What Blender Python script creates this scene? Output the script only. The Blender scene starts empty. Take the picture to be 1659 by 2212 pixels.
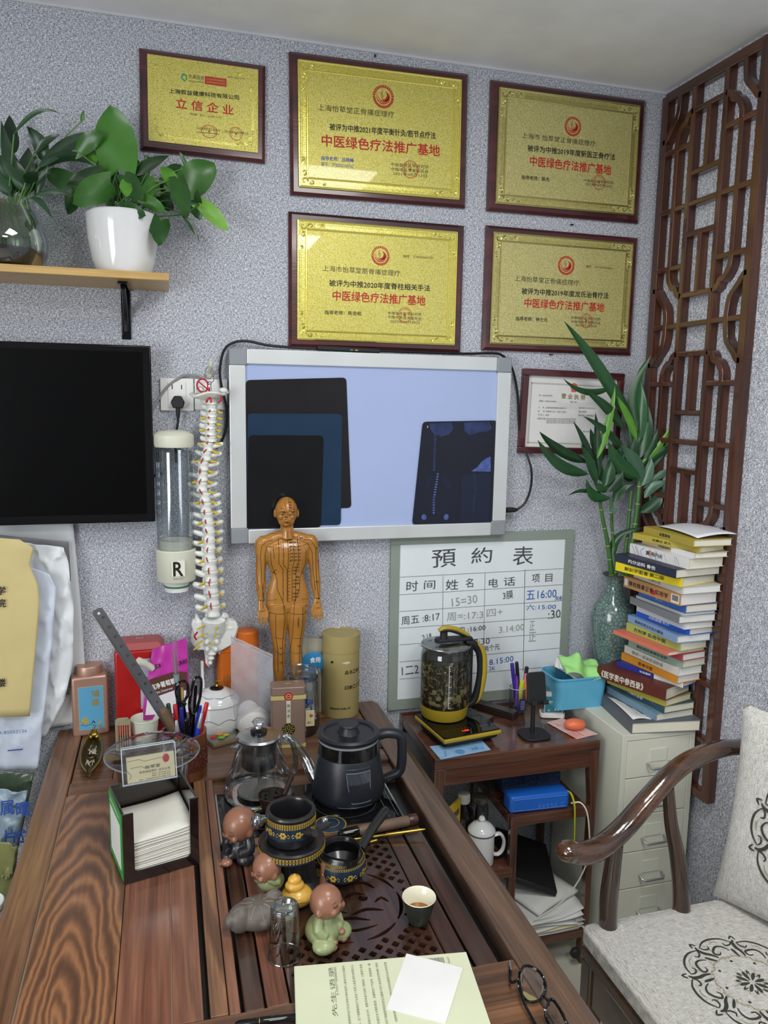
import bpy, math, random
from math import sin, cos, pi, radians, sqrt, atan2, hypot
from mathutils import Vector, Matrix, Euler, noise
from mathutils.bvhtree import BVHTree
random.seed(7)
sc = bpy.context.scene
col = sc.collection

# ------------------------------------------------------------------ camera
W_, H_, FPX = 1659.0, 2212.0, 1662.0
CAM = Vector((0.0, -2.15, 1.65))
yaw, pitch, roll = 0.277352514, 0.145597334, 0.0169964461
fw = Vector((sin(yaw)*cos(pitch), cos(yaw)*cos(pitch), -sin(pitch)))
rt = Vector((cos(yaw), -sin(yaw), 0)); up = rt.cross(fw)
rt2 = rt*cos(roll) + up*sin(roll); up2 = -rt*sin(roll) + up*cos(roll)
cd = bpy.data.cameras.new('camera'); cam = bpy.data.objects.new('camera', cd); col.objects.link(cam)
cd.sensor_fit = 'HORIZONTAL'; cd.sensor_width = 36; cd.lens = FPX/W_*36; cd.clip_start = .02
cam.matrix_world = Matrix(((rt2.x, up2.x, -fw.x, CAM.x), (rt2.y, up2.y, -fw.y, CAM.y), (rt2.z, up2.z, -fw.z, CAM.z), (0, 0, 0, 1)))
sc.camera = cam
sc.view_settings.view_transform = 'Standard'; sc.view_settings.look = 'None'
sc.view_settings.gamma = 1; sc.view_settings.use_curve_mapping = False
sc.view_settings.exposure = 0.12

# ------------------------------------------------------------------ light
wd = bpy.data.worlds.new('world'); sc.world = wd; wd.use_nodes = True
wd.node_tree.nodes['Background'].inputs[0].default_value = (.6, .65, .75, 1)
wd.node_tree.nodes['Background'].inputs[1].default_value = 0.3
def area(name, loc, sx, sy, power, color, rot=(0, 0, 0)):
    l = bpy.data.lights.new(name, 'AREA'); l.shape = 'RECTANGLE'; l.size = sx; l.size_y = sy
    l.energy = power; l.color = color
    o = bpy.data.objects.new(name, l); col.objects.link(o); o.location = loc; o.rotation_euler = rot
    return o
area('ceiling_area_light', (.56, -1.34, 2.555), .58, .60, 15, (1, .99, .95))
area('ceiling_area_light', (-.85, -2.9, 2.555), .6, .6, 7, (1, .99, .95))
area('ceiling_area_light', (.62, -2.56, 2.555), .5, .42, 17, (1, .99, .96))  # added fill, not a known lamp; brightens the right wall, chair and cabinet
area('added_left_fill', (-1.67, -2.55, 1.55), 1.5, 1.3, 50, (.95, .975, 1), (radians(90), 0, radians(-90)))  # added fill panel, no known window there; lifts ceiling and right wall

# ------------------------------------------------------------------ survey helpers: image position -> point of a known plane in the room
def ray(x, y):
    return rt2*((x-W_/2)/FPX) - up2*((y-H_/2)/FPX) + fw
def at(x, y, Y=0.0):
    d = ray(x, y); return CAM + d*((Y-CAM.y)/d.y)
def on(x, y, z):
    d = ray(x, y); return CAM + d*((z-CAM.z)/d.z)
def side(x, y, X):
    d = ray(x, y); return CAM + d*((X-CAM.x)/d.x)
def proj(p):
    v = Vector(p)-CAM; k = v.dot(fw); return (W_/2+FPX*v.dot(rt2)/k, H_/2-FPX*v.dot(up2)/k)

# ------------------------------------------------------------------ materials
def lin(c):
    if isinstance(c, str):
        c = [int(c[i:i+2], 16)/255 for i in (0, 2, 4)]
    return tuple(((v/12.92) if v <= .04045 else ((v+.055)/1.055)**2.4) for v in c[:3]) + (1,)
MC = {}
def nt(m): return m.node_tree.nodes, m.node_tree.links
def mat(name, c, rough=.5, metal=0, bump=0, bscale=100, spec=.5, coat=0, emit=None, estr=1, var=0, vscale=8, sheen=0, trans=0, ior=1.45, alpha=1, sss=0):
    if name in MC: return MC[name]
    m = bpy.data.materials.new(name); m.use_nodes = True; N, L = nt(m); b = N['Principled BSDF']
    b.inputs['Base Color'].default_value = lin(c); b.inputs['Roughness'].default_value = rough
    b.inputs['Metallic'].default_value = metal; b.inputs['Specular IOR Level'].default_value = spec
    b.inputs['Coat Weight'].default_value = coat; b.inputs['IOR'].default_value = ior
    b.inputs['Transmission Weight'].default_value = trans; b.inputs['Alpha'].default_value = alpha
    if coat: b.inputs['Coat Roughness'].default_value = .08
    if emit: b.inputs['Emission Color'].default_value = lin(emit); b.inputs['Emission Strength'].default_value = estr
    tc = N.new('ShaderNodeTexCoord')
    if bump:
        n = N.new('ShaderNodeTexNoise'); n.inputs['Scale'].default_value = bscale; n.inputs['Detail'].default_value = 3
        bp = N.new('ShaderNodeBump'); bp.inputs['Strength'].default_value = bump; bp.inputs['Distance'].default_value = .002
        L.new(tc.outputs['Object'], n.inputs['Vector']); L.new(n.outputs['Fac'], bp.inputs['Height']); L.new(bp.outputs['Normal'], b.inputs['Normal'])
    # every material carries a faint procedural variation of tone
    n = N.new('ShaderNodeTexNoise'); n.inputs['Scale'].default_value = vscale; n.inputs['Detail'].default_value = 4
    hs = N.new('ShaderNodeHueSaturation'); hs.inputs['Color'].default_value = lin(c)
    mr = N.new('ShaderNodeMapRange'); v = var or .05
    mr.inputs['To Min'].default_value = 1-v; mr.inputs['To Max'].default_value = 1+v; mr.inputs['From Min'].default_value = .3; mr.inputs['From Max'].default_value = .7
    L.new(tc.outputs['Object'], n.inputs['Vector']); L.new(n.outputs['Fac'], mr.inputs['Value']); L.new(mr.outputs['Result'], hs.inputs['Value']); L.new(hs.outputs['Color'], b.inputs['Base Color'])
    MC[name] = m; return m
def ramp(N, stops):
    r = N.new('ShaderNodeValToRGB'); e = r.color_ramp.elements
    while len(e) < len(stops): e.new(.5)
    for k, (p, c) in enumerate(stops): e[k].position = p; e[k].color = lin(c)
    return r
def wood(name, cols, axis='Y', rough=.35, sc_=1.0, coat=.3, dist=1.2, fine=.35, stretch=14):
    m = bpy.data.materials.new(name); m.use_nodes = True; N, L = nt(m); b = N['Principled BSDF']
    tc = N.new('ShaderNodeTexCoord'); oi = N.new('ShaderNodeObjectInfo')
    s = [stretch*sc_]*3; s['XYZ'.index(axis)] = 1.3*sc_
    ad = N.new('ShaderNodeVectorMath'); ad.operation = 'MULTIPLY_ADD'; ad.inputs[1].default_value = (7, 11, 5)
    cb = N.new('ShaderNodeCombineXYZ')
    for k in range(3): L.new(oi.outputs['Random'], cb.inputs[k])
    L.new(cb.outputs[0], ad.inputs[0]); L.new(tc.outputs['Object'], ad.inputs[2])
    mp = N.new('ShaderNodeMapping'); mp.inputs['Scale'].default_value = s; L.new(ad.outputs[0], mp.inputs['Vector'])
    n1 = N.new('ShaderNodeTexNoise'); n1.inputs['Scale'].default_value = 1; n1.inputs['Detail'].default_value = 5; n1.inputs['Distortion'].default_value = dist
    L.new(mp.outputs[0], n1.inputs['Vector'])
    r = ramp(N, [(.28+.44*k/(len(cols)-1), c) for k, c in enumerate(cols)]); L.new(n1.outputs['Fac'], r.inputs['Fac'])
    s2 = [190*sc_]*3; s2['XYZ'.index(axis)] = 5*sc_
    mp2 = N.new('ShaderNodeMapping'); mp2.inputs['Scale'].default_value = s2; L.new(ad.outputs[0], mp2.inputs['Vector'])
    n2 = N.new('ShaderNodeTexNoise'); n2.inputs['Scale'].default_value = 1; n2.inputs['Detail'].default_value = 3; L.new(mp2.outputs[0], n2.inputs['Vector'])
    mr = N.new('ShaderNodeMapRange'); mr.inputs['From Min'].default_value = .3; mr.inputs['From Max'].default_value = .7; mr.inputs['To Min'].default_value = 1-fine; mr.inputs['To Max'].default_value = 1+fine*.5
    L.new(n2.outputs['Fac'], mr.inputs['Value'])
    hs = N.new('ShaderNodeHueSaturation'); L.new(r.outputs['Color'], hs.inputs['Color']); L.new(mr.outputs['Result'], hs.inputs['Value']); L.new(hs.outputs['Color'], b.inputs['Base Color'])
    bp = N.new('ShaderNodeBump'); bp.inputs['Strength'].default_value = .25; bp.inputs['Distance'].default_value = .001; L.new(n2.outputs['Fac'], bp.inputs['Height']); L.new(bp.outputs['Normal'], b.inputs['Normal'])
    b.inputs['Roughness'].default_value = rough; b.inputs['Coat Weight'].default_value = coat; b.inputs['Coat Roughness'].default_value = .12
    MC[name] = m; return m
def thin_glass(name, tint=(.93, .96, .95), rough=.03, fres=1.5, base=0.0):
    if name in MC: return MC[name]
    m = bpy.data.materials.new(name); m.use_nodes = True; N, L = nt(m); N.remove(N['Principled BSDF'])
    o = N['Material Output']; t = N.new('ShaderNodeBsdfTransparent'); g = N.new('ShaderNodeBsdfGlossy'); mx = N.new('ShaderNodeMixShader'); f = N.new('ShaderNodeLayerWeight')
    t.inputs[0].default_value = (*tint, 1); g.inputs['Roughness'].default_value = rough; g.inputs['Color'].default_value = (.95, .97, 1, 1)
    f.inputs['Blend'].default_value = .25
    mr = N.new('ShaderNodeMapRange'); mr.inputs['To Min'].default_value = base+.03; mr.inputs['To Max'].default_value = .75
    L.new(f.outputs['Fresnel'], mr.inputs['Value']); L.new(mr.outputs[0], mx.inputs['Fac']); L.new(t.outputs[0], mx.inputs[1]); L.new(g.outputs[0], mx.inputs[2]); L.new(mx.outputs[0], o.inputs['Surface'])
    MC[name] = m; return m
def film(name, c, alpha, rough=.4):   # translucent plastic
    if name in MC: return MC[name]
    m = bpy.data.materials.new(name); m.use_nodes = True; N, L = nt(m); b = N['Principled BSDF']; o = N['Material Output']
    b.inputs['Base Color'].default_value = lin(c); b.inputs['Roughness'].default_value = rough
    t = N.new('ShaderNodeBsdfTransparent'); mx = N.new('ShaderNodeMixShader')
    n = N.new('ShaderNodeTexNoise'); n.inputs['Scale'].default_value = 25; tc = N.new('ShaderNodeTexCoord'); L.new(tc.outputs['Object'], n.inputs['Vector'])
    mr = N.new('ShaderNodeMapRange'); mr.inputs['To Min'].default_value = max(0, alpha-.15); mr.inputs['To Max'].default_value = min(1, alpha+.15)
    L.new(n.outputs['Fac'], mr.inputs['Value']); L.new(mr.outputs[0], mx.inputs['Fac']); L.new(t.outputs[0], mx.inputs[1]); L.new(b.outputs[0], mx.inputs[2]); L.new(mx.outputs[0], o.inputs['Surface'])
    MC[name] = m; return m

def wallpaper():
    m = bpy.data.materials.new('woven_wallpaper'); m.use_nodes = True; N, L = nt(m); b = N['Principled BSDF']
    tc = N.new('ShaderNodeTexCoord'); fs = []
    for s in ((620, 620, 120), (150, 150, 560), (330, 330, 330)):
        mp = N.new('ShaderNodeMapping'); mp.inputs['Scale'].default_value = s; L.new(tc.outputs['Object'], mp.inputs['Vector'])
        n = N.new('ShaderNodeTexNoise'); n.inputs['Scale'].default_value = 1; n.inputs['Detail'].default_value = 1.5; n.inputs['Roughness'].default_value = .6
        L.new(mp.outputs[0], n.inputs['Vector']); fs.append(n.outputs['Fac'])
    a = N.new('ShaderNodeMath'); a.operation = 'ADD'; L.new(fs[0], a.inputs[0]); L.new(fs[1], a.inputs[1])
    a2 = N.new('ShaderNodeMath'); a2.operation = 'ADD'; L.new(a.outputs[0], a2.inputs[0]); L.new(fs[2], a2.inputs[1])
    a3 = N.new('ShaderNodeMath'); a3.operation = 'DIVIDE'; a3.inputs[1].default_value = 3; L.new(a2.outputs[0], a3.inputs[0])
    r = ramp(N, [(.40, '666c7c'), (.47, '9b9fab'), (.53, 'c0c3cc'), (.61, 'f3f4f7')]); L.new(a3.outputs[0], r.inputs['Fac'])
    L.new(r.outputs[0], b.inputs['Base Color']); b.inputs['Roughness'].default_value = .75
    bp = N.new('ShaderNodeBump'); bp.inputs['Strength'].default_value = .5; bp.inputs['Distance'].default_value = .002; L.new(a3.outputs[0], bp.inputs['Height']); L.new(bp.outputs[0], b.inputs['Normal'])
    return m
def gold_plate(name, c, dark, rough=.42):
    m = bpy.data.materials.new(name); m.use_nodes = True; N, L = nt(m); b = N['Principled BSDF']
    tc = N.new('ShaderNodeTexCoord'); n = N.new('ShaderNodeTexNoise'); n.inputs['Scale'].default_value = 420; n.inputs['Detail'].default_value = 2
    L.new(tc.outputs['Object'], n.inputs['Vector']); r = ramp(N, [(.36, dark), (.5, c), (.68, 'f6f0a0' if dark > 'b' else 'd8d094')]); L.new(n.outputs['Fac'], r.inputs['Fac']); L.new(r.outputs[0], b.inputs['Base Color'])
    b.inputs['Metallic'].default_value = .35; b.inputs['Roughness'].default_value = rough
    bp = N.new('ShaderNodeBump'); bp.inputs['Strength'].default_value = .3; bp.inputs['Distance'].default_value = .0008; L.new(n.outputs['Fac'], bp.inputs['Height']); L.new(bp.outputs[0], b.inputs['Normal'])
    b.inputs['Coat Weight'].default_value = .55; b.inputs['Coat Roughness'].default_value = .03
    return m
def cathedral():
    m = bpy.data.materials.new('walnut_cathedral_grain'); m.use_nodes = True; N, L = nt(m); b = N['Principled BSDF']
    tc = N.new('ShaderNodeTexCoord'); n = N.new('ShaderNodeTexNoise'); n.inputs['Scale'].default_value = 1; n.inputs['Detail'].default_value = 4
    mp0 = N.new('ShaderNodeMapping'); mp0.inputs['Scale'].default_value = (14, 5, 1); L.new(tc.outputs['Object'], mp0.inputs['Vector']); L.new(mp0.outputs[0], n.inputs['Vector'])
    vm = N.new('ShaderNodeVectorMath'); vm.operation = 'SCALE'; vm.inputs['Scale'].default_value = .05
    sb = N.new('ShaderNodeVectorMath'); sb.operation = 'SUBTRACT'; sb.inputs[1].default_value = (.5, .5, .5); L.new(n.outputs['Color'], sb.inputs[0]); L.new(sb.outputs[0], vm.inputs[0])
    av = N.new('ShaderNodeVectorMath'); av.operation = 'ADD'; L.new(tc.outputs['Object'], av.inputs[0]); L.new(vm.outputs[0], av.inputs[1])
    mp = N.new('ShaderNodeMapping'); mp.inputs['Location'].default_value = (1.98, .44, 0); mp.inputs['Scale'].default_value = (6.2, 1.0, 0.001)
    L.new(av.outputs[0], mp.inputs['Vector'])
    w = N.new('ShaderNodeTexWave'); w.wave_type = 'RINGS'; w.rings_direction = 'Z'; w.inputs['Scale'].default_value = 2.3; w.inputs['Distortion'].default_value = 2.6; w.inputs['Detail'].default_value = 3; w.inputs['Detail Scale'].default_value = 1.2
    L.new(mp.outputs[0], w.inputs['Vector'])
    r = ramp(N, [(.0, '5a3d2c'), (.3, '7c553b'), (.6, '9a6b48'), (.85, '8a5e40'), (1, '664430')]); L.new(w.outputs['Fac'], r.inputs['Fac'])
    mp2 = N.new('ShaderNodeMapping'); mp2.inputs['Scale'].default_value = (220, 7, 1); L.new(tc.outputs['Object'], mp2.inputs['Vector'])
    n2 = N.new('ShaderNodeTexNoise'); n2.inputs['Scale'].default_value = 1; L.new(mp2.outputs[0], n2.inputs['Vector'])
    mr = N.new('ShaderNodeMapRange'); mr.inputs['To Min'].default_value = .65; mr.inputs['To Max'].default_value = 1.25; L.new(n2.outputs['Fac'], mr.inputs['Value'])
    hs = N.new('ShaderNodeHueSaturation'); L.new(r.outputs[0], hs.inputs['Color']); L.new(mr.outputs[0], hs.inputs['Value']); L.new(hs.outputs[0], b.inputs['Base Color'])
    b.inputs['Roughness'].default_value = .38; b.inputs['Coat Weight'].default_value = .35; b.inputs['Coat Roughness'].default_value = .15
    return m
def fabric():
    m = bpy.data.materials.new('grey_linen'); m.use_nodes = True; N, L = nt(m); b = N['Principled BSDF']
    tc = N.new('ShaderNodeTexCoord'); fs = []
    for s in ((900, 60, 60), (60, 900, 900)):
        mp = N.new('ShaderNodeMapping'); mp.inputs['Scale'].default_value = s; L.new(tc.outputs['Object'], mp.inputs['Vector'])
        n = N.new('ShaderNodeTexNoise'); n.inputs['Scale'].default_value = 1; n.inputs['Detail'].default_value = 2; L.new(mp.outputs[0], n.inputs['Vector']); fs.append(n.outputs['Fac'])
    a = N.new('ShaderNodeMath'); a.operation = 'ADD'; L.new(fs[0], a.inputs[0]); L.new(fs[1], a.inputs[1])
    r = ramp(N, [(.0, '8f8d88'), (.5, 'c4c2bd'), (1, 'dddbd6')]); mr = N.new('ShaderNodeMapRange'); mr.inputs['From Min'].default_value = .7; mr.inputs['From Max'].default_value = 1.3
    L.new(a.outputs[0], mr.inputs['Value']); L.new(mr.outputs[0], r.inputs['Fac']); L.new(r.outputs[0], b.inputs['Base Color']); b.inputs['Roughness'].default_value = .9
    bp = N.new('ShaderNodeBump'); bp.inputs['Strength'].default_value = .5; bp.inputs['Distance'].default_value = .001; L.new(a.outputs[0], bp.inputs['Height']); L.new(bp.outputs[0], b.inputs['Normal'])
    return m
def crackle():
    m = bpy.data.materials.new('crackle_celadon'); m.use_nodes = True; N, L = nt(m); b = N['Principled BSDF']
    tc = N.new('ShaderNodeTexCoord'); v = N.new('ShaderNodeTexVoronoi'); v.feature = 'DISTANCE_TO_EDGE'; v.inputs['Scale'].default_value = 95
    L.new(tc.outputs['Object'], v.inputs['Vector']); r = ramp(N, [(.0, '2c3a3a'), (.06, '5f7672'), (.5, '7f9690')]); L.new(v.outputs['Distance'], r.inputs['Fac']); L.new(r.outputs[0], b.inputs['Base Color'])
    b.inputs['Roughness'].default_value = .15; b.inputs['Coat Weight'].default_value = .5; b.inputs['Coat Roughness'].default_value = .05
    return m
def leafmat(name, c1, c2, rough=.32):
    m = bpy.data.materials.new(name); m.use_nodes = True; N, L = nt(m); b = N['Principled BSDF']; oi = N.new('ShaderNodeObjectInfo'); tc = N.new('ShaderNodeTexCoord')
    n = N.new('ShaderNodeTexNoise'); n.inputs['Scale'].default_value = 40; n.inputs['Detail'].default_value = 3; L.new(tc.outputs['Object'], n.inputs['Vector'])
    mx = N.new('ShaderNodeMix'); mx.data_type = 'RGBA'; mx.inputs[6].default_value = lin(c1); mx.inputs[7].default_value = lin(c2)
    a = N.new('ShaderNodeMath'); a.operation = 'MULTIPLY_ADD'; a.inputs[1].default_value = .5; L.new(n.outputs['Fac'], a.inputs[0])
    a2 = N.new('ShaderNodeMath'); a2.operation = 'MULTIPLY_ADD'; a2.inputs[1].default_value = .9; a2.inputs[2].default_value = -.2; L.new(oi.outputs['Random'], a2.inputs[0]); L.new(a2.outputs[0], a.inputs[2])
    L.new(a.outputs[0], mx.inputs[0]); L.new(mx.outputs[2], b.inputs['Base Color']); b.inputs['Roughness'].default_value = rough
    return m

K = mat('black_plastic', '17181b', .35); KM = mat('black_matte', '1b1c1f', .6); KG = mat('black_gloss', '0b0b0d', .06)
WH = mat('white_plastic', 'e6e7e6', .35); CER = mat('white_glaze', 'dcdedf', .08, coat=.5); CREAM = mat('cream_plastic', 'd9dac8', .4)
STEEL = mat('steel', 'b9bcc0', .25, 1); CHROME = mat('chrome', 'd5d8dc', .08, 1); ALU = mat('aluminium', 'c6ccd0', .35, .75); ALUD = mat('grey_corner_plastic', '8b9197', .5)
BRASS = mat('brass', 'b59a45', .3, 1); INK = mat('black_ink', '181614', .5); INKR = mat('red_ink', 'b3221c', .5); INKW = mat('white_ink', 'efefea', .5); INKB = mat('blue_ink', '2a4d9a', .5); INKG = mat('grey_ink', '6a6a6c', .6)
GOLDI = mat('gold_ink', 'cdb45a', .35, .6); PAPER = mat('white_paper', 'dadad8', .7); PAGES = mat('book_pages', 'e4e0cd', .8, bump=.6, bscale=600); PAGEW = mat('white_pages', 'e8e8e4', .8, bump=.6, bscale=600)
MAHO = wood('mahogany_plaque', ['34151a', '4a1e22', '5c2a2c'], 'X', .3, coat=.5, fine=.12)
WAL = wood('walnut_desk', ['4a3224', '704e39', '8a6446', '5b3d2c'], 'Y', .36, coat=.35)
WALX = wood('walnut_desk_cross', ['3f2a1e', '62432f', '78543b', '503526'], 'X', .36, coat=.35)
WALR = wood('reddish_desk_plank', ['523326', '734837', '855a45', '5b3a2d'], 'Y', .34, coat=.4)
WALD = wood('dark_tray_wood', ['140e0c', '2c1c15', '462c20', '201511'], 'Y', .3, coat=.4, stretch=20)
RAILW = wood('grey_brown_rail', ['43332a', '5e483b', '6c5443'], 'Y', .4, coat=.2, fine=.4)
ROSE = wood('rosewood', ['332019', '553427', '644031', '3e271e'], 'X', .25, coat=.6)
ROSEZ = wood('rosewood_upright', ['2f1d16', '4d3024', '5c3b2c', '3a241c'], 'Z', .25, coat=.6)
LATW = wood('lattice_wood', ['2f1a12', '4d2a1b', '5d3422'], 'Z', .28, coat=.5)
CHW = wood('chair_wood', ['170d08', '301b10', '52321b', '20120a'], 'X', .1, coat=1, stretch=9)
OAK = wood('oak_shelf', ['b08c50', 'c8a464', 'b89458'], 'X', .4, coat=.1, fine=.15)
GL = thin_glass('clear_glass'); GLD = thin_glass('smoky_glass', (.74, .76, .72)); GLP = thin_glass('clear_plastic', (.95, .96, .96), .15, base=.02)
FAB = fabric(); WALLP = wallpaper(); CRK = crackle()

# ------------------------------------------------------------------ geometry helpers
class G:
    def __init__(s, M=None): s.v = []; s.f = []; s.M = M or Matrix()
    def add(s, vs, fs, M=None):
        m = s.M @ M if M else s.M; o = len(s.v)
        s.v += [m @ Vector(v) for v in vs]; s.f += [tuple(i+o for i in f) for f in fs]; return s
    def box(s, c, d, M=None, taper=1):
        x, y, z = (k/2 for k in d); cx, cy, cz = c; t = taper
        vs = [(cx-x, cy-y, cz-z), (cx+x, cy-y, cz-z), (cx+x, cy+y, cz-z), (cx-x, cy+y, cz-z), (cx-x*t, cy-y*t, cz+z), (cx+x*t, cy-y*t, cz+z), (cx+x*t, cy+y*t, cz+z), (cx-x*t, cy+y*t, cz+z)]
        return s.add(vs, [(3, 2, 1, 0), (4, 5, 6, 7), (0, 1, 5, 4), (1, 2, 6, 5), (2, 3, 7, 6), (3, 0, 4, 7)], M)
    def b2(s, a, b, M=None):
        return s.box([(a[i]+b[i])/2 for i in range(3)], [abs(b[i]-a[i]) for i in range(3)], M)
    def lathe(s, pr, n=32, c=(0, 0, 0), M=None, sx=1, sy=1):
        vs = []; fs = []
        for r, z in pr:
            for k in range(n):
                a = 2*pi*k/n; vs.append((c[0]+r*cos(a)*sx, c[1]+r*sin(a)*sy, c[2]+z))
        for j in range(len(pr)-1):
            for k in range(n):
                k2 = (k+1) % n; fs.append((j*n+k, j*n+k2, (j+1)*n+k2, (j+1)*n+k))
        if pr[0][0] > 1e-6: fs.append(tuple(range(n-1, -1, -1)))
        if pr[-1][0] > 1e-6: fs.append(tuple((len(pr)-1)*n+k for k in range(n)))
        return s.add(vs, fs, M)
    def shell(s, pr, n=32, c=(0, 0, 0), M=None, sx=1, sy=1):   # open lathe (no caps)
        vs = []; fs = []
        for r, z in pr:
            for k in range(n):
                a = 2*pi*k/n; vs.append((c[0]+r*cos(a)*sx, c[1]+r*sin(a)*sy, c[2]+z))
        for j in range(len(pr)-1):
            for k in range(n):
                k2 = (k+1) % n; fs.append((j*n+k, j*n+k2, (j+1)*n+k2, (j+1)*n+k))
        return s.add(vs, fs, M)
    def tube(s, pts, r, n=8, flat=1, M=None, upv=None, smooth=0):
        pts = [Vector(p) for p in pts]
        if not hasattr(r, '__len__'): r = [r]*len(pts)
        if smooth: pts, r = spl(pts, smooth, r)
        vs = []; fs = []; pn = None
        for i, p in enumerate(pts):
            t = (pts[min(i+1, len(pts)-1)]-pts[max(i-1, 0)])
            t = t.normalized() if t.length > 1e-9 else Vector((0, 0, 1))
            if pn is None:
                a = upv and Vector(upv) or (Vector((0, 0, 1)) if abs(t.z) < .9 else Vector((0, 1, 0)))
                pn = (a-t*a.dot(t)).normalized()
            else:
                pn = pn-t*pn.dot(t); pn = pn.normalized() if pn.length > 1e-6 else Vector((1, 0, 0))
            bn = t.cross(pn)
            for k in range(n):
                a = 2*pi*k/n; vs.append(p+bn*(r[i]*cos(a))+pn*(r[i]*flat*sin(a)))
        for i in range(len(pts)-1):
            for k in range(n):
                k2 = (k+1) % n; fs.append((i*n+k, i*n+k2, (i+1)*n+k2, (i+1)*n+k))
        fs.append(tuple(range(n-1, -1, -1))); fs.append(tuple((len(pts)-1)*n+k for k in range(n)))
        return s.add(vs, fs, M)
    def ell(s, c, r, n=16, m=10, M=None):
        if not hasattr(r, '__len__'): r = (r,)*3
        vs = [(c[0], c[1], c[2]-r[2])]; fs = []
        for j in range(1, m):
            b = -pi/2+pi*j/m
            for k in range(n):
                a = 2*pi*k/n; vs.append((c[0]+r[0]*cos(b)*cos(a), c[1]+r[1]*cos(b)*sin(a), c[2]+r[2]*sin(b)))
        vs.append((c[0], c[1], c[2]+r[2])); L = len(vs)-1
        for k in range(n):
            k2 = (k+1) % n; fs.append((0, 1+k2, 1+k))
            for j in range(m-2): fs.append((1+j*n+k, 1+j*n+k2, 1+(j+1)*n+k2, 1+(j+1)*n+k))
            fs.append((1+(m-2)*n+k, 1+(m-2)*n+k2, L))
        return s.add(vs, fs, M)
    def prism(s, poly, h0, h1, ax='z', M=None):   # poly in the plane across ax
        def q(a, b, h): return {'z': (a, b, h), 'y': (a, h, b), 'x': (h, a, b)}[ax]
        n = len(poly); vs = [q(a, b, h0) for a, b in poly]+[q(a, b, h1) for a, b in poly]
        fs = [tuple(range(n)), tuple(range(2*n-1, n-1, -1))]+[(i, i+n, (i+1) % n+n, (i+1) % n) for i in range(n)]
        return s.add(vs, fs, M)
    def grid(s, fn, nu, nv, M=None):
        vs = [fn(i/nu, j/nv) for j in range(nv+1) for i in range(nu+1)]
        fs = [(j*(nu+1)+i, j*(nu+1)+i+1, (j+1)*(nu+1)+i+1, (j+1)*(nu+1)+i) for j in range(nv) for i in range(nu)]
        return s.add(vs, fs, M)
    def mk(s, name, m, parent=None, smooth=True, bev=0, solid=0, sub=0, ang=38, seg=2):
        me = bpy.data.meshes.new(name); me.from_pydata([tuple(v) for v in s.v], [], s.f); me.validate()
        o = bpy.data.objects.new(name, me); col.objects.link(o)
        import bmesh as _b
        bm = _b.new(); bm.from_mesh(me); _b.ops.recalc_face_normals(bm, faces=bm.faces); bm.to_mesh(me); bm.free()
        if m: me.materials.append(m)
        if smooth:
            me.shade_smooth(); me.set_sharp_from_angle(angle=radians(ang))
        if parent is not None: o.parent = parent
        if solid: md = o.modifiers.new('solid', 'SOLIDIFY'); md.thickness = solid; md.offset = 0
        if bev: md = o.modifiers.new('bevel', 'BEVEL'); md.width = bev; md.segments = seg; md.limit_method = 'ANGLE'; md.angle_limit = radians(40)
        if sub: md = o.modifiers.new('sub', 'SUBSURF'); md.levels = sub; md.render_levels = sub
        return o
def spl(pts, k, r=None):
    out = []; ro = []; n = len(pts)
    for i in range(n-1):
        p0, p1, p2, p3 = pts[max(i-1, 0)], pts[i], pts[i+1], pts[min(i+2, n-1)]
        for j in range(k):
            t = j/k; out.append(.5*((2*p1)+(p2-p0)*t+(2*p0-5*p1+4*p2-p3)*t*t+(3*p1-p0-3*p2+p3)*t**3))
            if r: ro.append(r[i]*(1-t)+r[i+1]*t)
    out.append(pts[-1]); ro.append(r[-1] if r else 0)
    return out, ro
def V(*a): return Vector(a)
def bake(o, remesh=0, sm=0, it=4):
    if remesh:
        md = o.modifiers.new('r', 'REMESH'); md.mode = 'VOXEL'; md.voxel_size = remesh; md.use_smooth_shade = True
        if sm: m2 = o.modifiers.new('s', 'SMOOTH'); m2.factor = sm; m2.iterations = it
    bpy.context.view_layer.update(); dg = bpy.context.evaluated_depsgraph_get()
    me = bpy.data.meshes.new_from_object(o.evaluated_get(dg), depsgraph=dg); o.modifiers.clear(); old = o.data; o.data = me
    if not me.materials and old.materials: me.materials.append(old.materials[0])
    me.shade_smooth(); return o
def tag(o, label, cat, group=None):
    o['label'] = label; o['category'] = cat
    if group: o['group'] = group
    return o
def thing(name, label, cat, loc=(0, 0, 0), rz=0, group=None, rot=None):
    o = bpy.data.objects.new(name, None); col.objects.link(o); o.location = loc; o.empty_display_size = .02
    o.rotation_euler = rot if rot else (0, 0, rz)
    return tag(o, label, cat, group)
def struct(name, g, m, **k):
    o = g.mk(name, m, **k); o['kind'] = 'structure'; return o
def mlocal(o): return Matrix.LocRotScale(o.location, o.rotation_euler, None)
TX = []
def T(parent, s, c, right, upv, w, h, m, bold=0, off=.0003):
    """lettering centred on c (parent's frame), fitted to w x h"""
    TX.append((parent, s, Vector(c), Vector(right).normalized(), Vector(upv).normalized(), w, h, m, bold, off))
def TW(parent, s, x1, y1, x2, y2, hpx, m, Y, bold=0):
    """lettering on a surface parallel to the back wall at depth Y, measured between two photo points"""
    a, b = at(x1, y1, Y), at(x2, y2, Y); inv = mlocal(parent).inverted(); k = (at(x1, y1+1, Y)-a).length
    r = inv.to_3x3() @ (b-a); u = inv.to_3x3() @ (Vector((0, -1, 0)).cross(b-a)); T(parent, s, inv @ ((a+b)/2), r, u, (b-a).length, hpx*k, m, bold)
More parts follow.
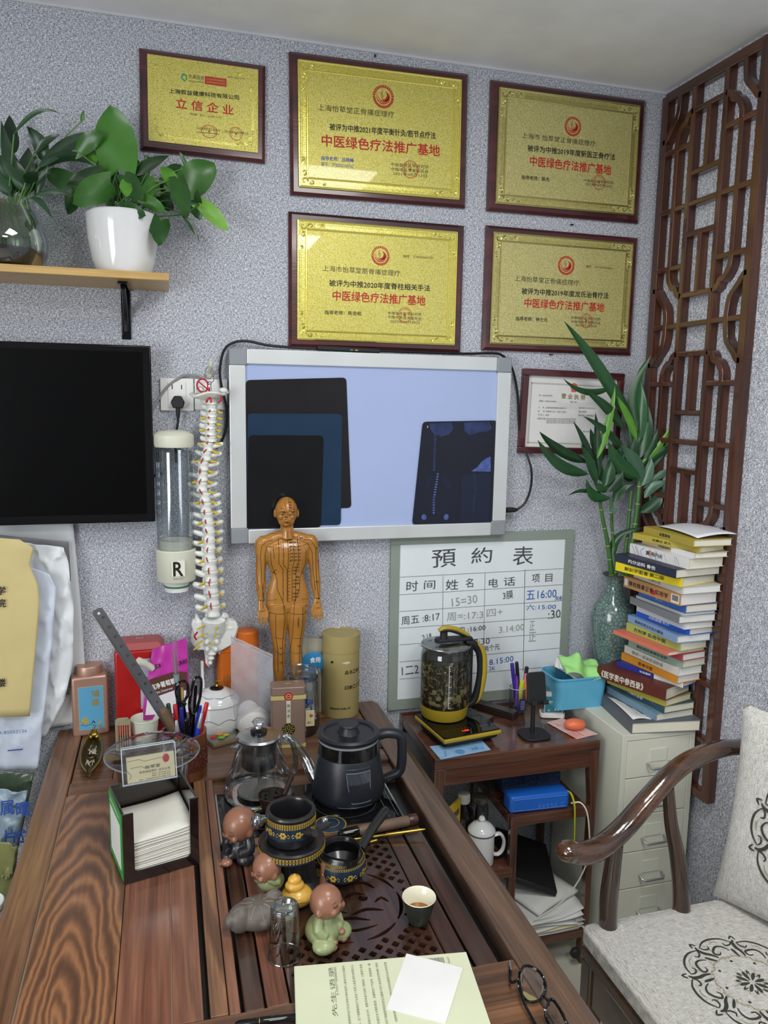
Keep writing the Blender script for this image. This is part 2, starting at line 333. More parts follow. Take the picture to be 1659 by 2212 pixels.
def flush_text():
    objs = []
    for (p, s, c, r, u, w, h, m, bold, off) in TX:
        cu = bpy.data.curves.new('t', 'FONT'); cu.body = s; cu.align_x = 'CENTER'; cu.align_y = 'CENTER'; cu.resolution_u = 2; cu.fill_mode = 'BOTH'
        o = bpy.data.objects.new('t', cu); col.objects.link(o); objs.append(o)
    bpy.context.view_layer.update(); dg = bpy.context.evaluated_depsgraph_get()
    for (p, s, c, r, u, w, h, m, bold, off), o in zip(TX, objs):
        me = bpy.data.meshes.new_from_object(o.evaluated_get(dg), depsgraph=dg)
        vs = me.vertices
        if not len(vs): continue
        xs = [v.co.x for v in vs]; ys = [v.co.y for v in vs]
        x0, x1, y0, y1 = min(xs), max(xs), min(ys), max(ys); kx = w/max(x1-x0, 1e-4); ky = h/max(y1-y0, 1e-4); n = r.cross(u)
        for v in vs:
            v.co = c+r*((v.co.x-(x0+x1)/2)*kx)+u*((v.co.y-(y0+y1)/2)*ky)+n*off
        if bold:   # heavier strokes: three close copies of the outline
            k = .02*h; vv = [v.co.copy() for v in vs]; ff = [tuple(p.vertices) for p in me.polygons]; N = len(vv); V3, F3 = [], []
            for i, (a, b) in enumerate(((-k, -k), (k, -k*.3), (0, k))): V3 += [v+r*a+u*b+n*(.00003*i) for v in vv]; F3 += [tuple(j+N*i for j in f) for f in ff]
            me = bpy.data.meshes.new('lettering'); me.from_pydata([tuple(v) for v in V3], [], F3)
        me.materials.clear(); me.materials.append(m); q = bpy.data.objects.new('lettering', me); col.objects.link(q); q.parent = p
    for o in objs: bpy.data.objects.remove(o)
RX, RY, RZ = (1, 0, 0), (0, 1, 0), (0, 0, 1)
def rotM(ax, a): return Matrix.Rotation(a, 4, ax)
def tr(*a): return Matrix.Translation(a)
def arc(c, r, a0, a1, n=12, ry=None):
    return [(c[0]+r*cos(a0+(a1-a0)*i/n), c[1]+(ry or r)*sin(a0+(a1-a0)*i/n)) for i in range(n+1)]
def rrect(w, h, r, n=4, cx=0, cy=0):
    p = []
    for sx, sy, a in ((1, 1, 0), (-1, 1, pi/2), (-1, -1, pi), (1, -1, 3*pi/2)): p += arc((cx+sx*(w/2-r), cy+sy*(h/2-r)), r, a, a+pi/2, n)
    return p

# ================================================================== the room
XR, ZC = 1.472, 2.575
CEILM = mat('ceiling_paint', 'e4e5e8', .85, bump=.1, bscale=30); FLOORM = mat('beige_floor_tile', 'c8c6b6', .3, bump=.05, bscale=20)
WALLW = mat('plain_wall_paint', 'b4b6b8', .8)
struct('floor', G().b2((-1.8, -4.1, -.05), (1.6, .1, 0)), FLOORM, smooth=False)
struct('ceiling', G().b2((-1.8, -4.1, ZC), (1.6, .1, ZC+.05)), CEILM, smooth=False)
struct('wall_back', G().b2((-1.8, 0, 0), (1.6, .1, ZC)), WALLP, smooth=False)
struct('wall_right', G().b2((XR, -4.1, 0), (XR+.1, 0, ZC)), WALLP, smooth=False)
struct('wall_left', G().b2((-1.8, -4, 0), (-1.7, 0, ZC)), WALLW, smooth=False)
struct('wall_front', G().b2((-1.7, -4.1, 0), (XR, -4, ZC)), mat('front_wall_paint', '6f7072', .8), smooth=False)
o = struct('trim_1', G().b2((-1.7, -.004, ZC-.006), (XR, -.0002, ZC)), mat('ceiling_joint', 'c9cbd0', .8), smooth=False)

# ================================================================== gold award plaques
GP1 = gold_plate('gold_plate_bright', 'd2c858', 'ada33e', .45); GP2 = gold_plate('gold_plate_dull', 'c6be78', 'a49c5c', .45)
GE = mat('gold_emboss', 'f0e478', .22, .85, bump=.2, bscale=400); GE2 = mat('gold_emboss_dull', 'c4ba78', .24, .85, bump=.2, bscale=400)
def plaque(label, px, Y=-.016, th=.014, cat='plaque', group=None, name='award_plaque'):
    P = [at(x, y, Y) for x, y in px]; w = ((P[1]-P[0]).length+(P[2]-P[3]).length)/2; h = ((P[3]-P[0]).length+(P[2]-P[1]).length)/2
    c = sum(P, Vector())/4; d = (P[1]-P[0])+(P[2]-P[3]); a = atan2(-d.z, d.x)
    t = thing(name, label, cat, (c.x, 0, c.z), rot=(0, a, 0), group=group); return t, w, h
def scroll(g, x, z, sx, sz, y, s=1.0, r=.0029):
    """one corner of leafy scrollwork in low relief"""
    for (cx, cz, rr, a0, a1) in ((.012, .012, .009, 0, 5.2), (.032, .011, .007, 3.2, 8.3), (.011, .034, .007, 4.6, 9.6), (.05, .009, .0055, .2, 5), (.009, .052, .0055, 1.4, 6.3), (.066, .008, .004, 3, 8), (.008, .068, .004, 4, 9)):
        pts = [(x+sx*s*(cx+rr*(1-.07*i)*cos(a0+(a1-a0)*i/10)), y, z+sz*s*(cz+rr*(1-.07*i)*sin(a0+(a1-a0)*i/10))) for i in range(11)]
        g.tube(pts, [r*s*(1-.05*i) for i in range(11)], 5)
def board_and_plate(t, w, h, gm, em, mx, my, plain=False, yoff=0):
    g = G(); b = .008
    g.add([(-w/2, 0, -h/2), (w/2, 0, -h/2), (w/2, 0, h/2), (-w/2, 0, h/2), (-w/2, -.009, -h/2), (w/2, -.009, -h/2), (w/2, -.009, h/2), (-w/2, -.009, h/2),
           (-w/2+b, -.016, -h/2+b), (w/2-b, -.016, -h/2+b), (w/2-b, -.016, h/2-b), (-w/2+b, -.016, h/2-b)],
          [(3, 2, 1, 0), (0, 1, 5, 4), (1, 2, 6, 5), (2, 3, 7, 6), (3, 0, 4, 7), (4, 5, 9, 8), (5, 6, 10, 9), (6, 7, 11, 10), (7, 4, 8, 11), (8, 9, 10, 11)])
    g.mk('backing_board', MAHO, t, smooth=False)
    pw, ph = w-2*mx, h-2*my
    G().box((0, -.0172, yoff), (pw, .0024, ph)).mk('gold_plate', gm, t, smooth=False, bev=.0006)
    y = -.0184; e = G(); fw_ = .028
    if not plain:
        for (a, c) in ((0, .0028), (fw_-.006, .0026)):
            X, Z = pw/2-a-.002, ph/2-a-.002; q = [(-X, y, -Z+yoff), (X, y, -Z+yoff), (X, y, Z+yoff), (-X, y, Z+yoff)]
            for k in range(4): e.tube([q[k], q[(k+1) % 4]], c, 6)
        e.mk('raised_border', em, t)
        bd = G(); X, Z = pw/2-fw_/2, ph/2-fw_/2
        for s in (-1, 1):
            n = int((2*X-.13)/.0042)
            for k in range(n):
                x = -X+.065+(2*X-.13)*k/(n-1); bd.box((x, y-.0004, s*(Z-.002)+yoff), (.0024, .002, .0085)); bd.box((x, y-.0006, s*(Z+.0055)+yoff), (.002, .002, .002))
            n = int((2*Z-.13)/.0042)
            for k in range(n):
                z = -Z+.065+(2*Z-.13)*k/(n-1); bd.box((s*(X-.002), y-.0004, z+yoff), (.0085, .002, .0024)); bd.box((s*(X+.0055), y-.0006, z+yoff), (.002, .002, .002))
        b = bd.mk('bead_relief', em, t, smooth=False); b['kind'] = 'stuff'
    for sx in (-1, 1):
        for sz in (-1, 1):
            sg = G(); i = .004 if not plain else .012
            scroll(sg, sx*(pw/2-i), sz*(ph/2-i)+yoff, -sx, -sz, y, 1.0 if not plain else .62); sg.mk('corner_scrollwork', em, t)
    if plain:
        ln = G()
        for q in (.012, .015):
            for s in (-1, 1):
                ln.box((0, y, s*(ph/2-q)+yoff), (pw-.11, .0006, .0008)); ln.box((s*(pw/2-q), y, yoff), (.0008, .0006, ph-.11))
        ln.mk('border_lines', em, t, smooth=False)
    return pw, ph
def loc_(t, x, y, Y): return mlocal(t).inverted() @ at(x, y, Y)
def ring(g, c, r0, r1, y, n=36, sy=1.0):
    vs = []
    for k in range(n):
        a = 2*pi*k/n; vs += [(c[0]+r0*cos(a), y, c[1]+r0*sy*sin(a)), (c[0]+r1*cos(a), y, c[1]+r1*sy*sin(a))]
    g.add(vs, [(2*k, 2*k+1, (2*k+3) % (2*n), (2*k+2) % (2*n)) for k in range(n)])
def crescent(g, c, R, a0, a1, w, y, n=14, cy=1):
    vs = []
    for k in range(n+1):
        f = k/n; a = a0+(a1-a0)*f; t = w*sin(pi*min(1, f*1.02))+.0003
        vs += [(c[0]+(R-t)*cos(a), y, c[1]+(R-t)*sin(a)*cy), (c[0]+R*cos(a), y, c[1]+R*sin(a)*cy)]
    g.add(vs, [(2*k, 2*k+1, 2*k+3, 2*k+2) for k in range(n)])
def emblem(t, x, y, rpx, Y=-.0184):
    c = loc_(t, x, y, Y); k = (at(x, y+rpx, Y)-at(x, y, Y)).length; yy = -.0188; C2 = (c.x, c.z); g = G()
    ring(g, C2, .78*k, 1.0*k, yy)
    crescent(g, C2, .66*k, radians(150), radians(400), .10*k, yy); crescent(g, (C2[0]+.04*k, C2[1]+.02*k), .52*k, radians(175), radians(400), .10*k, yy)
    crescent(g, (C2[0]+.16*k, C2[1]+.02*k), .42*k, radians(210), radians(450), .30*k, yy)
    g.box((C2[0]-.12*k, yy, C2[1]+.2*k), (.05*k, .0002, .75*k)); g.box((C2[0]-.22*k, yy, C2[1]+.18*k), (.04*k, .0002, .3*k)); g.box((C2[0]+.0*k, yy, C2[1]+.05*k), (.04*k, .0002, .3*k))
    g.mk('round_emblem', INKR, t, smooth=False)
    g = G()
    for j in range(26):
        a = 2*pi*j/26; M = tr(C2[0]+.89*k*cos(a), yy-.0002, C2[1]+.89*k*sin(a)) @ rotM('Y', -a+pi/2)
        g.box((0, 0, 0), (.09*k, .0002, .11*k) if j < 14 else (.05*k, .0002, .08*k), M)
    g.mk('emblem_ring_marks', GOLDI, t, smooth=False)
def star(g, c, r, y):
    p = []
    for j in range(10):
        a = pi/2+2*pi*j/10; q = r if j % 2 == 0 else r*.4; p.append((c[0]+q*cos(a), y, c[1]+q*sin(a)))
    p.append((c[0], y, c[1])); g.add(p, [(j, (j+1) % 10, 10) for j in range(10)])
def seal(t, x, y, rpx, sx=1.0, Y=-.0184):
    c = loc_(t, x, y, Y); k = (at(x, y+rpx, Y)-at(x, y, Y)).length; g = G(); C2 = (c.x, c.z); yy = -.0191
    M = Matrix.Diagonal((1, 1, 1, 1))
    ring(g, C2, .93*k*sx, 1.0*k*sx, yy, sy=1/sx); star(g, C2, .24*k, yy)
    for j in range(13):
        a = radians(-30+240*j/12); MM = tr(C2[0]+.75*k*sx*cos(a), yy, C2[1]+.75*k*sin(a)) @ rotM('Y', -a+pi/2); g.box((0, 0, 0), (.12*k, .0002, .03*k), MM); g.box((0, 0, .05*k), (.03*k, .0002, .12*k), MM); g.box((0, 0, -.04*k), (.10*k, .0002, .025*k), MM)
    g.mk('red_seal', INKR, t, smooth=False)

t, w, h = plaque('small gold plaque with green-blue drop logo, above the pothos at upper left', [(300, 102), (571.5, 139), (575, 353), (304, 321)])
board_and_plate(t, w, h, GP1, GE, .019, .018, plain=True, yoff=.004)
Y = -.0184
TW(t, '上海叙益健康科技有限公司', 365, 196, 516, 211, 10.5, INK, Y, .012); TW(t, '立 信 企 业', 380, 222.5, 504, 238, 22, INKR, Y, .012)
TW(t, '（有效期：2020.11.20-2021.11.20）', 409, 246, 479, 254, 5, INK, Y); TW(t, '水滴信用', 407, 164, 440, 169.5, 9, INK, Y); TW(t, 'www.shuidi.cn', 407, 174, 440, 177.5, 4, INK, Y)
TW(t, '企业信用信息公示平台', 424, 276, 475, 282, 5.5, INK, Y); TW(t, '上海立信资信评估有限公司', 482, 283, 536, 289, 5.5, INK, Y); TW(t, '——————', 424, 285, 475, 290, 1, INK, Y); TW(t, '编号 1101021075986', 492, 166, 529, 170, 3, INK, Y)
seal(t, 452, 284, 14, 1.3); seal(t, 510, 289, 14.5)
a = loc_(t, 466, 176, Y); G().box((a.x, -.0186, a.z), (.054, .0004, .019), rotM('Y', 0)).mk('red_label', mat('red_label', 'b5352c', .5), t, smooth=False)
TW(t, '企业征信机构备案服务', 446, 170, 486, 175.5, 4, GOLDI, -.0188); TW(t, '全国性信用评价机构', 446, 176.5, 486, 182, 4, GOLDI, -.0188)
a = loc_(t, 398, 168, Y); k = .00126
dp = lambda s_: [(a.x+s_*k*6*sin(q)*(1 if cos(q) < .3 else (1-cos(q))/.7*.95+.05), -.0186, a.z-s_*k*8*cos(q+pi)*(-1)) for q in [2*pi*j/20 for j in range(20)]]
o1, i1 = dp(1.0), dp(.55); g = G(); g.add(o1+i1, [(j, (j+1) % 20, 20+(j+1) % 20, 20+j) for j in range(10)]); g.mk('drop_logo', mat('logo_green', '4f9a3a', .5), t, smooth=False)
g = G(); g.add(o1+i1, [(j, (j+1) % 20, 20+(j+1) % 20, 20+j) for j in range(10, 20)]); g.mk('drop_logo', mat('logo_blue', '2a8a96', .5), t, smooth=False)

t, w, h = plaque('largest gold plaque dated 2021, top middle under the ceiling', [(625.5, 108.5), (1013, 158.5), (1006, 449), (628, 419.5)])
board_and_plate(t, w, h, GP1, GE, .021, .02)
TW(t, '上海怡草堂正骨痛症理疗', 687, 231, 851.5, 248, 14, INK, Y); TW(t, '被评为中推2021年度平衡针灸/筋节点疗法', 712, 273.5, 941, 293.5, 15, INK, Y, .01)
TW(t, '中医绿色疗法推广基地', 695, 303, 950, 326, 26, INKR, Y, .012); TW(t, '指导老师：吕晓峰', 693.5, 341, 764, 346.5, 9, INKB, Y, .01); TW(t, '编号：ZTB202100762', 693.5, 353.5, 764, 359.5, 9, INKB, Y)
TW(t, '中推联合医学研究院', 844.5, 355, 925.5, 361, 8, INK, Y); TW(t, '中推中医专家委员会', 844.5, 365, 925.5, 371, 8, INK, Y); TW(t, '2021年09月13日', 848.5, 374.5, 922, 380, 7.5, INK, Y)
emblem(t, 828, 209, 25); seal(t, 886.5, 366, 19)

t, w, h = plaque('gold plaque dated 2020, in the middle just above the light box', [(624.5, 455), (1004, 487), (996.5, 761.5), (624, 749)])
board_and_plate(t, w, h, GP1, GE, .022, .02)
TW(t, '上海市怡草堂筋骨痛症理疗:', 697, 579, 867, 591, 13, INK, Y); TW(t, '被评为中推2020年度脊柱相关手法', 711, 611, 929, 622.5, 14, INK, Y, .012)
TW(t, '中医绿色疗法推广基地', 719, 638, 918.5, 650, 22, INKR, Y, .012); TW(t, '指导老师：陈忠和', 701, 674.5, 780, 677.5, 9, INK, Y, .012); TW(t, '编号：ZTB202000183', 871, 553, 936, 557, 6, INK, Y)
TW(t, '中推联合医学研究院', 838, 676, 910.5, 679.5, 7, INK, Y); TW(t, '中推中医技术委员会', 838, 684.5, 910.5, 689, 7, INK, Y); TW(t, '2020年06月29日', 842.5, 694, 906, 697, 7, INK, Y)
emblem(t, 822, 552.5, 21); seal(t, 874, 680.5, 16)

t, w, h = plaque('dull gold plaque dated 2019 at top right, beside the lattice panel', [(1062, 170), (1397, 215.5), (1381.5, 482), (1054.5, 454)])
board_and_plate(t, w, h, GP2, GE2, .022, .02)
TW(t, '上海市 怡草堂正骨痛症理疗:', 1127.5, 292, 1289, 311, 12.5, INK, Y); TW(t, '被评为中推2019年度新医正骨疗法', 1139.5, 319.5, 1328.5, 339.5, 14, INK, Y, .012)
TW(t, '中医绿色疗法推广基地', 1145, 347.5, 1320, 368, 22, INKR, Y, .012); TW(t, '指导老师：陈杰', 1126.5, 382.5, 1187, 388, 9, INK, Y, .012)
TW(t, '中推联合医学研究院', 1261.5, 389.5, 1325, 395, 6.5, INK, Y); TW(t, '2019年09月06日', 1265, 397, 1321.5, 403, 6.5, INK, Y)
emblem(t, 1237.5, 273.5, 21); seal(t, 1294, 394, 16)

t, w, h = plaque('gold plaque dated 2019 behind the tip of the bamboo leaf, above the licence', [(1052.3, 485.3), (1380.3, 513.5), (1365.5, 767.5), (1043, 755.6)])
board_and_plate(t, w, h, GP2, GE2, .02, .018)
TW(t, '上海怡草堂正骨痛症理疗:', 1111.5, 600.5, 1253, 612, 12.5, INK, Y); TW(t, '被评为中推2019年度龙氏治脊疗法', 1127, 628.5, 1314.5, 639, 13.5, INK, Y, .012)
TW(t, '中医绿色疗法推广基地', 1133, 654, 1305, 664.5, 20, INKR, Y, .012); TW(t, '指导老师：钟士元', 1114, 688, 1182.5, 691, 9, INK, Y, .012); TW(t, '编号：ZTY201900463', 1266, 575, 1322.5, 579.5, 5.5, INK, Y)
TW(t, '中推联合医学研究院', 1233.5, 686, 1297, 690, 6.5, INK, Y); TW(t, '中推中医专家委员会', 1233.5, 694.5, 1297, 698, 6.5, INK, Y); TW(t, '2019年12月24日', 1243.5, 702, 1288, 705, 6.5, INK, Y)
emblem(t, 1223, 573.5, 20.5); seal(t, 1266, 693, 15.5)

# ---- business licence in its frame
t, w, h = plaque('framed white business licence behind the lucky bamboo leaves', [(1131, 797), (1349, 805.5), (1337.5, 985), (1120.5, 977)], cat='frame', name='framed_licence')
g = G(); fr = .02
for (a, b) in (((-w/2, -.018, h/2-fr), (w/2, 0, h/2)), ((-w/2, -.018, -h/2), (w/2, 0, -h/2+fr)), ((-w/2, -.018, -h/2+fr), (-w/2+fr, 0, h/2-fr)), ((w/2-fr, -.018, -h/2+fr), (w/2, 0, h/2-fr))): g.b2(a, b)
g.mk('picture_frame', MAHO, t, smooth=False, bev=.003)
G().b2((-w/2+fr, -.006, -h/2+fr), (w/2-fr, -.001, h/2-fr)).mk('licence_sheet', PAPER, t, smooth=False)
YL = -.0064; bg = mat('guilloche_grey', '9a9d90', .7); g = G(); a, b = loc_(t, 1149, 833, YL), loc_(t, 1321, 960, YL); a.x = -w/2+fr+.014; b.x = w/2-fr-.014
a.z = h/2-fr-.022; b.z = -h/2+fr+.012
for x0, x1, z0, z1 in ((a.x, b.x, a.z, a.z), (a.x, b.x, b.z, b.z)):
    n = 70
    for j in range(n): g.box((x0+(x1-x0)*j/(n-1), YL, z0), (.0022, .0002, .005), None)
for x in (a.x, b.x):
    for j in range(46): g.box((x, YL, b.z+(a.z-b.z)*j/45), (.005, .0002, .0022))
g.mk('guilloche_border', bg, t, smooth=False)['kind'] = 'stuff'
TW(t, '营 业 执 照', 1213, 855, 1264, 859, 11, mat('gold_print', '8a7430', .6), YL, .02); TW(t, '（副 本）', 1231, 868, 1247, 869, 4, INKG, YL)
for (s, x1, y1, x2) in (('统一社会信用代码', 1164, 854, 1193), ('证照编号：41000000201904180020', 1164, 866, 1201), ('名　　称  上海怡草堂健康管理咨询有限公司', 1163, 880, 1223), ('类　　型  有限责任公司（自然人独资）', 1162, 888, 1223), ('负 责 人  邢某', 1162, 896, 1186), ('经营范围', 1161, 904, 1178), ('成立日期 2016年3月30日', 1250, 881, 1285), ('营业期限', 1250, 889, 1267), ('营业场所 上海市嘉定区', 1249, 897, 1285), ('登记机关', 1259, 932, 1274)):
    TW(t, s, x1, y1, x2, y1+(x2-x1)*.035, 4, INKG, YL)
for j in range(4): TW(t, '健康咨询服务,按摩服务,中医养生保健服务,母婴护理服务,家政服务', 1180, 904+j*3.1, 1244, 905+j*3.1, 2.4, INKG, YL)
g = G(); c = loc_(t, 1240, 836, YL); ring(g, (c.x, c.z), .006, .012, YL-.0004); star(g, (c.x, c.z+.002), .006, YL-.0005); g.b2((c.x-.009, YL-.0006, c.z-.015), (c.x+.009, YL-.0002, c.z-.010)); g.mk('round_crest', mat('pale_red', 'cf5a4a', .6), t, smooth=False)
g = G(); c = loc_(t, 1302, 925, YL); ring(g, (c.x, c.z), .0145, .0155, YL-.0004); g.mk('red_seal', mat('pale_red', ''), t, smooth=False)

# ---- small dark hooks above the plaques
for i, (x, y, lb) in enumerate(((809, 122, 'black nail on the wall above the largest plaque'), (1234, 486, 'black nail between the two right-hand plaques'), (1189, 766, 'black nail on the wall above the licence frame'))):
    p = at(x, y, 0); o = G().box((p.x, -.004, p.z), ((.003, .008, .006) if i == 0 else (.009, .008, .0025))).mk('wall_nail', KM); tag(o, lb, 'nail')

# ================================================================== lattice panel on the right wall
t = thing('lattice_panel', 'tall dark wooden lattice panel with curled fretwork on the right wall', 'lattice', (XR, 0, 0))
X0, X1 = -.028, -.0002; SL, SR, S2, S3, C1, C4 = -.036, -.437, -.170, -.302, -.106, -.369
ZT, ZB = 2.548, .534; F1, P2 = 1.877, .3355
def bar(name, y0, z0, y1, z1, wd=.0155):
    if abs(y0-y1) < 1e-6: g = G().b2((X0, y0-wd/2, z0), (X1, y0+wd/2, z1))
    else: g = G().b2((X0+.001, y0, z0-wd/2), (X1, y1, z0+wd/2))
    return g.mk(name, LATW if abs(y0-y1) < 1e-6 else LATWY, t, smooth=False, bev=.003)
LATWY = wood('lattice_wood_rail', ['2f1a12', '4d2a1b', '5d3422'], 'Y', .28, coat=.5)
for y in (SL, SR): bar('stile', y, ZB, y, ZT, .029)
bar('rail', SL, ZT-.008, SR, ZT-.008, .03); bar('rail', SL, ZB+.01, SR, ZB+.01, .026)
for y in (S2, S3): bar('mullion', y, ZB+.012, y, ZT-.02, .018)
for R in (F1+P2, F1-P2, F1-3*P2):
    bar('rail', SL, R, SR, R)
    for s in (-1, 1):
        bar('short_rail', SL, R+s*.167, S2, R+s*.167); bar('short_rail', S3, R+s*.167, SR, R+s*.167)
        bar('short_rail', S2, R+s*.084, S3, R+s*.084); bar('short_rail', S2, R+s*.252, S3, R+s*.252)
        bar('short_bar', (S2+S3)/2, R+min(s*.084, s*.252), (S2+S3)/2, R+max(s*.084, s*.252))
        for (c, m_) in ((C1, S2), (C4, S3)):
            d = m_-c; z0 = R+s*.167; z = lambda f: z0+s*f
            pts = [V((X0+X1)/2, c, z(0)), V((X0+X1)/2, c+d*.04, z(.03)), V((X0+X1)/2, c+d*.3, z(.056)), V((X0+X1)/2, c+d*.55, z(.062)), V((X0+X1)/2, c+d*.7, z(.078)), V((X0+X1)/2, c+d*1.0, z(.088))]
            ps, _ = spl(pts, 5); gg = G(); wv = .0085
            vs = []
            for i, p in enumerate(ps):
                tn = (ps[min(i+1, len(ps)-1)]-ps[max(i-1, 0)]).normalized(); nn = Vector((0, -tn.z, tn.y))*wv
                vs += [(X0, p.y+nn.y, p.z+nn.z), (X0, p.y-nn.y, p.z-nn.z), (X1, p.y-nn.y, p.z-nn.z), (X1, p.y+nn.y, p.z+nn.z)]
            L = len(ps); fs = [(0, 1, 2, 3), (4*L-1, 4*L-2, 4*L-3, 4*L-4)]
            for i in range(L-1):
                for k in range(4): fs.append((4*i+k, 4*i+(k+1) % 4, 4*i+4+(k+1) % 4, 4*i+4+k))
            gg.add(vs, fs).mk('curled_corner', LATW, t, smooth=True, bev=.002)
    for c in (C1, C4): bar('short_bar', c, R-.167, c, R+.167)
def bracket(ys, zc, sgn, half=0):
    d = (C1-SL if ys == SL else C4-SR); yy = lambda f: ys+d*f
    cp = [(.0, .112), (.22, .108), (.5, .085), (.68, .072), (.92, .05), (1.0, .0)]
    full = [V(0, yy(a), zc+b) for a, b in cp]+[V(0, yy(a), zc-b) for a, b in cp[::-1][1:]]
    if half == 1: full = full[len(cp)-1:]
    if half == -1: full = full[:len(cp)]
    ps, _ = spl(full, 4); wv = .0085; vs = []
    for i, p in enumerate(ps):
        tn = (ps[min(i+1, len(ps)-1)]-ps[max(i-1, 0)]).normalized(); nn = Vector((0, -tn.z, tn.y))*wv
        vs += [(X0, p.y+nn.y, p.z+nn.z), (X0, p.y-nn.y, p.z-nn.z), (X1, p.y-nn.y, p.z-nn.z), (X1, p.y+nn.y, p.z+nn.z)]
    L = len(ps); fs = [(0, 1, 2, 3), (4*L-1, 4*L-2, 4*L-3, 4*L-4)]
    for i in range(L-1):
        for k in range(4): fs.append((4*i+k, 4*i+(k+1) % 4, 4*i+4+(k+1) % 4, 4*i+4+k))
    G().add(vs, fs).mk('curled_bracket', LATW, t, smooth=True, bev=.002)
for F in (F1, F1-2*P2):
    bar('rail', SL, F, SR, F)
    for y in (SL, SR): bracket(y, F, 1)
for y in (SL, SR): bracket(y, ZT-.02, 1, 1); bracket(y, ZB+.02, 1, -1)

# ================================================================== shelf with its bracket
a = at(365, 590, -.2); ZS = a.z
t = thing('wall_shelf', 'light wooden wall shelf carrying the two green plants', 'shelf', (0, 0, 0))
G().b2((-.75, -.2, ZS-.0175), (.017, 0, ZS)).mk('shelf_board', OAK, t, smooth=False, bev=.0015)
zb = at(270, 733, 0).z; t2 = thing('shelf_bracket', 'black metal bracket under the wooden wall shelf', 'bracket', (-.091, 0, zb))
g = G(); g.b2((-.0115, -.006, 0), (.0115, 0, ZS-.0175-zb)); g.b2((-.0115, -.15, ZS-.0235-zb), (.0115, -.006, ZS-.0175-zb)); g.mk('bracket_arm', KG, t2, bev=.002)
g = G(); g.tube([(0, -.006, .02), (0, -.02, .06), (0, -.06, ZS-zb-.05), (0, -.11, ZS-zb-.026)], .006, 8, smooth=4); g.mk('brace', K, t2)
for z in (.03, .085): G().lathe([(.0045, 0), (.003, .002)], 12, M=tr(0, -.006, z) @ rotM('X', pi/2)).mk('screw', STEEL, t2)

# ================================================================== television
t = thing('television', 'black flat television on the wall under the shelf, left edge of the photo', 'television', (0, 0, 0))
xr, z0, z1 = -.031, 1.3225, 1.7735
G().b2((-.83, -.075, z0), (xr, -.045, z1)).mk('housing', KG, t, bev=.003)
G().b2((-.81, -.0762, z0+.022), (xr-.02, -.0748, z1-.016)).mk('screen', mat('tv_screen', '020203', .2, spec=.25), t, smooth=False)
G().b2((-.6, -.045, z0+.12), (-.25, 0, z1-.12)).mk('wall_mount', KM, t, smooth=False)

# ================================================================== sockets, plug, cable
def sockplate(x0, x1, y0, y1, label):
    a, b = at(x0, y0, -.008), at(x1, y1, -.008); w, h = b.x-a.x, a.z-b.z
    t = thing('wall_socket', label, 'socket', ((a.x+b.x)/2, 0, b.z)); G().b2((-w/2, -.008, 0), (w/2, 0, h)).mk('cover_plate', WH, t, bev=.002); return t, w, h
t, w, h = sockplate(345, 419, 816, 888, 'white wall socket holding the black plug, left of the spine model')
G().b2((-w*.27, -.011, h*.1), (w*.27, -.008, h*.88)).mk('socket_insert', WH, t, bev=.0015)
for x in (-.012, .012): G().b2((x-.0012, -.0114, h*.66), (x+.0012, -.011, h*.8)).mk('slot', INK, t, smooth=False)
t, w, h = sockplate(420, 492, 818, 886, 'white wall socket half hidden behind the top of the spine model')
G().b2((-w*.27, -.011, h*.1), (w*.27, -.008, h*.88)).mk('socket_insert', WH, t, bev=.0015)
p = at(384, 870, -.02)
t = thing('power_plug', 'black power plug pushed into the left wall socket with its flex', 'plug', (p.x, -.009, p.z))
G().prism([(-.013, -.014), (.013, -.014), (.018, .002), (.009, .018), (-.009, .018), (-.018, .002)], -.024, -.002, 'y').mk('plug_body', KM, t, bev=.003)
G().tube([(0, -.014, -.012), (0, -.016, -.03), (0, -.015, -.04)], [.006, .0055, .004], 10).mk('strain_relief', KM, t)
G().tube([V(0, -.015, -.035), V(-.002, -.012, -.06), V(-.008, -.006, -.09), V(-.008, -.005, -.16)], .0032, 8, smooth=5).mk('flex', KM, t)
o = G().tube([at(323, 892, -.04), at(338, 868, -.02), at(362, 835, -.012), at(395, 812, -.012), at(420, 812, -.012), at(432, 816, -.008)], .0035, 8, smooth=6).mk('grey_cable', mat('grey_cable', '8d8d8a', .5)); tag(o, 'grey cable arching over the left wall socket', 'cable')
o = G().tube([at(331, 1030, -.01), at(343, 1022, -.008), at(352, 1024, -.006)], .0028, 8, smooth=4).mk('black_cable', K); tag(o, 'short black cable between the television and the cup dispenser', 'cable')

# ================================================================== paper-cup dispenser
p = at(378, 1275, -.055); zt = at(378, 930, -.055).z-p.z; R = .0495
t = thing('cup_dispenser', 'clear tube paper-cup dispenser marked R on the wall beside the spine model', 'dispenser', (p.x+.005, -.056, p.z))
zz = lambda y: at(378, y, -.055).z-p.z
G().shell([(R*.97, zz(1190)), (R*.97, zz(975))], 40).mk('clear_tube', thin_glass('dispenser_tube', (.80, .83, .84), .08, base=.08), t)
G().lathe([(R*1.0, zz(965)), (R*1.05, zz(960)), (R*1.05, zz(940)), (R*.8, zz(932)), (R*.4, zz(929)), (0, zz(928))], 40).mk('lid', CREAM, t)
G().lathe([(R*.98, zz(1252)), (R*1.02, zz(1250)), (R*1.05, zz(1186)), (R*1.0, zz(1184))], 40).mk('holder', CREAM, t)
for j in range(5): G().lathe([(R*.82, zz(1184)+j*.0047), (R*.86, zz(1184)+.0035+j*.0047), (R*.86, zz(1184)+.0045+j*.0047), (R*.8, zz(1184)+.0046+j*.0047)], 32).mk('paper_cup', mat('cup_rim', 'e4e4d8', .6), t)
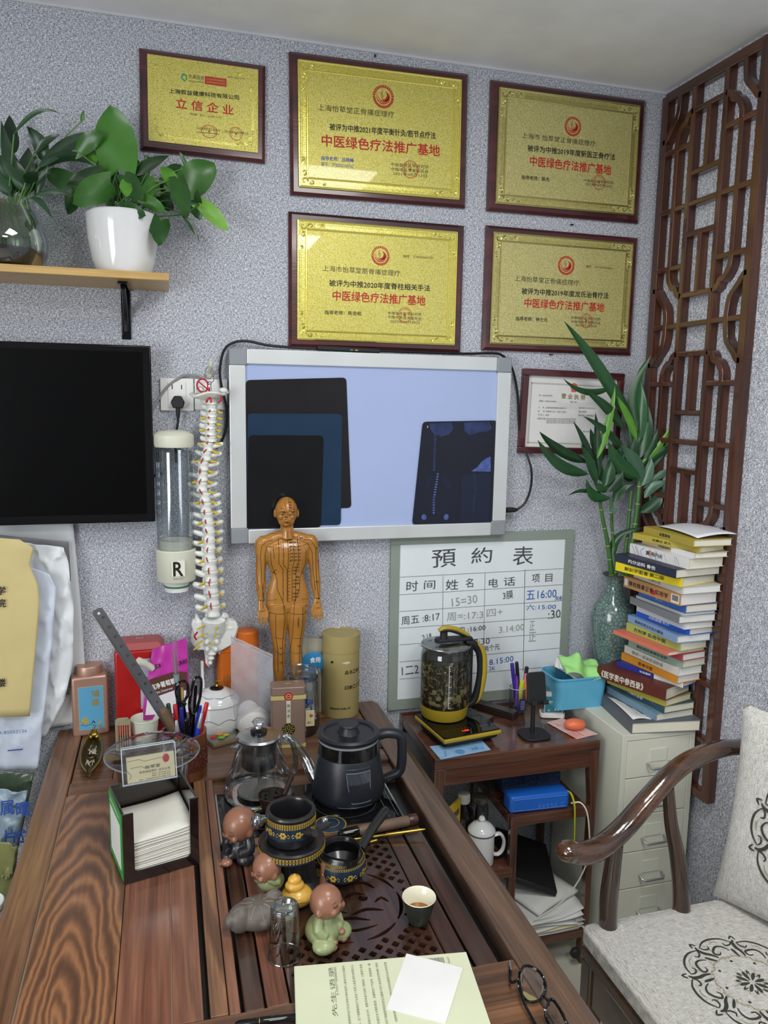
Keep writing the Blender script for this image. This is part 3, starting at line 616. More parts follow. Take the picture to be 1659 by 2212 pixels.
G().lathe([(R*.62, 0), (R*.68, zz(1250))], 32).mk('paper_cup', WH, t); G().shell([(R*.664, zz(1266)), (R*.668, zz(1262))], 32).mk('green_band', mat('green_band', '3f7a58', .5), t)
G().b2((-.02, .048, 0.03), (.02, .056, .08)).mk('wall_bracket', CREAM, t, smooth=False)
T(t, 'R', (.004, -R*1.055, zz(1220)), RX, RZ, .024, .037, INK, .03, .0012); T(t, 'DISPOSABLE PAPER CUP', (.004, -R*1.055, zz(1241)), RX, RZ, .026, .003, INK, 0, .001)
G().b2((-.013, -R*1.0605, zz(1236)), (.021, -R*.98, zz(1204))).mk('label', mat('label_cream', 'e6e7d8', .5), t, smooth=False)

# ================================================================== light box (X-ray viewer)
Y = -.045; c4 = [(497, 752), (1106, 773), (1092, 1156), (497, 1175)]; P = [at(x, y, Y) for x, y in c4]
w = ((P[1]-P[0]).length+(P[2]-P[3]).length)/2; h = ((P[3]-P[0]).length+(P[2]-P[1]).length)/2; c = sum(P, Vector())/4
t = thing('xray_light_box', 'silver framed X-ray light box with dark films clipped on it', 'light box', (c.x, 0, c.z)); LB = t
G().b2((-w/2+.002, -.035, -h/2+.002), (w/2-.002, 0, h/2-.002)).mk('housing', ALUD, t, smooth=False)
cw, ch = .047, .043; fm = mat('brushed_aluminium', 'd3d7d8', .38, .35, bump=.05)
for s in (-1, 1):
    G().b2((-w/2+cw, -.045, s*h/2), (w/2-cw, -.03, s*(h/2-ch+.004))).mk('frame_rail', fm, t, smooth=False, bev=.002)
    G().b2((s*w/2, -.045, -h/2+ch), (s*(w/2-cw+.004), -.03, h/2-ch)).mk('frame_rail', fm, t, smooth=False, bev=.002)
    for r in (-1, 1): G().b2((s*w/2, -.0465, r*h/2), (s*(w/2-cw), -.03, r*(h/2-ch))).mk('corner_cap', ALUD, t, bev=.003)
G().b2((-w/2+cw-.006, -.037, -h/2+ch-.006), (w/2-cw+.006, -.034, h/2-ch+.006)).mk('diffuser_panel', mat('opal_diffuser', 'a4b4dc', .35, var=.02, vscale=3), t, smooth=False)
def filmsheet(label, pts, m, Yf, r=.012, bend=0):
    q = [at(x, y, Yf) for x, y in pts]; n = len(q); c_ = sum(q, Vector())/n; out = []
    for i in range(n):
        a, b, d = q[i-1], q[i], q[(i+1) % n]; u, v = (a-b).normalized()*r, (d-b).normalized()*r
        for k in range(5): f = k/4; out.append(b+u*(1-f)**2+v*f*f)
    o = G().prism([(p.x-c_.x, p.z-c_.z) for p in out], -.0005, .0005, 'y').mk('xray_film', m, None, smooth=False); o.location = (c_.x, Yf, c_.z); return tag(o, label, 'X-ray film')
FM = mat('film_brown_black', '1f1d1f', .22, var=.15); FB = mat('film_teal', '14304a', .3, var=.1); FK = mat('film_black', '141517', .18, var=.2, vscale=10); FX = mat('film_navy', '0e1424', .2, var=.2, vscale=6)
filmsheet('largest blackish X-ray film, rearmost of three on the left of the light box', [(531, 821), (748, 815.5), (759, 1097), (531, 1104)], FM, -.0385)
filmsheet('dark teal X-ray film between the two black films on the light box', [(535, 893), (739, 894), (736, 1134), (531, 1137)], FB, -.0405)
o = filmsheet('small glossy black X-ray film, front one behind the figure head', [(537, 940), (699, 941), (693, 1139), (532, 1142)], FK, -.0425)
o = filmsheet('navy X-ray film with spine images on the right of the light box', [(913, 911), (1073.5, 908), (1066, 1129), (890, 1133)], FX, -.0405)
xl = mat('xray_blue', '4a5c9c', .4, var=.4, vscale=60); xd = mat('xray_dim', '26335e', .4, var=.5, vscale=40)
Yx = -.0413; g = G(); g2 = G()
def xq(g, x, y, sx, sy, a=0):
    p = at(x, y, Yx)-o.location; g.lathe([(.0006*sx/2*1.2, 0), (.0003*sx, .0002)], 8, M=tr(p.x, p.y, p.z) @ rotM('Y', a) @ rotM('X', pi/2) @ Matrix.Diagonal((1, sy/sx, 1, 1)))
for k in range(16): xq(g, 946-(k*.9 if k < 10 else 9), 1024+k*5.6, 11, 7, .1)
for k in range(16): xq(g2, 1025+2*sin(k/3), 1024+k*5.4, 8, 6)
for k in range(18): xq(g2, 941-k*.2, 930+k*5, 12, 7)
for s, yy in ((-1, 1117), (1, 1117)): xq(g, 940+s*24, yy, 22, 26, s*.3)
for k in range(7): xq(g2, 932-k*2, 1028+k*4, 26, 2, .8); xq(g2, 958+k*2, 1028+k*4, 26, 2, -.8)
g.mk('bright_spine_image', xl, o, smooth=False); g2.mk('dim_spine_image', xd, o, smooth=False)
def poly(m, pts, nm):
    q = [at(x, y, Yx)-o.location for x, y in pts]; G().add([(p.x, p.y, p.z) for p in q], [tuple(range(len(q)))]).mk(nm, m, o, smooth=False)
poly(xl, [(1018, 1018), (1060, 1019), (1060, 986), (1050, 990), (1040, 998), (1030, 1010)], 'bright_image_patch')
poly(xd, [(928, 915), (975, 913), (980, 925), (970, 938), (953, 943), (938, 938), (930, 928)], 'skull_image'); poly(xd, [(1003, 913), (1056, 911), (1063, 925), (1052, 932), (1035, 934), (1015, 940), (1003, 930)], 'skull_image')
poly(mat('film_panel_dim', '141c34', .3), [(996, 1025), (1060, 1022), (1056, 1127), (994, 1128)], 'image_panel')
TX.append((o, 'R', (at(924, 922, Yx)-o.location), Vector(RX), Vector(RZ), .003, .006, INKW, 0, .0002))
# cables of the light box
pts = [(573, 966, -.03), (588, 952, -.03)]
o = G().tube([at(466, 968, -.012), at(480, 950, -.02), at(489, 920, -.02), at(489, 880, -.02), at(480, 842, -.02), at(475, 800, -.02), at(484, 757, -.02), at(505, 740, -.02), at(535, 737, -.02), at(580, 746, -.018), at(640, 751, -.018), at(684, 753, -.02)], .0036, 8, smooth=6).mk('black_cable', K); tag(o, 'black cable looping from behind the spine model over the light box', 'cable')
o = G().tube([at(820, 758, -.02), at(900, 761, -.018), at(1000, 764, -.018), at(1060, 763, -.018), at(1085, 768, -.02), at(1106, 795, -.02), at(1118, 850, -.012), at(1122, 920, -.012), at(1132, 965, -.012), at(1147, 1010, -.03), at(1147, 1050, -.03), at(1135, 1085, -.03), at(1117, 1101, -.03)], .0036, 8, smooth=6).mk('black_cable', K); tag(o, 'black cable hanging down the right side of the light box to its plug', 'cable')
a, b = at(1117, 1101, -.03), at(1094, 1102, -.03); o = G().tube([a, a*.6+b*.4, b], [.005, .008, .0085], 10).mk('cable_connector', KM); tag(o, 'black connector plugged into the right edge of the light box', 'plug')
a, b = at(684, 752, -.03), at(820, 759, -.03); o = G().box((0, 0, 0), ((b-a).length, .024, .012)).mk('power_adapter', KM, bev=.003); o.location = ((a+b)/2); o.location.z += .0005; o.rotation_euler = (0, atan2(a.z-b.z, b.x-a.x), 0); tag(o, 'flat black switch unit lying on top of the light box', 'adapter')
for x, m_ in ((.002, 'led_teal'), (.016, 'led_yellow')): G().b2((x, -.0125, -.003), (x+.008, -.0115, 0)).mk('indicator', mat(m_, '3f8a8a' if 'teal' in m_ else 'c0a030', .4), o, smooth=False)

# ================================================================== whiteboard with the appointment table
Yb = -.012; P = [at(x, y, Yb) for x, y in ((862, 1178.4), (1222, 1163.4), (1204, 1478), (860, 1502))]
x0, x1 = (P[0].x+P[3].x)/2, (P[1].x+P[2].x)/2; z1, z0 = (P[0].z+P[1].z)/2, .745
t = thing('whiteboard', 'whiteboard with handwritten appointment table leaning behind the glass pot', 'whiteboard', ((x0+x1)/2, 0, z0-.035)); w, h = x1-x0, z1-z0
fr = mat('grey_green_frame', '8b958c', .5); fb = .028
G().b2((-w/2, -.011, .03), (w/2, -.001, .04+h)).mk('writing_surface', mat('whiteboard_surface', 'dfe6ea', .3, var=.03, vscale=6), t, smooth=False)
for a, b in (((-w/2-fb, -.014, .035+h), (w/2+fb, 0, .035+h+fb)), ((-w/2-fb, -.014, 0.002), (w/2+fb, 0, .035)), ((-w/2-fb, -.0138, .035), (-w/2, 0, .035+h)), ((w/2, -.0138, .035), (w/2+fb, 0, .035+h))): G().b2(a, b).mk('frame_strip', fr, t, smooth=False, bev=.001)
mk = mat('marker_black', '44474e', .6, var=.4, vscale=90); mkb = mat('marker_blue', '2f5fb0', .6); mkg = mat('marker_faded', '9a9c9c', .7)
TW(t, '預', 933, 1208, 985, 1204, 38, mk, Yb); TW(t, '約', 1018, 1201, 1063, 1198, 34, mk, Yb); TW(t, '表', 1108, 1201, 1152, 1200, 40, mk, Yb)
for s, xa, xb, y, hh in (('时', 878, 903, 1266, 22), ('间', 916, 940, 1263, 19), ('姓', 963, 990, 1263, 22), ('名', 1006, 1022, 1259, 20), ('电', 1056, 1076, 1259, 19), ('话', 1088, 1113, 1256, 19), ('项', 1149, 1166, 1249, 18), ('目', 1178, 1193, 1248, 17)): TW(t, s, xa, y+.5, xb, y-.5, hh, mk, Yb)
for s, xa, ya, xb, yb, hh, m_ in (('15=30', 976, 1302, 1031, 1293, 18, mkg), ('3膜', 1086, 1287, 1108, 1283, 18, mk), ('五16:00', 1137, 1286, 1202, 1281, 19, mkb), ('妹', 1199, 1292, 1216, 1292, 10, mkb), ('六:15:00', 1137, 1312, 1201, 1310, 12, mkb), (':30', 1184, 1328, 1211, 1325, 18, mk), ('周五 :8:17', 867, 1342, 950, 1331, 18, mk), ('周=:17:3', 965, 1333, 1044, 1327, 18, mkg), ('四+', 1051, 1325, 1086, 1321, 16, mkg), ('四 :16:00', 990, 1362, 1049, 1355, 12, mk), ('3.14:00', 1078, 1361, 1132, 1354, 14, mkg), ('2:18', 912, 1378, 932, 1373, 12, mk), ('13:30', 1018, 1388, 1058, 1384, 13, mk), ('两个元', 1045, 1402, 1079, 1396, 13, mk), ('正', 1144, 1352, 1155, 1351, 20, mkg), ('正', 1142, 1376, 1158, 1375, 20, mkg), ('8.15:00', 1057, 1431, 1109, 1422, 12, mkb), ('26:', 1056, 1444, 1070, 1442, 9, mkb), ('1二2', 868, 1450, 904, 1445, 18, mk)):
    TW(t, s, xa, ya, xb, yb, hh, m_, Yb)
g = G()
def line(xa, ya, xb, yb, th=.0009):
    a, b = at(xa, ya, Yb), at(xb, yb, Yb); inv = mlocal(t).inverted(); a, b = inv @ a, inv @ b
    M = tr(*((a+b)/2)) @ rotM('Y', -atan2(b.z-a.z, b.x-a.x)); g.box((0, 0, 0), ((b-a).length, .0004, th), M)
for ya, yb in ((1247, 1228), (1285, 1262.5), (1321, 1297), (1357, 1332), (1393, 1366), (1430, 1399), (1467, 1438)): line(863, ya, 1219, yb)
for xa, ya, xb, yb in ((957, 1243, 955, 1470), (1048, 1237, 1043, 1465), (1134, 1231, 1130, 1450)): line(xa, ya, xb, yb, .0014 if xa > 1100 else .0009)
g.mk('ruled_lines', mk, t, smooth=False)

# ================================================================== leaves
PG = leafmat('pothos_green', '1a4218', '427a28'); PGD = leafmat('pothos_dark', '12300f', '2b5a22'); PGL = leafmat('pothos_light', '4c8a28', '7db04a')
LGD = leafmat('lily_dark', '0f2a14', '24492a'); BGD = leafmat('bamboo_leaf_dark', '15331c', '2e5c36'); BGG = leafmat('bamboo_leaf_grey', '3a5c48', '5d7f6a'); BGL = leafmat('bamboo_leaf_light', '3f7a22', '74a83c')
STEM = leafmat('green_stem', '2f5f24', '5f8f3a', .45)
def leaf(parent, a, b, w, m, lift=0, sidebend=0, heart=False, rollv=0, fold=.18, name='leaf', n=10, org=None):
    """blade between two room points; w is the full width in metres"""
    a, b = Vector(a), Vector(b); ln = (b-a).length; d = (b-a)/ln; tocam = (CAM-(a+b)/2).normalized()
    sd = d.cross(tocam).normalized(); nr = sd.cross(d).normalized()
    q = Matrix.Rotation(rollv, 3, d); sd = q @ sd; nr = q @ nr
    upw = Vector((0, 0, 1)); vs = []; nv = 4; o = org or Vector()
    for i in range(n+1):
        f = i/n; c = a+d*(ln*f)+upw*(lift*4*f*(1-f)*ln)+sd*(sidebend*4*f*(1-f)*ln)
        if heart: wf = (max(0, 1-f)**.62)*((f+.12)**.42)*1.30
        else: wf = (sin(pi*min(1, f**.75*.97+.03)))**.8
        for j in range(nv+1):
            v = (j/nv-.5)*2; back = -d*(ln*.17*abs(v)*(1-f)**5) if heart else Vector()
            vs.append(c+sd*(v*w/2*wf)+back+nr*(-fold*abs(v)*w/2*wf+.06*w*sin(f*7+v*2)*abs(v))-o)
    g = G(); g.add(vs, [(i*(nv+1)+j, i*(nv+1)+j+1, (i+1)*(nv+1)+j+1, (i+1)*(nv+1)+j) for i in range(n) for j in range(nv)])
    ob = g.mk(name, m, parent, ang=180); return ob
def leafpx(parent, bx, by, tx, ty, wpx, m, Y0, Y1, **k):
    a, b = at(bx, by, Y0), at(tx, ty, Y1); s = (at(bx+1, by, Y0)-a).length; return leaf(parent, a, b, wpx*s, m, org=parent.location, **k)
def stem(parent, pts, r, m=STEM, name='stem'):
    o = parent.location; return G().tube([Vector(p)-o for p in pts], r, 6, smooth=4).mk(name, m, parent)

# ---- pothos in a white pot
p0 = at(268, 581, -.115); t = thing('potted_pothos', 'heart-leaved green pothos in a glossy white pot on the wall shelf', 'plant', (p0.x, -.115, ZS)); PT = t
G().lathe([(.045, 0), (.062, .003), (.072, .03), (.081, .08), (.084, .138), (.081, .142), (.078, .138), (.074, .1)], 48).mk('pot', CER, t)
G().lathe([(0, .105), (.0765, .105), (.0765, .107), (0, .107)], 32).mk('soil', mat('soil', '2a211b', .95, bump=1, bscale=80), t)
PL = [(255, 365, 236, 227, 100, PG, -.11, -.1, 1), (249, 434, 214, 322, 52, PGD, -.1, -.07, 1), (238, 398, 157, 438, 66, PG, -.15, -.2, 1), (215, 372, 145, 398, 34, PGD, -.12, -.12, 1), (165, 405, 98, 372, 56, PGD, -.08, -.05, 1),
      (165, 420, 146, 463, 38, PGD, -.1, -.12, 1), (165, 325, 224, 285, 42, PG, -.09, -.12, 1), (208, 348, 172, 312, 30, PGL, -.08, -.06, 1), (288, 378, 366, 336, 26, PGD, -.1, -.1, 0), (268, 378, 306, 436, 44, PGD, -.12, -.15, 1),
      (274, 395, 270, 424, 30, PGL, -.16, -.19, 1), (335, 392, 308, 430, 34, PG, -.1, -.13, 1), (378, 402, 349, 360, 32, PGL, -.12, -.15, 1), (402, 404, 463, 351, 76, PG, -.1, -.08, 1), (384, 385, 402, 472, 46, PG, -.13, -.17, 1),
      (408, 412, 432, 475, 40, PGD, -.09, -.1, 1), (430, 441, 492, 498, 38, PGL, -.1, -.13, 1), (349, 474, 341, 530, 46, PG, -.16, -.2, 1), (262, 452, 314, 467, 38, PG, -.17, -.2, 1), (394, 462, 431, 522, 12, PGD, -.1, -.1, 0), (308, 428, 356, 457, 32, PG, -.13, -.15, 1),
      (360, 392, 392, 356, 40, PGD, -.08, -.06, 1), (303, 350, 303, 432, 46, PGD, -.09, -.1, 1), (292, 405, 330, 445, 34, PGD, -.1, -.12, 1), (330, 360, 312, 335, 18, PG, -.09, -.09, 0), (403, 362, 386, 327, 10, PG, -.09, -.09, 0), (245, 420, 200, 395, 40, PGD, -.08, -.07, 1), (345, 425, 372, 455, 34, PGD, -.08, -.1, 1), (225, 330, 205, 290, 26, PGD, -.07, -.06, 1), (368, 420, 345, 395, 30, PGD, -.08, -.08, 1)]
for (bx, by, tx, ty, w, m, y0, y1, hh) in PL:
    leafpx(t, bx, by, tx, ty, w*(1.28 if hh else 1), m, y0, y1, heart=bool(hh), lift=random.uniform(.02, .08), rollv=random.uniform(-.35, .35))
    if random.random() < .95:
        s = at(262+random.uniform(-30, 30), 462, -.115); e = at(bx, by, y0); stem(t, [s, s*.5+e*.5+Vector((0, 0, .02)), e], .0016)
stem(t, [at(290, 465, -.17), at(312, 484, -.17), at(329, 503, -.165), at(349, 476, -.16)], .0024); stem(t, [at(305, 480, -.16), at(345, 468, -.13), at(398, 462, -.12), at(430, 441, -.1)], .002)

# ---- peace lily in a glass bowl
q0 = at(2, 558, -.11); t = thing('lily_bowl', 'long-leaved dark green water plant in a round glass bowl on the shelf', 'plant', (q0.x, -.11, ZS))
R = .105
G().shell([(.05, .002), (.088, .006), (.104, .035), (.106, .06), (.097, .105), (.078, .142), (.076, .150), (.080, .156)], 40).mk('glass_bowl', thin_glass('bowl_glass', (.82, .88, .84), .03, base=.05), t)
G().lathe([(.0, .004), (.086, .008), (.101, .035), (.101, .040), (0, .043)], 32).mk('dark_gravel', mat('dark_gravel', '241f18', .8, bump=1, bscale=120), t)
G().lathe([(.100, .042), (.102, .06), (.093, .10), (.074, .135), (0, .135)], 32).mk('water', thin_glass('water', (.70, .78, .66), .02), t)
for k in range(12):
    a = random.uniform(0, 6.3); r = random.uniform(.01, .05); G().tube([V(r*cos(a)*.5, r*sin(a)*.5, .16), V(r*cos(a), r*sin(a), .1), V(r*1.4*cos(a+.4), r*1.4*sin(a+.4), .045)], .0016, 5, smooth=3).mk('root', mat('root', '6f6a45', .7), t)
LL = [(25, 335, 20, 248, 36, .02, 0), (30, 290, 131, 246, 11, .22, 0), (95, 350, 57, 272, 36, .05, .1), (75, 330, 131, 291, 16, .1, 0), (75, 372, 219, 366, 26, .22, 0), (72, 424, 162, 424, 12, .12, 0), (85, 360, 226, 288, 30, .1, 0), (50, 405, 8, 305, 34, 0, 0), (52, 405, 62, 318, 42, 0, 0), (42, 412, -6, 330, 34, 0, 0), (55, 412, 32, 345, 40, 0, 0), (60, 415, 98, 385, 20, .1, 0), (68, 425, 113, 472, 15, .15, 0), (40, 415, 50, 368, 34, 0, 0), (30, 405, 2, 260, 30, 0, 0), (62, 400, 78, 335, 26, 0, 0), (20, 420, -20, 350, 36, 0, 0), (45, 420, 88, 395, 22, .1, 0), (75, 425, 105, 352, 16, 0, 0), (25, 425, 10, 365, 34, 0, 0), (50, 425, 66, 372, 26, 0, 0), (55, 395, 82, 370, 28, 0, 0)]
for (bx, by, tx, ty, w, lf, sb) in LL:
    y0 = random.uniform(-.13, -.07); leafpx(t, bx, by, tx, ty, w, LGD, y0, y0+random.uniform(-.03, .02), lift=lf, sidebend=sb, rollv=random.uniform(-.4, .4))
    s = at(random.uniform(5, 40), 468, -.11); e = at(bx, by, y0); stem(t, [s, s*.5+e*.5, e], .0017)
stem(t, [at(75, 385, -.09), at(120, 320, -.09), at(170, 268, -.09), at(178, 262, -.09)], .0014); leafpx(t, 176, 264, 181, 238, 9, PG, -.09, -.09)

# ================================================================== spine model hanging on a wall hook
BONE = mat('bone_plastic', 'dfe2dd', .28, bump=.25, bscale=120, coat=.2); NRV = mat('nerve_yellow', 'c9b02c', .4); ART = mat('artery_red', 'b3202a', .35)
def vert_mesh(w, h, dz, tp, sp):
    """one vertebra: waisted body, two transverse processes, articular knobs, spinous process (front is -Y)"""
    g = G(); g.lathe([(w*.47, -h*.5), (w*.5, -h*.42), (w*.40, 0), (w*.5, h*.42), (w*.47, h*.5)], 16, sy=.8)
    for s in (-1, 1):
        g.tube([V(s*w*.22, w*.25, h*.05), V(s*w*.6, w*.5, h*.1), V(s*w*tp, w*.62, h*.28)], [w*.28, w*.25, w*.23], 8, smooth=3)
        g.ell((s*w*.3, w*.55, h*.55), (w*.16, w*.14, h*.4)); g.ell((s*w*.28, w*.6, -h*.5), (w*.16, w*.14, h*.34)); g.ell((s*w*tp, w*.63, h*.3), w*.21)
    g.tube([V(0, w*.5, 0), V(0, w*.9, -h*.1), V(0, w*(sp), -h*dz)], [w*.16, w*.1, w*.12], 8, flat=1.6, smooth=3)
    o = g.mk('vertebra', BONE); bake(o, w*.055, .5, 3); me = o.data; bpy.data.objects.remove(o); return me
VC, VT, VL = vert_mesh(.029, .0150, .4, .72, .9), vert_mesh(.031, .027, .9, 1.12, 1.3), vert_mesh(.038, .031, .3, .98, 1.2)
Ysp = -.075
sp0 = at(453, 812, -.03)
t = thing('spine_model', 'white full-length human spine model with yellow nerves hanging on the wall', 'anatomical model', (sp0.x, Ysp, at(451, 1442, Ysp).z)); o0 = t.location
CY = [(457, 868), (457.5, 882), (457, 896), (456, 909), (454, 922), (455, 935), (456, 949)]
TY = [(449, 966), (445, 985), (439, 1007), (437, 1030), (436, 1052), (443, 1074), (445, 1096), (448, 1117), (451, 1137), (452.5, 1157), (453, 1177), (453, 1198)]
LY = [(455, 1220), (457, 1244), (457.5, 1269), (460, 1295), (462, 1320)]
allv = [(x, y, VC, .1) for x, y in CY]+[(x, y, VT, -.45+.07*i) for i, (x, y) in enumerate(TY)]+[(x, y, VL, .32) for x, y in LY]
cpts = []
for i, (x, y, me, rz) in enumerate(allv):
    p = at(x, y, Ysp)-o0; v = bpy.data.objects.new('vertebra', me); col.objects.link(v); v.parent = t; v.location = p
    s = 1.0+.0*i+(.018*(i-7) if me is VT else 0)-(.09 if me is VT else 0)
    v.scale = (s, s, s*(1 if me is not VT else .93)); v.rotation_euler = (.05*sin(i), .06*sin(i*1.7), rz); cpts.append((p, rz))
for i in range(len(cpts)-1):
    (a, ra), (b, rb) = cpts[i], cpts[i+1]; m = (a+b)/2; r = (ra+rb)/2; w = .012 if i < 7 else (.0135 if i < 19 else .017)
    G().lathe([(w*.9, -.002), (w, 0), (w*.9, .002)], 14, c=m, sy=.8).mk('disc', mat('disc_grey', 'c8c9b8', .4), t)
    for s in (-1, 1):
        if i < 1 or (s < 0 and i % 2): continue
        q = m+Vector((s*w*.9*cos(r)-.006*sin(r), s*w*.9*sin(r)+.006, .0)); e = q+Vector((s*.018, -.008, -.003 if i < 14 else -.008)); G().tube([q, q*.5+e*.5, e], [.0036, .0034, .0018], 7).mk('nerve', NRV, t)
    if i > 0 and i < 23:
        G().tube([a+Vector((-.007+.003*sin(i*2), -w*1.02, -.004)), m+Vector((-.008, -w*.98, .001)), b+Vector((-.007, -w*1.0, .008)) if i > 6 else m+Vector((-.005, -w*1.02, -.002))], [.0012, .0019, .001], 6).mk('artery', ART, t)
# occiput plate
pc = at(451, 850, Ysp)-o0; g = G(); n = 30; vs = []; fs = []
for j in range(5):
    for k in range(n):
        a = 2*pi*k/n; r = (.0, .35, .7, .92, 1.0)[j]; rr = 1+.07*sin(5*a+1)+.05*sin(9*a); vs.append((pc.x+.047*r*rr*cos(a), pc.y+.036*r*rr*sin(a), pc.z-.013*(1-r*r)+.004*sin(3*a)*r+.004*cos(a)*r))
for j in range(4):
    for k in range(n): fs.append((j*n+k, j*n+(k+1) % n, (j+1)*n+(k+1) % n, (j+1)*n+k))
g.add(vs, fs); g.mk('occipital_plate', BONE, t, solid=.005)
G().ell((pc.x+.036, pc.y-.012, pc.z+.008), (.012, .01, .008)).mk('mastoid', BONE, t); G().ell((pc.x-.022, pc.y, pc.z+.009), (.011, .01, .009)).mk('mastoid', BONE, t)
G().tube([pc+Vector((-.008, -.03, -.022)), pc+Vector((-.004, -.034, -.014)), pc+Vector((.002, -.03, -.012)), pc+Vector((.004, -.03, -.024))], .003, 7, smooth=3).mk('artery', ART, t)
G().tube([pc+Vector((.03, -.02, -.005)), pc+Vector((.029, -.02, -.016)), pc+Vector((.022, -.02, -.024))], .0025, 7, smooth=3).mk('artery', ART, t)
g = G()
for a0, c in ((0, (-.016, .01)),): g.tube([pc+Vector((c[0]+.014*cos(a), -.012, .020+.017*sin(a))) for a in [2*pi*k/14 for k in range(15)]], .0022, 6)
g.tube([pc+Vector((-.026, -.012, .030)), pc+Vector((.004, -.012, .004)), pc+Vector((.014, -.014, .002))], .002, 6); g.mk('artery_ring', ART, t)
rod = at(453, 822, Ysp)-o0
g = G(); g.tube([pc+Vector((.002, 0, -.01)), pc+Vector((.003, -.002, .012)), pc+Vector((.002, 0, .03))], .0042, 8); g.ell(pc+Vector((.002, 0, .026)), .006); g.mk('steel_rod', CHROME, t)
hk = at(452, 803, Ysp)-o0; G().tube([hk+Vector((-.011, 0, -.022)), hk+Vector((-.010, 0, .0)), hk+Vector((-.004, .0, .012)), hk+Vector((.004, .0, .012)), hk+Vector((.010, 0, 0)), hk+Vector((.011, 0, -.022)), hk+Vector((.0, 0, -.028)), hk+Vector((-.011, 0, -.022))], .0012, 6, smooth=4).mk('wire_hanger', STEEL, t)
# sacrum, wings and tail bone
sc0 = at(460, 1345, Ysp)-o0; g = G(); P_ = lambda x, y, dy=0: at(x, y, Ysp+dy)-o0
g.tube([P_(462, 1338), P_(460, 1362, .012), P_(457, 1390, .025), P_(452, 1418, .025), P_(449, 1440, .012)], [.032, .032, .026, .013, .005], 12, flat=.6, upv=(0, 1, 0), smooth=3)
g.tube([P_(462, 1348, .01), P_(485, 1352, .02), P_(506, 1354, .03)], [.026, .028, .020], 10, flat=.45, upv=(0, 1, 0), smooth=3)
g.tube([P_(496, 1352, .02), P_(488, 1388, .03), P_(468, 1408, .03)], [.026, .024, .014], 10, flat=.45, upv=(0, 1, 0), smooth=3)
g.tube([P_(455, 1345, .01), P_(432, 1352, .02), P_(419, 1350, .03)], [.018, .014, .006], 10, flat=.45, upv=(0, 1, 0), smooth=3)
g.tube([P_(428, 1350, .02), P_(421, 1385, .03), P_(436, 1402, .03)], [.013, .012, .010], 10, flat=.45, upv=(0, 1, 0), smooth=3)
g.tube([P_(424, 1325, .03), P_(428, 1345, .02), P_(432, 1360, .02)], [.004, .010, .012], 8); g.tube([P_(488, 1328, .0), P_(478, 1338, .01), P_(466, 1345, .02)], [.010, .008, .010], 8)
for k in range(4):
    for s in (-1, 1): g.ell(P_(457+s*(15-k*2), 1358+k*15, .004), (.007, .006, .008))
for k in range(3): g.ell(P_(458-k*2, 1412+k*10, .01), (.013-k*.003, .009, .006))
for pl, dy in (([(470, 1333), (490, 1338), (510, 1341), (514, 1352), (509, 1368), (498, 1392), (480, 1402), (464, 1408), (456, 1396)], .022), ([(454, 1335), (434, 1347), (416, 1336), (413, 1348), (419, 1368), (412, 1386), (424, 1402), (446, 1402)], .022)):
    q = [P_(x, y, dy) for x, y in pl]; g.prism([(v.x, v.z) for v in q], q[0].y-.011, q[0].y+.009, 'y')
o = g.mk('sacrum', BONE, t); bake(o, .0018, .5, 3)
for (x, y, s) in ((440, 1352, -1), (443, 1370, -1), (437, 1384, -1), (432, 1396, -1), (468, 1353, 1), (464, 1369, 1), (456, 1388, 1)):
    a = P_(x, y, -.012); G().tube([a, a+Vector((s*.006-.006, -.006, -.004)), a+Vector((s*.01-.008, -.01, -.006))], [.0028, .0026, .0015], 7).mk('nerve', NRV, t)
G().tube([P_(425, 1382, -.02), P_(420, 1374, -.02), P_(427, 1365, -.02)], .0025, 7, smooth=3).mk('artery', ART, t); G().tube([P_(437, 1424, .0), P_(444, 1434, 0), P_(449, 1441, .0)], .0016, 7, smooth=3).mk('artery', ART, t)
# hook on the wall
a = at(452, 783, -.02); o = G().tube([V(a.x, 0, a.z-.03), V(a.x, -.012, a.z-.035), V(a.x, -.02, a.z-.025), V(a.x-.0, -.045, a.z-.020), V(a.x, -.08, a.z-.012), V(a.x, -.088, a.z+.002)], [.008, .007, .0055, .005, .005, .006], 10, smooth=4).mk('wall_hook', CREAM); tag(o, 'cream wall hook carrying the spine model', 'hook')
# white stand pole seen below the tail bone
p = at(438, 1500, -.06); zb_ = .746
o = G().lathe([(.012, 0), (.012, .004), (.006, .008), (.006, at(438, 1470, -.06).z-zb_), (.0045, at(438, 1468, -.06).z-zb_), (.0045, at(438, 1428, -.06).z-zb_), (0, at(438, 1427, -.06).z-zb_)], 14).mk('white_pole', WH); o.location = (p.x, -.06, zb_); tag(o, 'thin white upright pole under the tail bone of the spine model', 'pole')

# ================================================================== acupuncture figure
SKN = mat('figure_ochre', 'a9742f', .3, coat=.4, bump=.05, bscale=30, var=.1, vscale=15)
YF = -.082
def fp(x, y, dy=0): return at(320+x/4.1475, 1080+y/4.1475, YF+dy)
zfeet = .772
fc = fp(1245, 1500); t = thing('acupuncture_figure', 'ochre standing male figure covered with acupuncture lines, in front of the light box', 'figure', (fc.x, YF, .746)); o0 = t.location.copy(); AF = t
g = G(); U = .000308
def F(x, y, dy=0): return fp(x, y, dy)-o0
lv = [(330, 70, 34, .004), (352, 150, 44, .002), (375, 205, 56, 0), (410, 225, 68, -.002), (460, 200, 78, -.003), (520, 190, 78, -.002), (590, 172, 70, 0), (650, 145, 62, 0), (700, 150, 62, 0), (760, 168, 66, .001), (820, 188, 74, .003), (880, 196, 80, .004), (940, 194, 78, .003), (990, 170, 62, .002)]
pr = []; n = 28; vs = []; fs = []
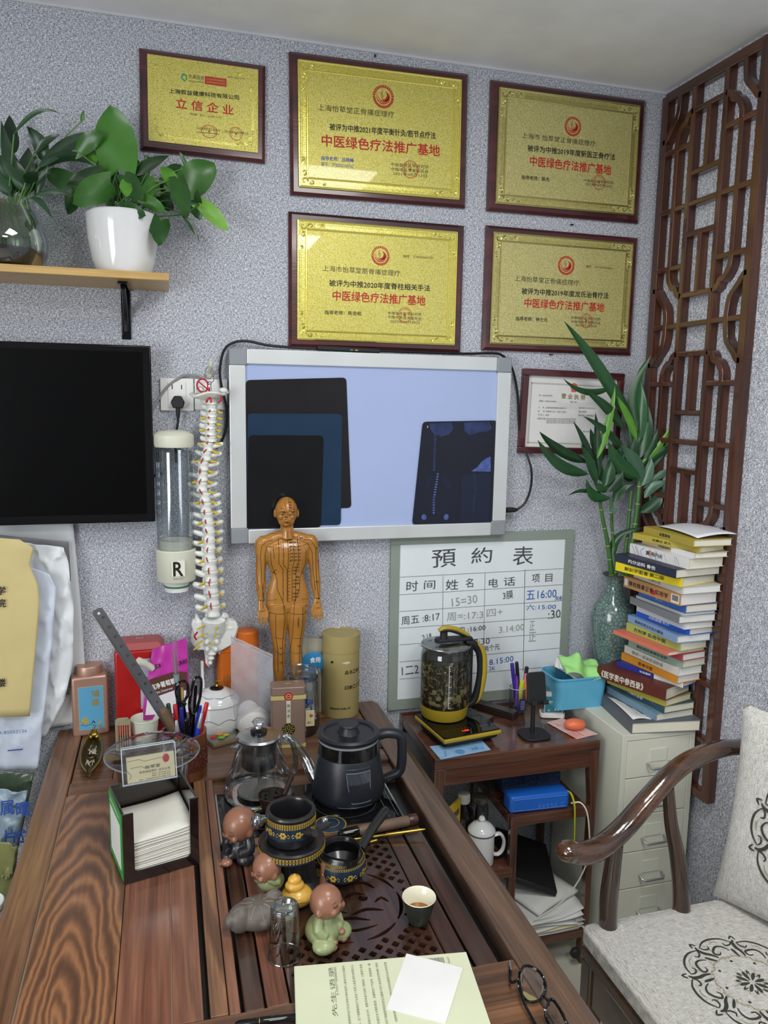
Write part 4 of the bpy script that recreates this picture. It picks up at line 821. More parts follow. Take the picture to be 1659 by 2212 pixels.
for (y, hw, hd, yo) in lv:
    c = F(1248, y, yo)
    for k in range(n):
        a = 2*pi*k/n; ca, sa = cos(a), sin(a); e = .82
        vs.append((c.x+hw*U*math.copysign(abs(ca)**e, ca), c.y+hd*U*math.copysign(abs(sa)**e, sa), c.z))
for j in range(len(lv)-1):
    for k in range(n): fs.append((j*n+k, j*n+(k+1) % n, (j+1)*n+(k+1) % n, (j+1)*n+k))
fs.append(tuple(range(n))); fs.append(tuple((len(lv)-1)*n+k for k in range(n-1, -1, -1))); g.add(vs, fs)
def limb(pts, rs, nn=14, flat=1, k=4): g.tube(pts, [r*U for r in rs], nn, flat=flat, smooth=k)
limb([F(1245, 340), F(1245, 280), F(1242, 215)], [72, 60, 58])
g.ell(F(1238, 100, .004), (100*U, 112*U, 128*U), 24, 16); g.ell(F(1238, 165, -.008), (78*U, 78*U, 82*U), 20, 14); limb([F(1238, 190, -.012), F(1238, 228, -.014)], [52, 30])
for s in (-1, 1):
    g.ell(F(1238+s*103, 120, .006), (12*U, 22*U, 38*U)); g.ell(F(1238+s*38, 95, -.028), (38*U, 16*U, 14*U)); g.ell(F(1238+s*48, 150, -.024), (28*U, 24*U, 26*U)); g.ell(F(1238+s*38, 120, -.0295), (20*U, 10*U, 9*U))
g.tube([F(1238, 100, -.031), F(1238, 130, -.037), F(1238, 150, -.041)], [8*U, 11*U, 16*U], 8, smooth=3); g.ell(F(1225, 152, -.037), 9*U); g.ell(F(1251, 152, -.037), 9*U)
g.ell(F(1238, 183, -.035), (28*U, 10*U, 7*U)); g.ell(F(1238, 196, -.0335), (24*U, 10*U, 7*U)); g.ell(F(1238, 222, -.03), (22*U, 14*U, 12*U))
for s, sh, el, wr, tip in ((-1, (1020, 385), (1008, 640), (1012, 900), (1035, 1130)), (1, (1462, 372), (1492, 620), (1512, 880), (1530, 1090))):
    g.ell(F(sh[0], sh[1]+28, .0), (62*U, 58*U, 84*U)); g.tube([F(1245+s*50, 318, .002), F(1245+s*130, 350, .001), F(sh[0], sh[1]+10)], [44*U, 58*U, 60*U], 12, smooth=4); limb([F(sh[0]-s*45, sh[1]-10), F(*sh), F((sh[0]+el[0])/2-s*2, (sh[1]+el[1])/2), F(*el), F(el[0]*.6+wr[0]*.4, el[1]*.6+wr[1]*.4+10, -.002), F(wr[0], wr[1]-30, -.006), F(wr[0], wr[1], -.008)], [50, 62, 52, 44, 47, 32, 30])
    h = [F(wr[0], wr[1], -.008), F(wr[0]*.7+tip[0]*.3, wr[1]*.6+tip[1]*.4, -.012)]; limb(h, [30, 40], flat=.55)
    kn = h[1]; tp_ = F(*tip, -.018)
    for j, (dx, L) in enumerate(((-34, .82), (-12, 1.0), (11, .96), (32, .78))):
        a = kn+Vector((dx*U*.9, -.001, 0)); e = a+(tp_-kn)*L+Vector((dx*U*.3, 0, 0)); g.tube([a, a*.5+e*.5+Vector((0, -.0015, 0)), e], [10*U, 9.5*U, 7*U], 8, smooth=3)
    a = h[0]*.5+h[1]*.5+Vector((-s*26*U, -.002, 0)); g.tube([a, a+Vector((-s*26*U, -.004, -60*U)), a+Vector((-s*22*U, -.006, -115*U))], [12*U, 11*U, 8*U], 8, smooth=3)
for s in (-1, 1):
    X = 1248+s*85; kx = 1248+s*74; ax = 1248+s*66
    zf = F(ax, 1890).z; zg = .030
    limb([F(X+s*4, 930, .002), F(X, 1050), F(kx+s*3, 1200), F(kx, 1315, -.002), F(kx, 1400), F(kx+s*2, 1500, .004), F(ax, 1700, .004), V(F(ax, 1800).x, .002, zg+.02)], [96, 92, 70, 56, 54, 56, 34, 28], 16)
    g.ell(F(kx, 1318, -.011), (36*U, 24*U, 38*U)); fx = F(ax, 1800).x
    g.tube([V(fx, .010, zg), V(fx, -.008, zg-.001), V(fx+s*.003, -.030, zg-.005), V(fx+s*.004, -.04, zg-.006)], [.009, .010, .010, .006], 10, flat=.75, smooth=3)
for s in (-1, 1): g.ell(F(1248+s*78, 440, -.016), (78*U, 24*U, 48*U)); g.ell(F(1248+s*55, 480, -.010), (20*U, 8*U, 12*U))
g.ell(F(1248, 955, -.014), (36*U, 26*U, 36*U))
o = g.mk('body', SKN, t); bake(o, .0015, .5, 4)
bvh = BVHTree.FromObject(o, bpy.context.evaluated_depsgraph_get()) if 0 else BVHTree.FromPolygons([v.co[:] for v in o.data.vertices], [p.vertices[:] for p in o.data.polygons])
G().lathe([(.062, 0), (.062, .018), (.058, .02), (0, .02)], 40, sy=.7).mk('base_plinth', KM, t)
def hit(x, y):
    p = F(x, y); r = bvh.ray_cast(Vector((p.x, -.5, p.z)), Vector((0, 1, 0))); return r[0]
ML = mat('meridian_black', '2c2013', .6); MR = mat('meridian_red', '8a2f1c', .6)
gb, gr = G(), G()
def paint(pts, g_, th=.0007):
    ps = []
    for i in range(len(pts)-1):
        n = max(2, int(hypot(pts[i+1][0]-pts[i][0], pts[i+1][1]-pts[i][1])/14))
        for k in range(n): f = k/n; ps.append((pts[i][0]*(1-f)+pts[i+1][0]*f, pts[i][1]*(1-f)+pts[i+1][1]*f))
    ps.append(pts[-1]); run = []
    for q in ps:
        h = hit(*q)
        if h is None or (run and abs(h.y-run[-1].y) > .012):
            if len(run) > 1: g_.tube(run, th, 4)
            run = [] if h is None else [h+Vector((0, -.0002, 0))]; continue
        run.append(h+Vector((0, -.0002, 0)))
    if len(run) > 1: g_.tube(run, th, 4)
for p in ([(1242, 270), (1242, 900)], [(1200, 370), (1200, 560), (1235, 610), (1235, 890)], [(1160, 335), (1160, 550), (1200, 610), (1200, 880)], [(1290, 370), (1295, 540), (1280, 600), (1280, 890)], [(1330, 340), (1335, 560), (1315, 610), (1310, 890)],
          [(1088, 440), (1095, 560), (1145, 690), (1150, 790), (1200, 900), (1200, 960)], [(1405, 440), (1400, 560), (1350, 690), (1345, 790), (1300, 900)], [(1108, 350), (1060, 360), (1010, 400), (1000, 500), (1010, 640), (1015, 760), (1035, 900)], [(1120, 515), (1110, 410), (1060, 410), (1040, 480), (1045, 640), (1020, 800), (1025, 960)],
          [(1380, 345), (1450, 350), (1490, 420), (1495, 560), (1500, 700), (1520, 880)], [(1370, 400), (1420, 380), (1460, 460), (1470, 620), (1490, 800)], [(1140, 610), (1100, 660)], [(1110, 640), (1145, 655)], [(1370, 625), (1390, 665)], [(1130, 1005), (1135, 1190), (1155, 1330), (1160, 1530)], [(1210, 920), (1215, 1050), (1195, 1250), (1200, 1500)],
          [(1300, 900), (1290, 1050), (1285, 1200), (1270, 1330), (1265, 1500)], [(1370, 940), (1370, 1100), (1355, 1230), (1345, 1480)], [(1075, 995), (1215, 1000)], [(1270, 1000), (1420, 1000)], [(1120, 1210), (1180, 1225), (1215, 1210)], [(1290, 1220), (1365, 1222)], [(1135, 1340), (1175, 1362), (1220, 1350)], [(1275, 1350), (1310, 1362), (1360, 1350)]): paint(p, gb)
for p in ([(1252, -20), (1252, 90)], [(1215, 0), (1222, 90), (1215, 140)], [(1190, 240), (1190, 300), (1090, 300)], [(1215, 270), (1215, 330), (1160, 335)], [(1270, 270), (1275, 320), (1330, 325)], [(1060, 895), (1130, 880), (1150, 870)], [(1365, 870), (1430, 880)], [(975, 480), (970, 640), (985, 800)], [(1520, 460), (1520, 620)], [(1180, 205), (1205, 225), (1235, 232)], [(1300, 205), (1270, 225)], [(1180, 60), (1190, 120)], [(1295, 40), (1290, 110)]): paint(p, gr, .0006)
for p in ([(1170, 92), (1215, 98)], [(1262, 98), (1305, 92)], [(1178, 122), (1222, 124)], [(1255, 124), (1298, 122)], [(1212, 190), (1264, 190)]): paint(p, gb, .0008)
gb.mk('black_meridian_lines', ML, t); gr.mk('red_meridian_lines', MR, t)
dots = G()
for j in range(34):
    for x in ((1200,), (1250, 1258))[j % 2]:
        h = hit(x+4*sin(j*2.3), 400+j*15)
        if h: dots.ell(h, .0011, 6, 4)
for (x, y) in [(1170+k*6+random.uniform(-20, 20), 105+k*8) for k in range(14)]+[(1300-k*5+random.uniform(-15, 15), 100+k*9) for k in range(13)]:
    h = hit(x, y)
    if h: dots.ell(h, .0009, 6, 4)
dots.mk('acupoint_dots', ML, t)['kind'] = 'stuff'
nm = '中府云门天池膺窗神封灵墟步廊幽门梁门关门太乙滑肉天枢外陵大巨水道归来气冲曲骨中极关元石门气海阴交神阙水分下脘建里中脘上脘巨阙鸠尾'
cells = [(1265, 348+i*27) for i in range(3)]+[(1270+35*j, 372+i*30) for i in range(6) for j in range(3)]+[(1300+30*j, 560+i*29) for i in range(12) for j in range(2) if (i+j) % 4]+[(1258, 12+22*i) for i in range(4)]+[(1196, 92), (1290, 72), (1300, 20), (1400, 930), (1395, 980), (1185, 1308), (1185, 1365), (1185, 1440), (1275, 1445), (1345, 1290), (1500, 420), (1512, 540), (1505, 720), (1515, 870), (1505, 905), (1340, 315), (1365, 330)]
for i, (x, y) in enumerate(cells):
    h = hit(x, y)
    if h: T(t, nm[(2*i) % 56:(2*i) % 56+2], h, RX, RZ, .0085, .0042, ML, .03, .0014)
for i in range(4):
    h = hit(1332, 1040+i*22)
    if h: T(t, '足阳明'[i % 3]+'经', h, (.3, 0, 1), (-1, 0, .3), .006, .004, ML, .02, .0012)

# ================================================================== bags at the left
BW = mat('bag_white', 'dfe4e8', .35, var=.08, vscale=6); BGY = mat('bag_grey', '77787c', .5); KRAFT = mat('kraft_envelope', 'cdbd85', .6, var=.06); BLUEW = mat('bag_bluish', 'cfd8e8', .4, var=.06, vscale=5)
def sheet(name, label, pts, Y, m, crumple=.006, th=.0012, n=26, cat='bag', seed=0, bow=0):
    """crumpled sheet filling a four-sided outline given left/right edges from top to bottom"""
    P = [(at(a, y, Y), at(b, y2, Y)) for (a, y, b, y2) in pts]; K = len(P)-1; c = (P[-1][0]+P[-1][1])/2
    def fn(u, v):
        k = min(int(v*K), K-1); f = v*K-k; A = P[k][0]*(1-f)+P[k+1][0]*f; B = P[k][1]*(1-f)+P[k+1][1]*f; p = A*(1-u)+B*u
        nz = noise.noise(Vector((p.x*14+seed, p.z*9, seed)))+.5*noise.noise(Vector((p.x*40+seed, p.z*24, seed+3))); nz = (.8-abs(nz)*1.6)**3 if crumple > .007 else abs(nz)
        return (p.x-c.x, p.y-c.y-crumple*nz*1.6-bow*sin(pi*u), p.z-c.z)
    g = G(); g.grid(fn, n, int(n*1.6)); o = g.mk(name, m, solid=th, ang=60); o.location = c; return tag(o, label, cat)
sheet('plastic_bag', 'translucent white bag hanging against the wall, rearmost of the left stack', [(-60, 1118, 158, 1128), (-60, 1300, 174, 1300), (-60, 1440, 184, 1440), (-60, 1600, 176, 1560)], -.016, BW, .002, seed=1)
sheet('grey_folder', 'grey folder edge between the white bags at the left', [(-60, 1150, 148, 1170), (-60, 1300, 153, 1240), (-60, 1500, 150, 1500)], -.040, BGY, .002, seed=2, cat='folder')
o = sheet('plastic_bag', 'crumpled white film bag whose curved edge hangs past the desk corner', [(-60, 1158, 138, 1182), (-60, 1210, 148, 1215), (-60, 1290, 160, 1320), (-60, 1400, 158, 1430), (-60, 1500, 140, 1510), (-60, 1594, 98, 1592)], -.062, BW, .014, seed=3, n=34)
o = sheet('plastic_bag', 'bluish white bag with a phone number printed near its bottom edge', [(-60, 1180, 108, 1240), (-60, 1260, 122, 1270), (-60, 1400, 112, 1400), (-60, 1500, 98, 1520), (-60, 1662, 82, 1662)], -.092, BLUEW, .010, seed=5, n=30, bow=.004)
TX.append((o, '513-85052136', at(22, 1581.5, -.1155)-o.location, Vector((1, 0, -.01)), Vector(RZ), .078, .0085, INKB, 0, 0)); g = G(); p = at(33, 1620, -.1155)-o.location; g.box(p, (.036, .0006, .003)); g.mk('printed_bar', INKB, o, smooth=False)
o = sheet('kraft_envelope', 'kraft paper envelope with black characters, front of the left stack', [(-60, 1155, 42, 1165), (-60, 1182, 73, 1184), (-60, 1221, 64, 1221), (-60, 1262, 82, 1262), (-60, 1300, 86, 1300), (-60, 1420, 76, 1420), (-60, 1547, 64, 1547)], -.125, KRAFT, .0015, seed=8, cat='envelope', bow=.006)
for s, y, hh in (('学', 1276, 15), ('院', 1303, 15), ('楼', 1475, 16)): a = at(2, y, -.139)-o.location; T(o, s, a, RX, RZ, .021, .021, INK, .01, .0)
sheet('dark_plastic_bag', 'dark green translucent bag below the white bags, beside the desk', [(-80, 1668, 75, 1668), (-80, 1750, 60, 1740), (-80, 1830, 40, 1830)], -.16, film('dark_green_film', '4a5a48', .85, .2), .02, seed=9, n=22)
o = sheet('blue_plastic_bag', 'bluish clear bag with large blue characters at the lower left edge', [(-80, 1700, 60, 1706), (-80, 1760, 52, 1760), (-80, 1830, 38, 1830)], -.22, mat('bag_steel_blue', '8ea0ae', .3, var=.15), .02, seed=11, n=22)
for s, x, y in (('属', 15, 1745), ('曙', 50, 1748), ('片', 22, 1806), ('位', 48, 1806)): a = at(x, y, -.25)-o.location; T(o, s, a, RX, RZ, .03, .036, INKB, .02, .0)
sheet('olive_plastic_bag', 'olive yellow plastic bag slumped at the lower left edge', [(-80, 1818, 42, 1820), (-80, 1900, 32, 1900), (-80, 2040, 4, 2040)], -.29, mat('bag_olive', '7d8050', .3, var=.2, vscale=10), .03, seed=13, n=22)
t = thing('paper_cup', 'white paper cup with a green ring at the lower left edge of the photo', 'cup', (-.385, -.52, .4975)); G().lathe([(.028, 0), (.036, .1), (.038, .102), (.036, .103), (.034, .1), (.027, .01)], 32).mk('cup_wall', WH, t); G().shell([(.0352, .086), (.0356, .090)], 32).mk('green_ring', mat('green_band', ''), t)
t = thing('side_stool', 'low white storage box beside the desk under the bags', 'box', (-.47, -.4, 0)); G().b2((-.2, -.3, 0), (.13, -.02, .497)).mk('box_body', mat('grey_box', 'b4b8ba', .6), t, bev=.004)

# ================================================================== tea desk
ZD = .746; DL = (.15, -.65, 0); DM = tr(-DL[0], -DL[1], 0)
t = thing('tea_desk', 'long dark walnut tea desk with an inset tea tray, filling the foreground', 'desk', DL); DK = t
def dbox(name, x0, x1, y0, y1, z0, z1, m, bev=.002, parent=None): return G(DM).b2((x0, y0, z0), (x1, y1, z1)).mk(name, m, parent or t, smooth=False, bev=bev)
YB, YE = -.004, -1.42
dbox('rail', -.298, -.236, YE, YB, ZD-.04, ZD, WAL, .004)            # left rail
# right rail with a bevelled outer edge
G(DM).prism([(.530, ZD-.04), (.530, ZD-.001), (.533, ZD), (.583, ZD), (.603, ZD-.012), (.606, ZD-.04)], YE, YB, 'y').mk('rail', RAILW, t, smooth=False, bev=.002)
dbox('rail', -.235, .528, -.378, -.322, ZD-.04, ZD-.001, WALX, .003)  # cross rail behind the panels
dbox('rail', -.235, .529, YE, -1.112, ZD-.04, ZD, WALX, .003)         # cross rail in front
dbox('sub_frame', -.28, .59, YE+.01, YB-.01, ZD-.075, ZD-.052, WALD, 0)
# rear inset panels
for x0, x1 in ((-.233, -.142), (-.1405, .07), (.0715, .30), (.3015, .527)): dbox('plank', x0, x1, -.319, YB, ZD-.03, ZD-.004, WALX, .001)
# left panel planks
CAT = cathedral()
dbox('plank', -.2335, -.0925, -1.110, -.380, ZD-.03, ZD-.002, CAT, .0012)
dbox('plank', -.0915, -.0115, -1.110, -.380, ZD-.03, ZD-.0024, WALR, .0012)
dbox('plank', -.0100, .0340, -1.110, -.380, ZD-.03, ZD-.002, WALR, .0012)
dbox('rail', .0440, .0700, -1.110, -.380, ZD-.03, ZD-.001, WAL, .0015)
dbox('rail', .0712, .0880, -1.110, -.380, ZD-.03, ZD-.003, WALR, .0015)
# seam filler seen as a pale line
dbox('pale_seam', -.2362, -.2335, -1.11, -.38, ZD-.03, ZD-.004, mat('seam_dust', '8d7c68', .8), 0); dbox('pale_seam', -.0115, -.0103, -1.11, -.38, ZD-.03, ZD-.004, mat('seam_dust', ''), 0)
# tea tray: dark basin, riser behind, strips and perforated board
dbox('tray_basin', .088, .5295, -1.111, -.38, ZD-.05, ZD-.034, mat('basin_black', '0e0c0b', .3), 0)
dbox('riser', .089, .5285, -.440, -.379, ZD-.034, ZD-.012, WALX, .001)
dbox('tray_rail', .100, .493, -.678, -.652, ZD-.034, ZD-.002, WALX, .003)
dbox('tray_strip', .094, .124, -1.108, -.680, ZD-.034, ZD-.006, WALD, .002); dbox('tray_strip', .1275, .162, -1.108, -.680, ZD-.034, ZD-.006, WALR, .002)
dbox('tray_strip', .466, .5055, -1.108, -.655, ZD-.034, ZD-.006, WALD, .002); dbox('tray_strip', .428, .462, -1.108, -.680, ZD-.034, ZD-.006, WALD, .002)
# perforated board: outline with quatrefoil drain holes and a carved round emblem
cu = bpy.data.curves.new('tray', 'CURVE'); cu.dimensions = '2D'; cu.fill_mode = 'BOTH'; cu.extrude = .007
def spline(pts):
    s = cu.splines.new('POLY'); s.points.add(len(pts)-1); s.use_cyclic_u = True
    for q, p in zip(s.points, pts): q.co = (p[0]-DL[0], p[1]-DL[1], 0, 1)
spline([(.165, -1.108), (.4255, -1.108), (.4255, -.681), (.165, -.681)])
def quat(cx, cy, r):
    p = []
    for k in range(4):
        a = pi/4+k*pi/2-pi/4; c = (cx+r*.5*cos(a), cy+r*.5*sin(a)); p += arc(c, r*.5, a-pi*.42, a+pi*.42, 3)
    spline(p)
holes = set()
EC = (.298, -.905); ER = .098
for j in range(30):
    for i in range(17):
        x = .180+i*.0145; y = -.700-j*.0135
        if (i+j) % 2 or y < -1.095 or x > .415: continue
        d = hypot(x-EC[0], y-EC[1])
        if d < ER+.012 or (y > -.735 and x < .38): continue
        if d > ER+.055 and x < .24 and y > -.98: continue
        quat(x, y, .0074)
def blobline(pts, w):
    ps = [V(p[0], p[1], 0) for p in pts]; ps, _ = spl(ps, 3); L, R_ = [], []
    for i, p in enumerate(ps):
        tn = (ps[min(i+1, len(ps)-1)]-ps[max(i-1, 0)]).normalized(); ww = w*(.25+.75*sin(pi*i/(len(ps)-1))); L.append((p.x-tn.y*ww, p.y+tn.x*ww)); R_.append((p.x+tn.y*ww, p.y-tn.x*ww))
    spline(L+R_[::-1])
for a0, a1 in ((-1.45, -.75), (-.65, .15), (.25, .95), (1.05, 1.7), (1.85, 2.6), (2.75, 3.5), (3.65, 4.6)): blobline([(EC[0]+ER*cos(a0+(a1-a0)*k/6), EC[1]+ER*sin(a0+(a1-a0)*k/6)) for k in range(7)], .0036)
for pts, w in ((((-.06, .045), (-.03, .06), (.0, .05)), .003), (((.02, .06), (.045, .055), (.06, .035)), .003), (((-.07, -.01), (-.04, .005), (-.01, -.005)), .003), (((.0, .02), (.02, .03), (.04, .015)), .0035), (((-.05, -.045), (-.01, -.035), (.03, -.05)), .003), (((.0, -.03), (.03, -.02), (.06, -.03)), .003),
               (((-.04, .03), (-.02, .02), (.0, .035)), .002), (((-.03, -.06), (0, -.07), (.04, -.065)), .0025), (((-.04, -.02), (-.02, -.015), (-.005, -.022)), .002), (((.05, -.005), (.065, .005), (.075, -.01)), .0025)):
    blobline([(EC[0]+a, EC[1]+b) for a, b in pts], w*1.5)
spline([(EC[0]+.032+.009*cos(2*pi*k/16), EC[1]+.012+.009*sin(2*pi*k/16)) for k in range(16)])
co = bpy.data.objects.new('c', cu); col.objects.link(co); bpy.context.view_layer.update(); dg = bpy.context.evaluated_depsgraph_get()
me = bpy.data.meshes.new_from_object(co.evaluated_get(dg), depsgraph=dg); bpy.data.objects.remove(co); me.materials.clear(); me.materials.append(WALD)
o = bpy.data.objects.new('drain_board', me); col.objects.link(o); o.parent = t; o.location = (0, 0, ZD-.013)
# apron and legs
dbox('apron', -.28, -.26, YE+.03, -.03, ZD-.15, ZD-.075, WAL); dbox('apron', .57, .59, YE+.03, -.03, ZD-.15, ZD-.075, WAL); dbox('apron', -.26, .57, -.05, -.03, ZD-.15, ZD-.075, WALX); dbox('apron', -.26, .57, YE+.03, YE+.05, ZD-.15, ZD-.075, WALX)
for x in (-.285, .535):
    for y in (YE+.01, -.07): dbox('leg', x, x+.06, y, y+.06, 0, ZD-.075, ROSEZ, .004)

# ---- induction cooker sunk in the desk
t = thing('induction_cooker', 'black glass induction cooker sunk into the desk under the kettle', 'cooker', (.290, -.547, ZD-.034))
G().b2((-.199, -.1, 0), (.197, .1, .022)).mk('housing', KM, t, smooth=False)
G().b2((-.201, -.103, .022), (.199, .103, .026)).mk('steel_rim', STEEL, t, smooth=False, bev=.001); G().b2((-.196, -.099, .0255), (.194, .099, .028)).mk('glass_top', KG, t, smooth=False, bev=.001)
def circ(g, x, y, r0, r1, z, n=40):
    vs = []
    for k in range(n): a = 2*pi*k/n; vs += [(x+r0*cos(a), y+r0*sin(a), z), (x+r1*cos(a), y+r1*sin(a), z)]
    g.add(vs, [(2*k, 2*k+1, (2*k+3) % (2*n), (2*k+2) % (2*n)) for k in range(n)])
g = G(); circ(g, .085, 0, .072, .0725, .0283); circ(g, -.1, 0, .072, .0725, .0283); g.b2((.165, -.09, .0281), (.166, .09, .0283)); g.b2((.185, -.09, .0281), (.186, .09, .0283)); g.mk('printed_lines', INKG, t, smooth=False)

def lathe_thing(name, label, cat, px, py, z, **k):
    p = on(px, py, z); return thing(name, label, cat, (p.x, p.y, z), **k)
# ================================================================== back row on the desk
zb = ZD-.004
# rose-gold tea tin
a, b = on(165, 1583, zb), on(242, 1570, zb); w = (b-a).length; rz = .1; d = .062; a.y -= .034; b.y -= .040; a.x -= .004; b.x -= .004
hh = at(242, 1456, b.y).z-zb; cx = (a+b)/2+Vector((-sin(rz), cos(rz), 0))*d/2
t = thing('tea_tin', 'rose-gold square tea tin with round lid and blue flower label', 'tin', (cx.x, cx.y, zb), rz)
G().box((0, 0, hh/2), (w, d, hh)).mk('tin_body', mat('rose_gold', 'c09a88', .38, .5), t, bev=.007, seg=3)
G(Matrix.Diagonal((1.12, .95, 1, 1))).lathe([(.0305, hh-.001), (.031, hh+.021), (.0295, hh+.0235), (0, hh+.0245)], 40).mk('round_lid', mat('rose_gold', ''), t)
lw = w*.66; G().box((.002, -d/2-.0004, hh*.47), (lw+.003, .0006, hh*.71+.003)).mk('label_border', mat('pale_gold', 'cfc0a0', .4, .4), t, smooth=False); G().box((.002, -d/2-.0009, hh*.47), (lw, .0006, hh*.71)).mk('label', mat('label_sky_blue', '5fa8cf', .4), t, smooth=False)
yy = -d/2-.0013; T(t, '鴻', (.013, yy, hh*.71), RX, RZ, .021, .019, GOLDI, .01); T(t, '運', (.013, yy, hh*.56), RX, RZ, .019, .018, GOLDI, .01)
g = G()
for (x, z, r) in ((-.019, .048, .0055), (-.013, .052, .005), (-.011, .044, .0055), (-.016, .057, .0035), (-.027, .040, .003), (.021, .036, .004), (.024, .041, .003), (.017, .031, .003)): g.lathe([(r, 0), (r*.5, .0006), (0, .0007)], 7, M=tr(x, yy, z-.005) @ rotM('X', pi/2))
g.mk('printed_blossom', mat('print_gold_flower', 'b9a040', .5), t, smooth=False); g = G(); g.tube([(-.025, yy, .035), (-.012, yy, .030), (.0, yy, .033), (.012, yy, .027), (.02, yy, .028)], .0006, 5); g.tube([(.002, yy, .036), (.006, yy, .042), (.010, yy, .035)], .0012, 5); g.mk('printed_twig', INK, t)
# red tin behind
a = at(240, 1395, .0).x; yr = -.085
a, b = at(242, 1400, yr), at(352, 1392, yr); ht = a.z-zb
t = thing('red_tea_tin', 'tall red square tin with chamfered lid behind the pink pouch', 'tin', ((a.x+b.x)/2+.004, yr+.045, zb)); w = b.x-a.x; RED = mat('red_lacquer', 'a81c1c', .25, coat=.4)
G().box((0, 0, (ht-.012)/2), (w, .09, ht-.012)).mk('tin_body', RED, t, bev=.006, seg=3); G().add(*[[(-w/2, -.045, ht-.012), (w/2, -.045, ht-.012), (w/2, .04, ht-.012), (-w/2, .04, ht-.012), (-w*.38, -.033, ht+.008), (w*.38, -.033, ht+.008), (w*.38, .03, ht+.008), (-w*.38, .03, ht+.008)], [(3, 2, 1, 0), (4, 5, 6, 7), (0, 1, 5, 4), (1, 2, 6, 5), (2, 3, 7, 6), (3, 0, 4, 7)]]).mk('chamfered_lid', mat('dull_red', 'a04848', .4), t, smooth=False, bev=.003)
G().b2((w*.0, -.0458, ht*.30), (w*.42, -.045, ht*.86)).mk('paper_label', mat('label_lilac', 'b9b6cc', .6), t, smooth=False); T(t, '凤', (w*.18, -.046, ht*.6), RX, RZ, .026, .026, INKB, .0, .0006); T(t, '凰', (w*.18, -.046, ht*.42), RX, RZ, .022, .022, INK, .0, .0006); T(t, 'TEA', (0, .0, ht+.0085), RX, RY, .022, .010, mat('pale_gold', ''), .01)
# pink dextrose pouch
def pouch(name, label, corners, Y, m, thick, n=16, cat='pouch'):
    q = [at(x, y, Y) for x, y in corners]; c = (q[2]+q[3])/2
    def fn(sgn):
        def f(u, v):
            p = (q[0]*(1-u)+q[1]*u)*(1-v)+(q[3]*(1-u)+q[2]*u)*v; b = thick*(sin(pi*u)**.6)*(.15+.85*v**.7)*(1 if v < .98 else .8)
            return (p.x-c.x, p.y-c.y-sgn*b-.0015*sin(u*19+v*7)*(1-v)-.001*sin(u*9-v*23), p.z-c.z)
        return f
    g = G(); g.grid(fn(1), n, n); g.grid(fn(-1), n, n); t = thing(name, label, cat, c); g.mk('pouch_body', m, t, ang=180); return t, q, c
PINK = mat('pouch_magenta', 'c03aa4', .3, var=.1)
t, q, c = pouch('dextrose_pouch', 'magenta spout pouch printed with white letters, behind the brush pot', [(329, 1402), (403, 1378), (412, 1540), (305, 1555)], -.10, PINK, .016)
c.z = max(c.z, ZD); inv = mlocal(t).inverted()
def pp(x, y, dy): return inv @ at(x, y, -.10+dy)
def ppoly(pts, dy, m, nm): G().add([tuple(pp(x, y, dy)) for x, y in pts], [tuple(range(len(pts)))]).mk(nm, m, t, smooth=False)
ppoly([(322, 1468), (380, 1450), (404, 1452), (404, 1490), (380, 1488), (322, 1510)], -.0175, mat('print_brown', '5d3a32', .4), 'brown_band')
ppoly([(318, 1512), (380, 1490), (406, 1492), (408, 1538), (314, 1545)], -.0178, mat('print_white', 'e4e0e4', .4), 'white_window')
r = pp(378, 1470, 0)-pp(324, 1487, 0); r.y = 0; u = Vector((-r.z, 0, r.x)); T(t, '纯净葡萄糖', pp(352, 1478, -.0182), r, u, .066, .016, INKW, .03, .0004); T(t, 'Edible Dextrose', pp(352, 1492, -.0182), r, u, .05, .007, INKW, .0, .0004); T(t, '优冰', pp(341, 1438, -.014), r, u, .016, .014, INK, .01, .002); T(t, '【食用】', pp(394, 1430, -.012), r, u, .024, .012, INK, .01, .002)
G().tube([pp(330, 1444, -.004), pp(318, 1436, -.012), pp(303, 1430, -.02)], [.009, .0085, .0085], 12).mk('spout', CREAM, t); G().tube([pp(312, 1433, -.015), pp(298, 1428, -.024)], [.0105, .0105], 14).mk('screw_cap', CREAM, t)
# metal comb
a, b = on(243, 1628, zb), on(282, 1624, zb); t = thing('comb', 'bronze wide-tooth comb standing between the tea tin and the paper cup', 'comb', ((a.x+b.x)/2+.005, (a.y+b.y)/2+.012, zb)); w = (b.x-a.x)*.86; hh = at(262, 1555, (a.y+b.y)/2).z-zb
CB = mat('antique_bronze', 'a39c80', .5, .2, bump=.6, bscale=150); g = G()
for k in range(6): g.b2((-w/2+.006+k*(w-.01)/5-.0012, -.0015, .002), (-w/2+.006+k*(w-.01)/5+.0012, .0015, hh*.8))
g.mk('teeth', CB, t, smooth=False); g = G(); g.prism([(-w/2, 0), (-w/2+.0045, 0), (-w/2+.0045, hh*.78), (w/2-.003, hh*.78), (w/2-.003, 0), (w/2, 0), (w/2, hh*.9), (w*.3, hh), (-w*.35, hh), (-w/2, hh*.93)], -.003, .003, 'y'); g.mk('comb_back', CB, t, bev=.001)
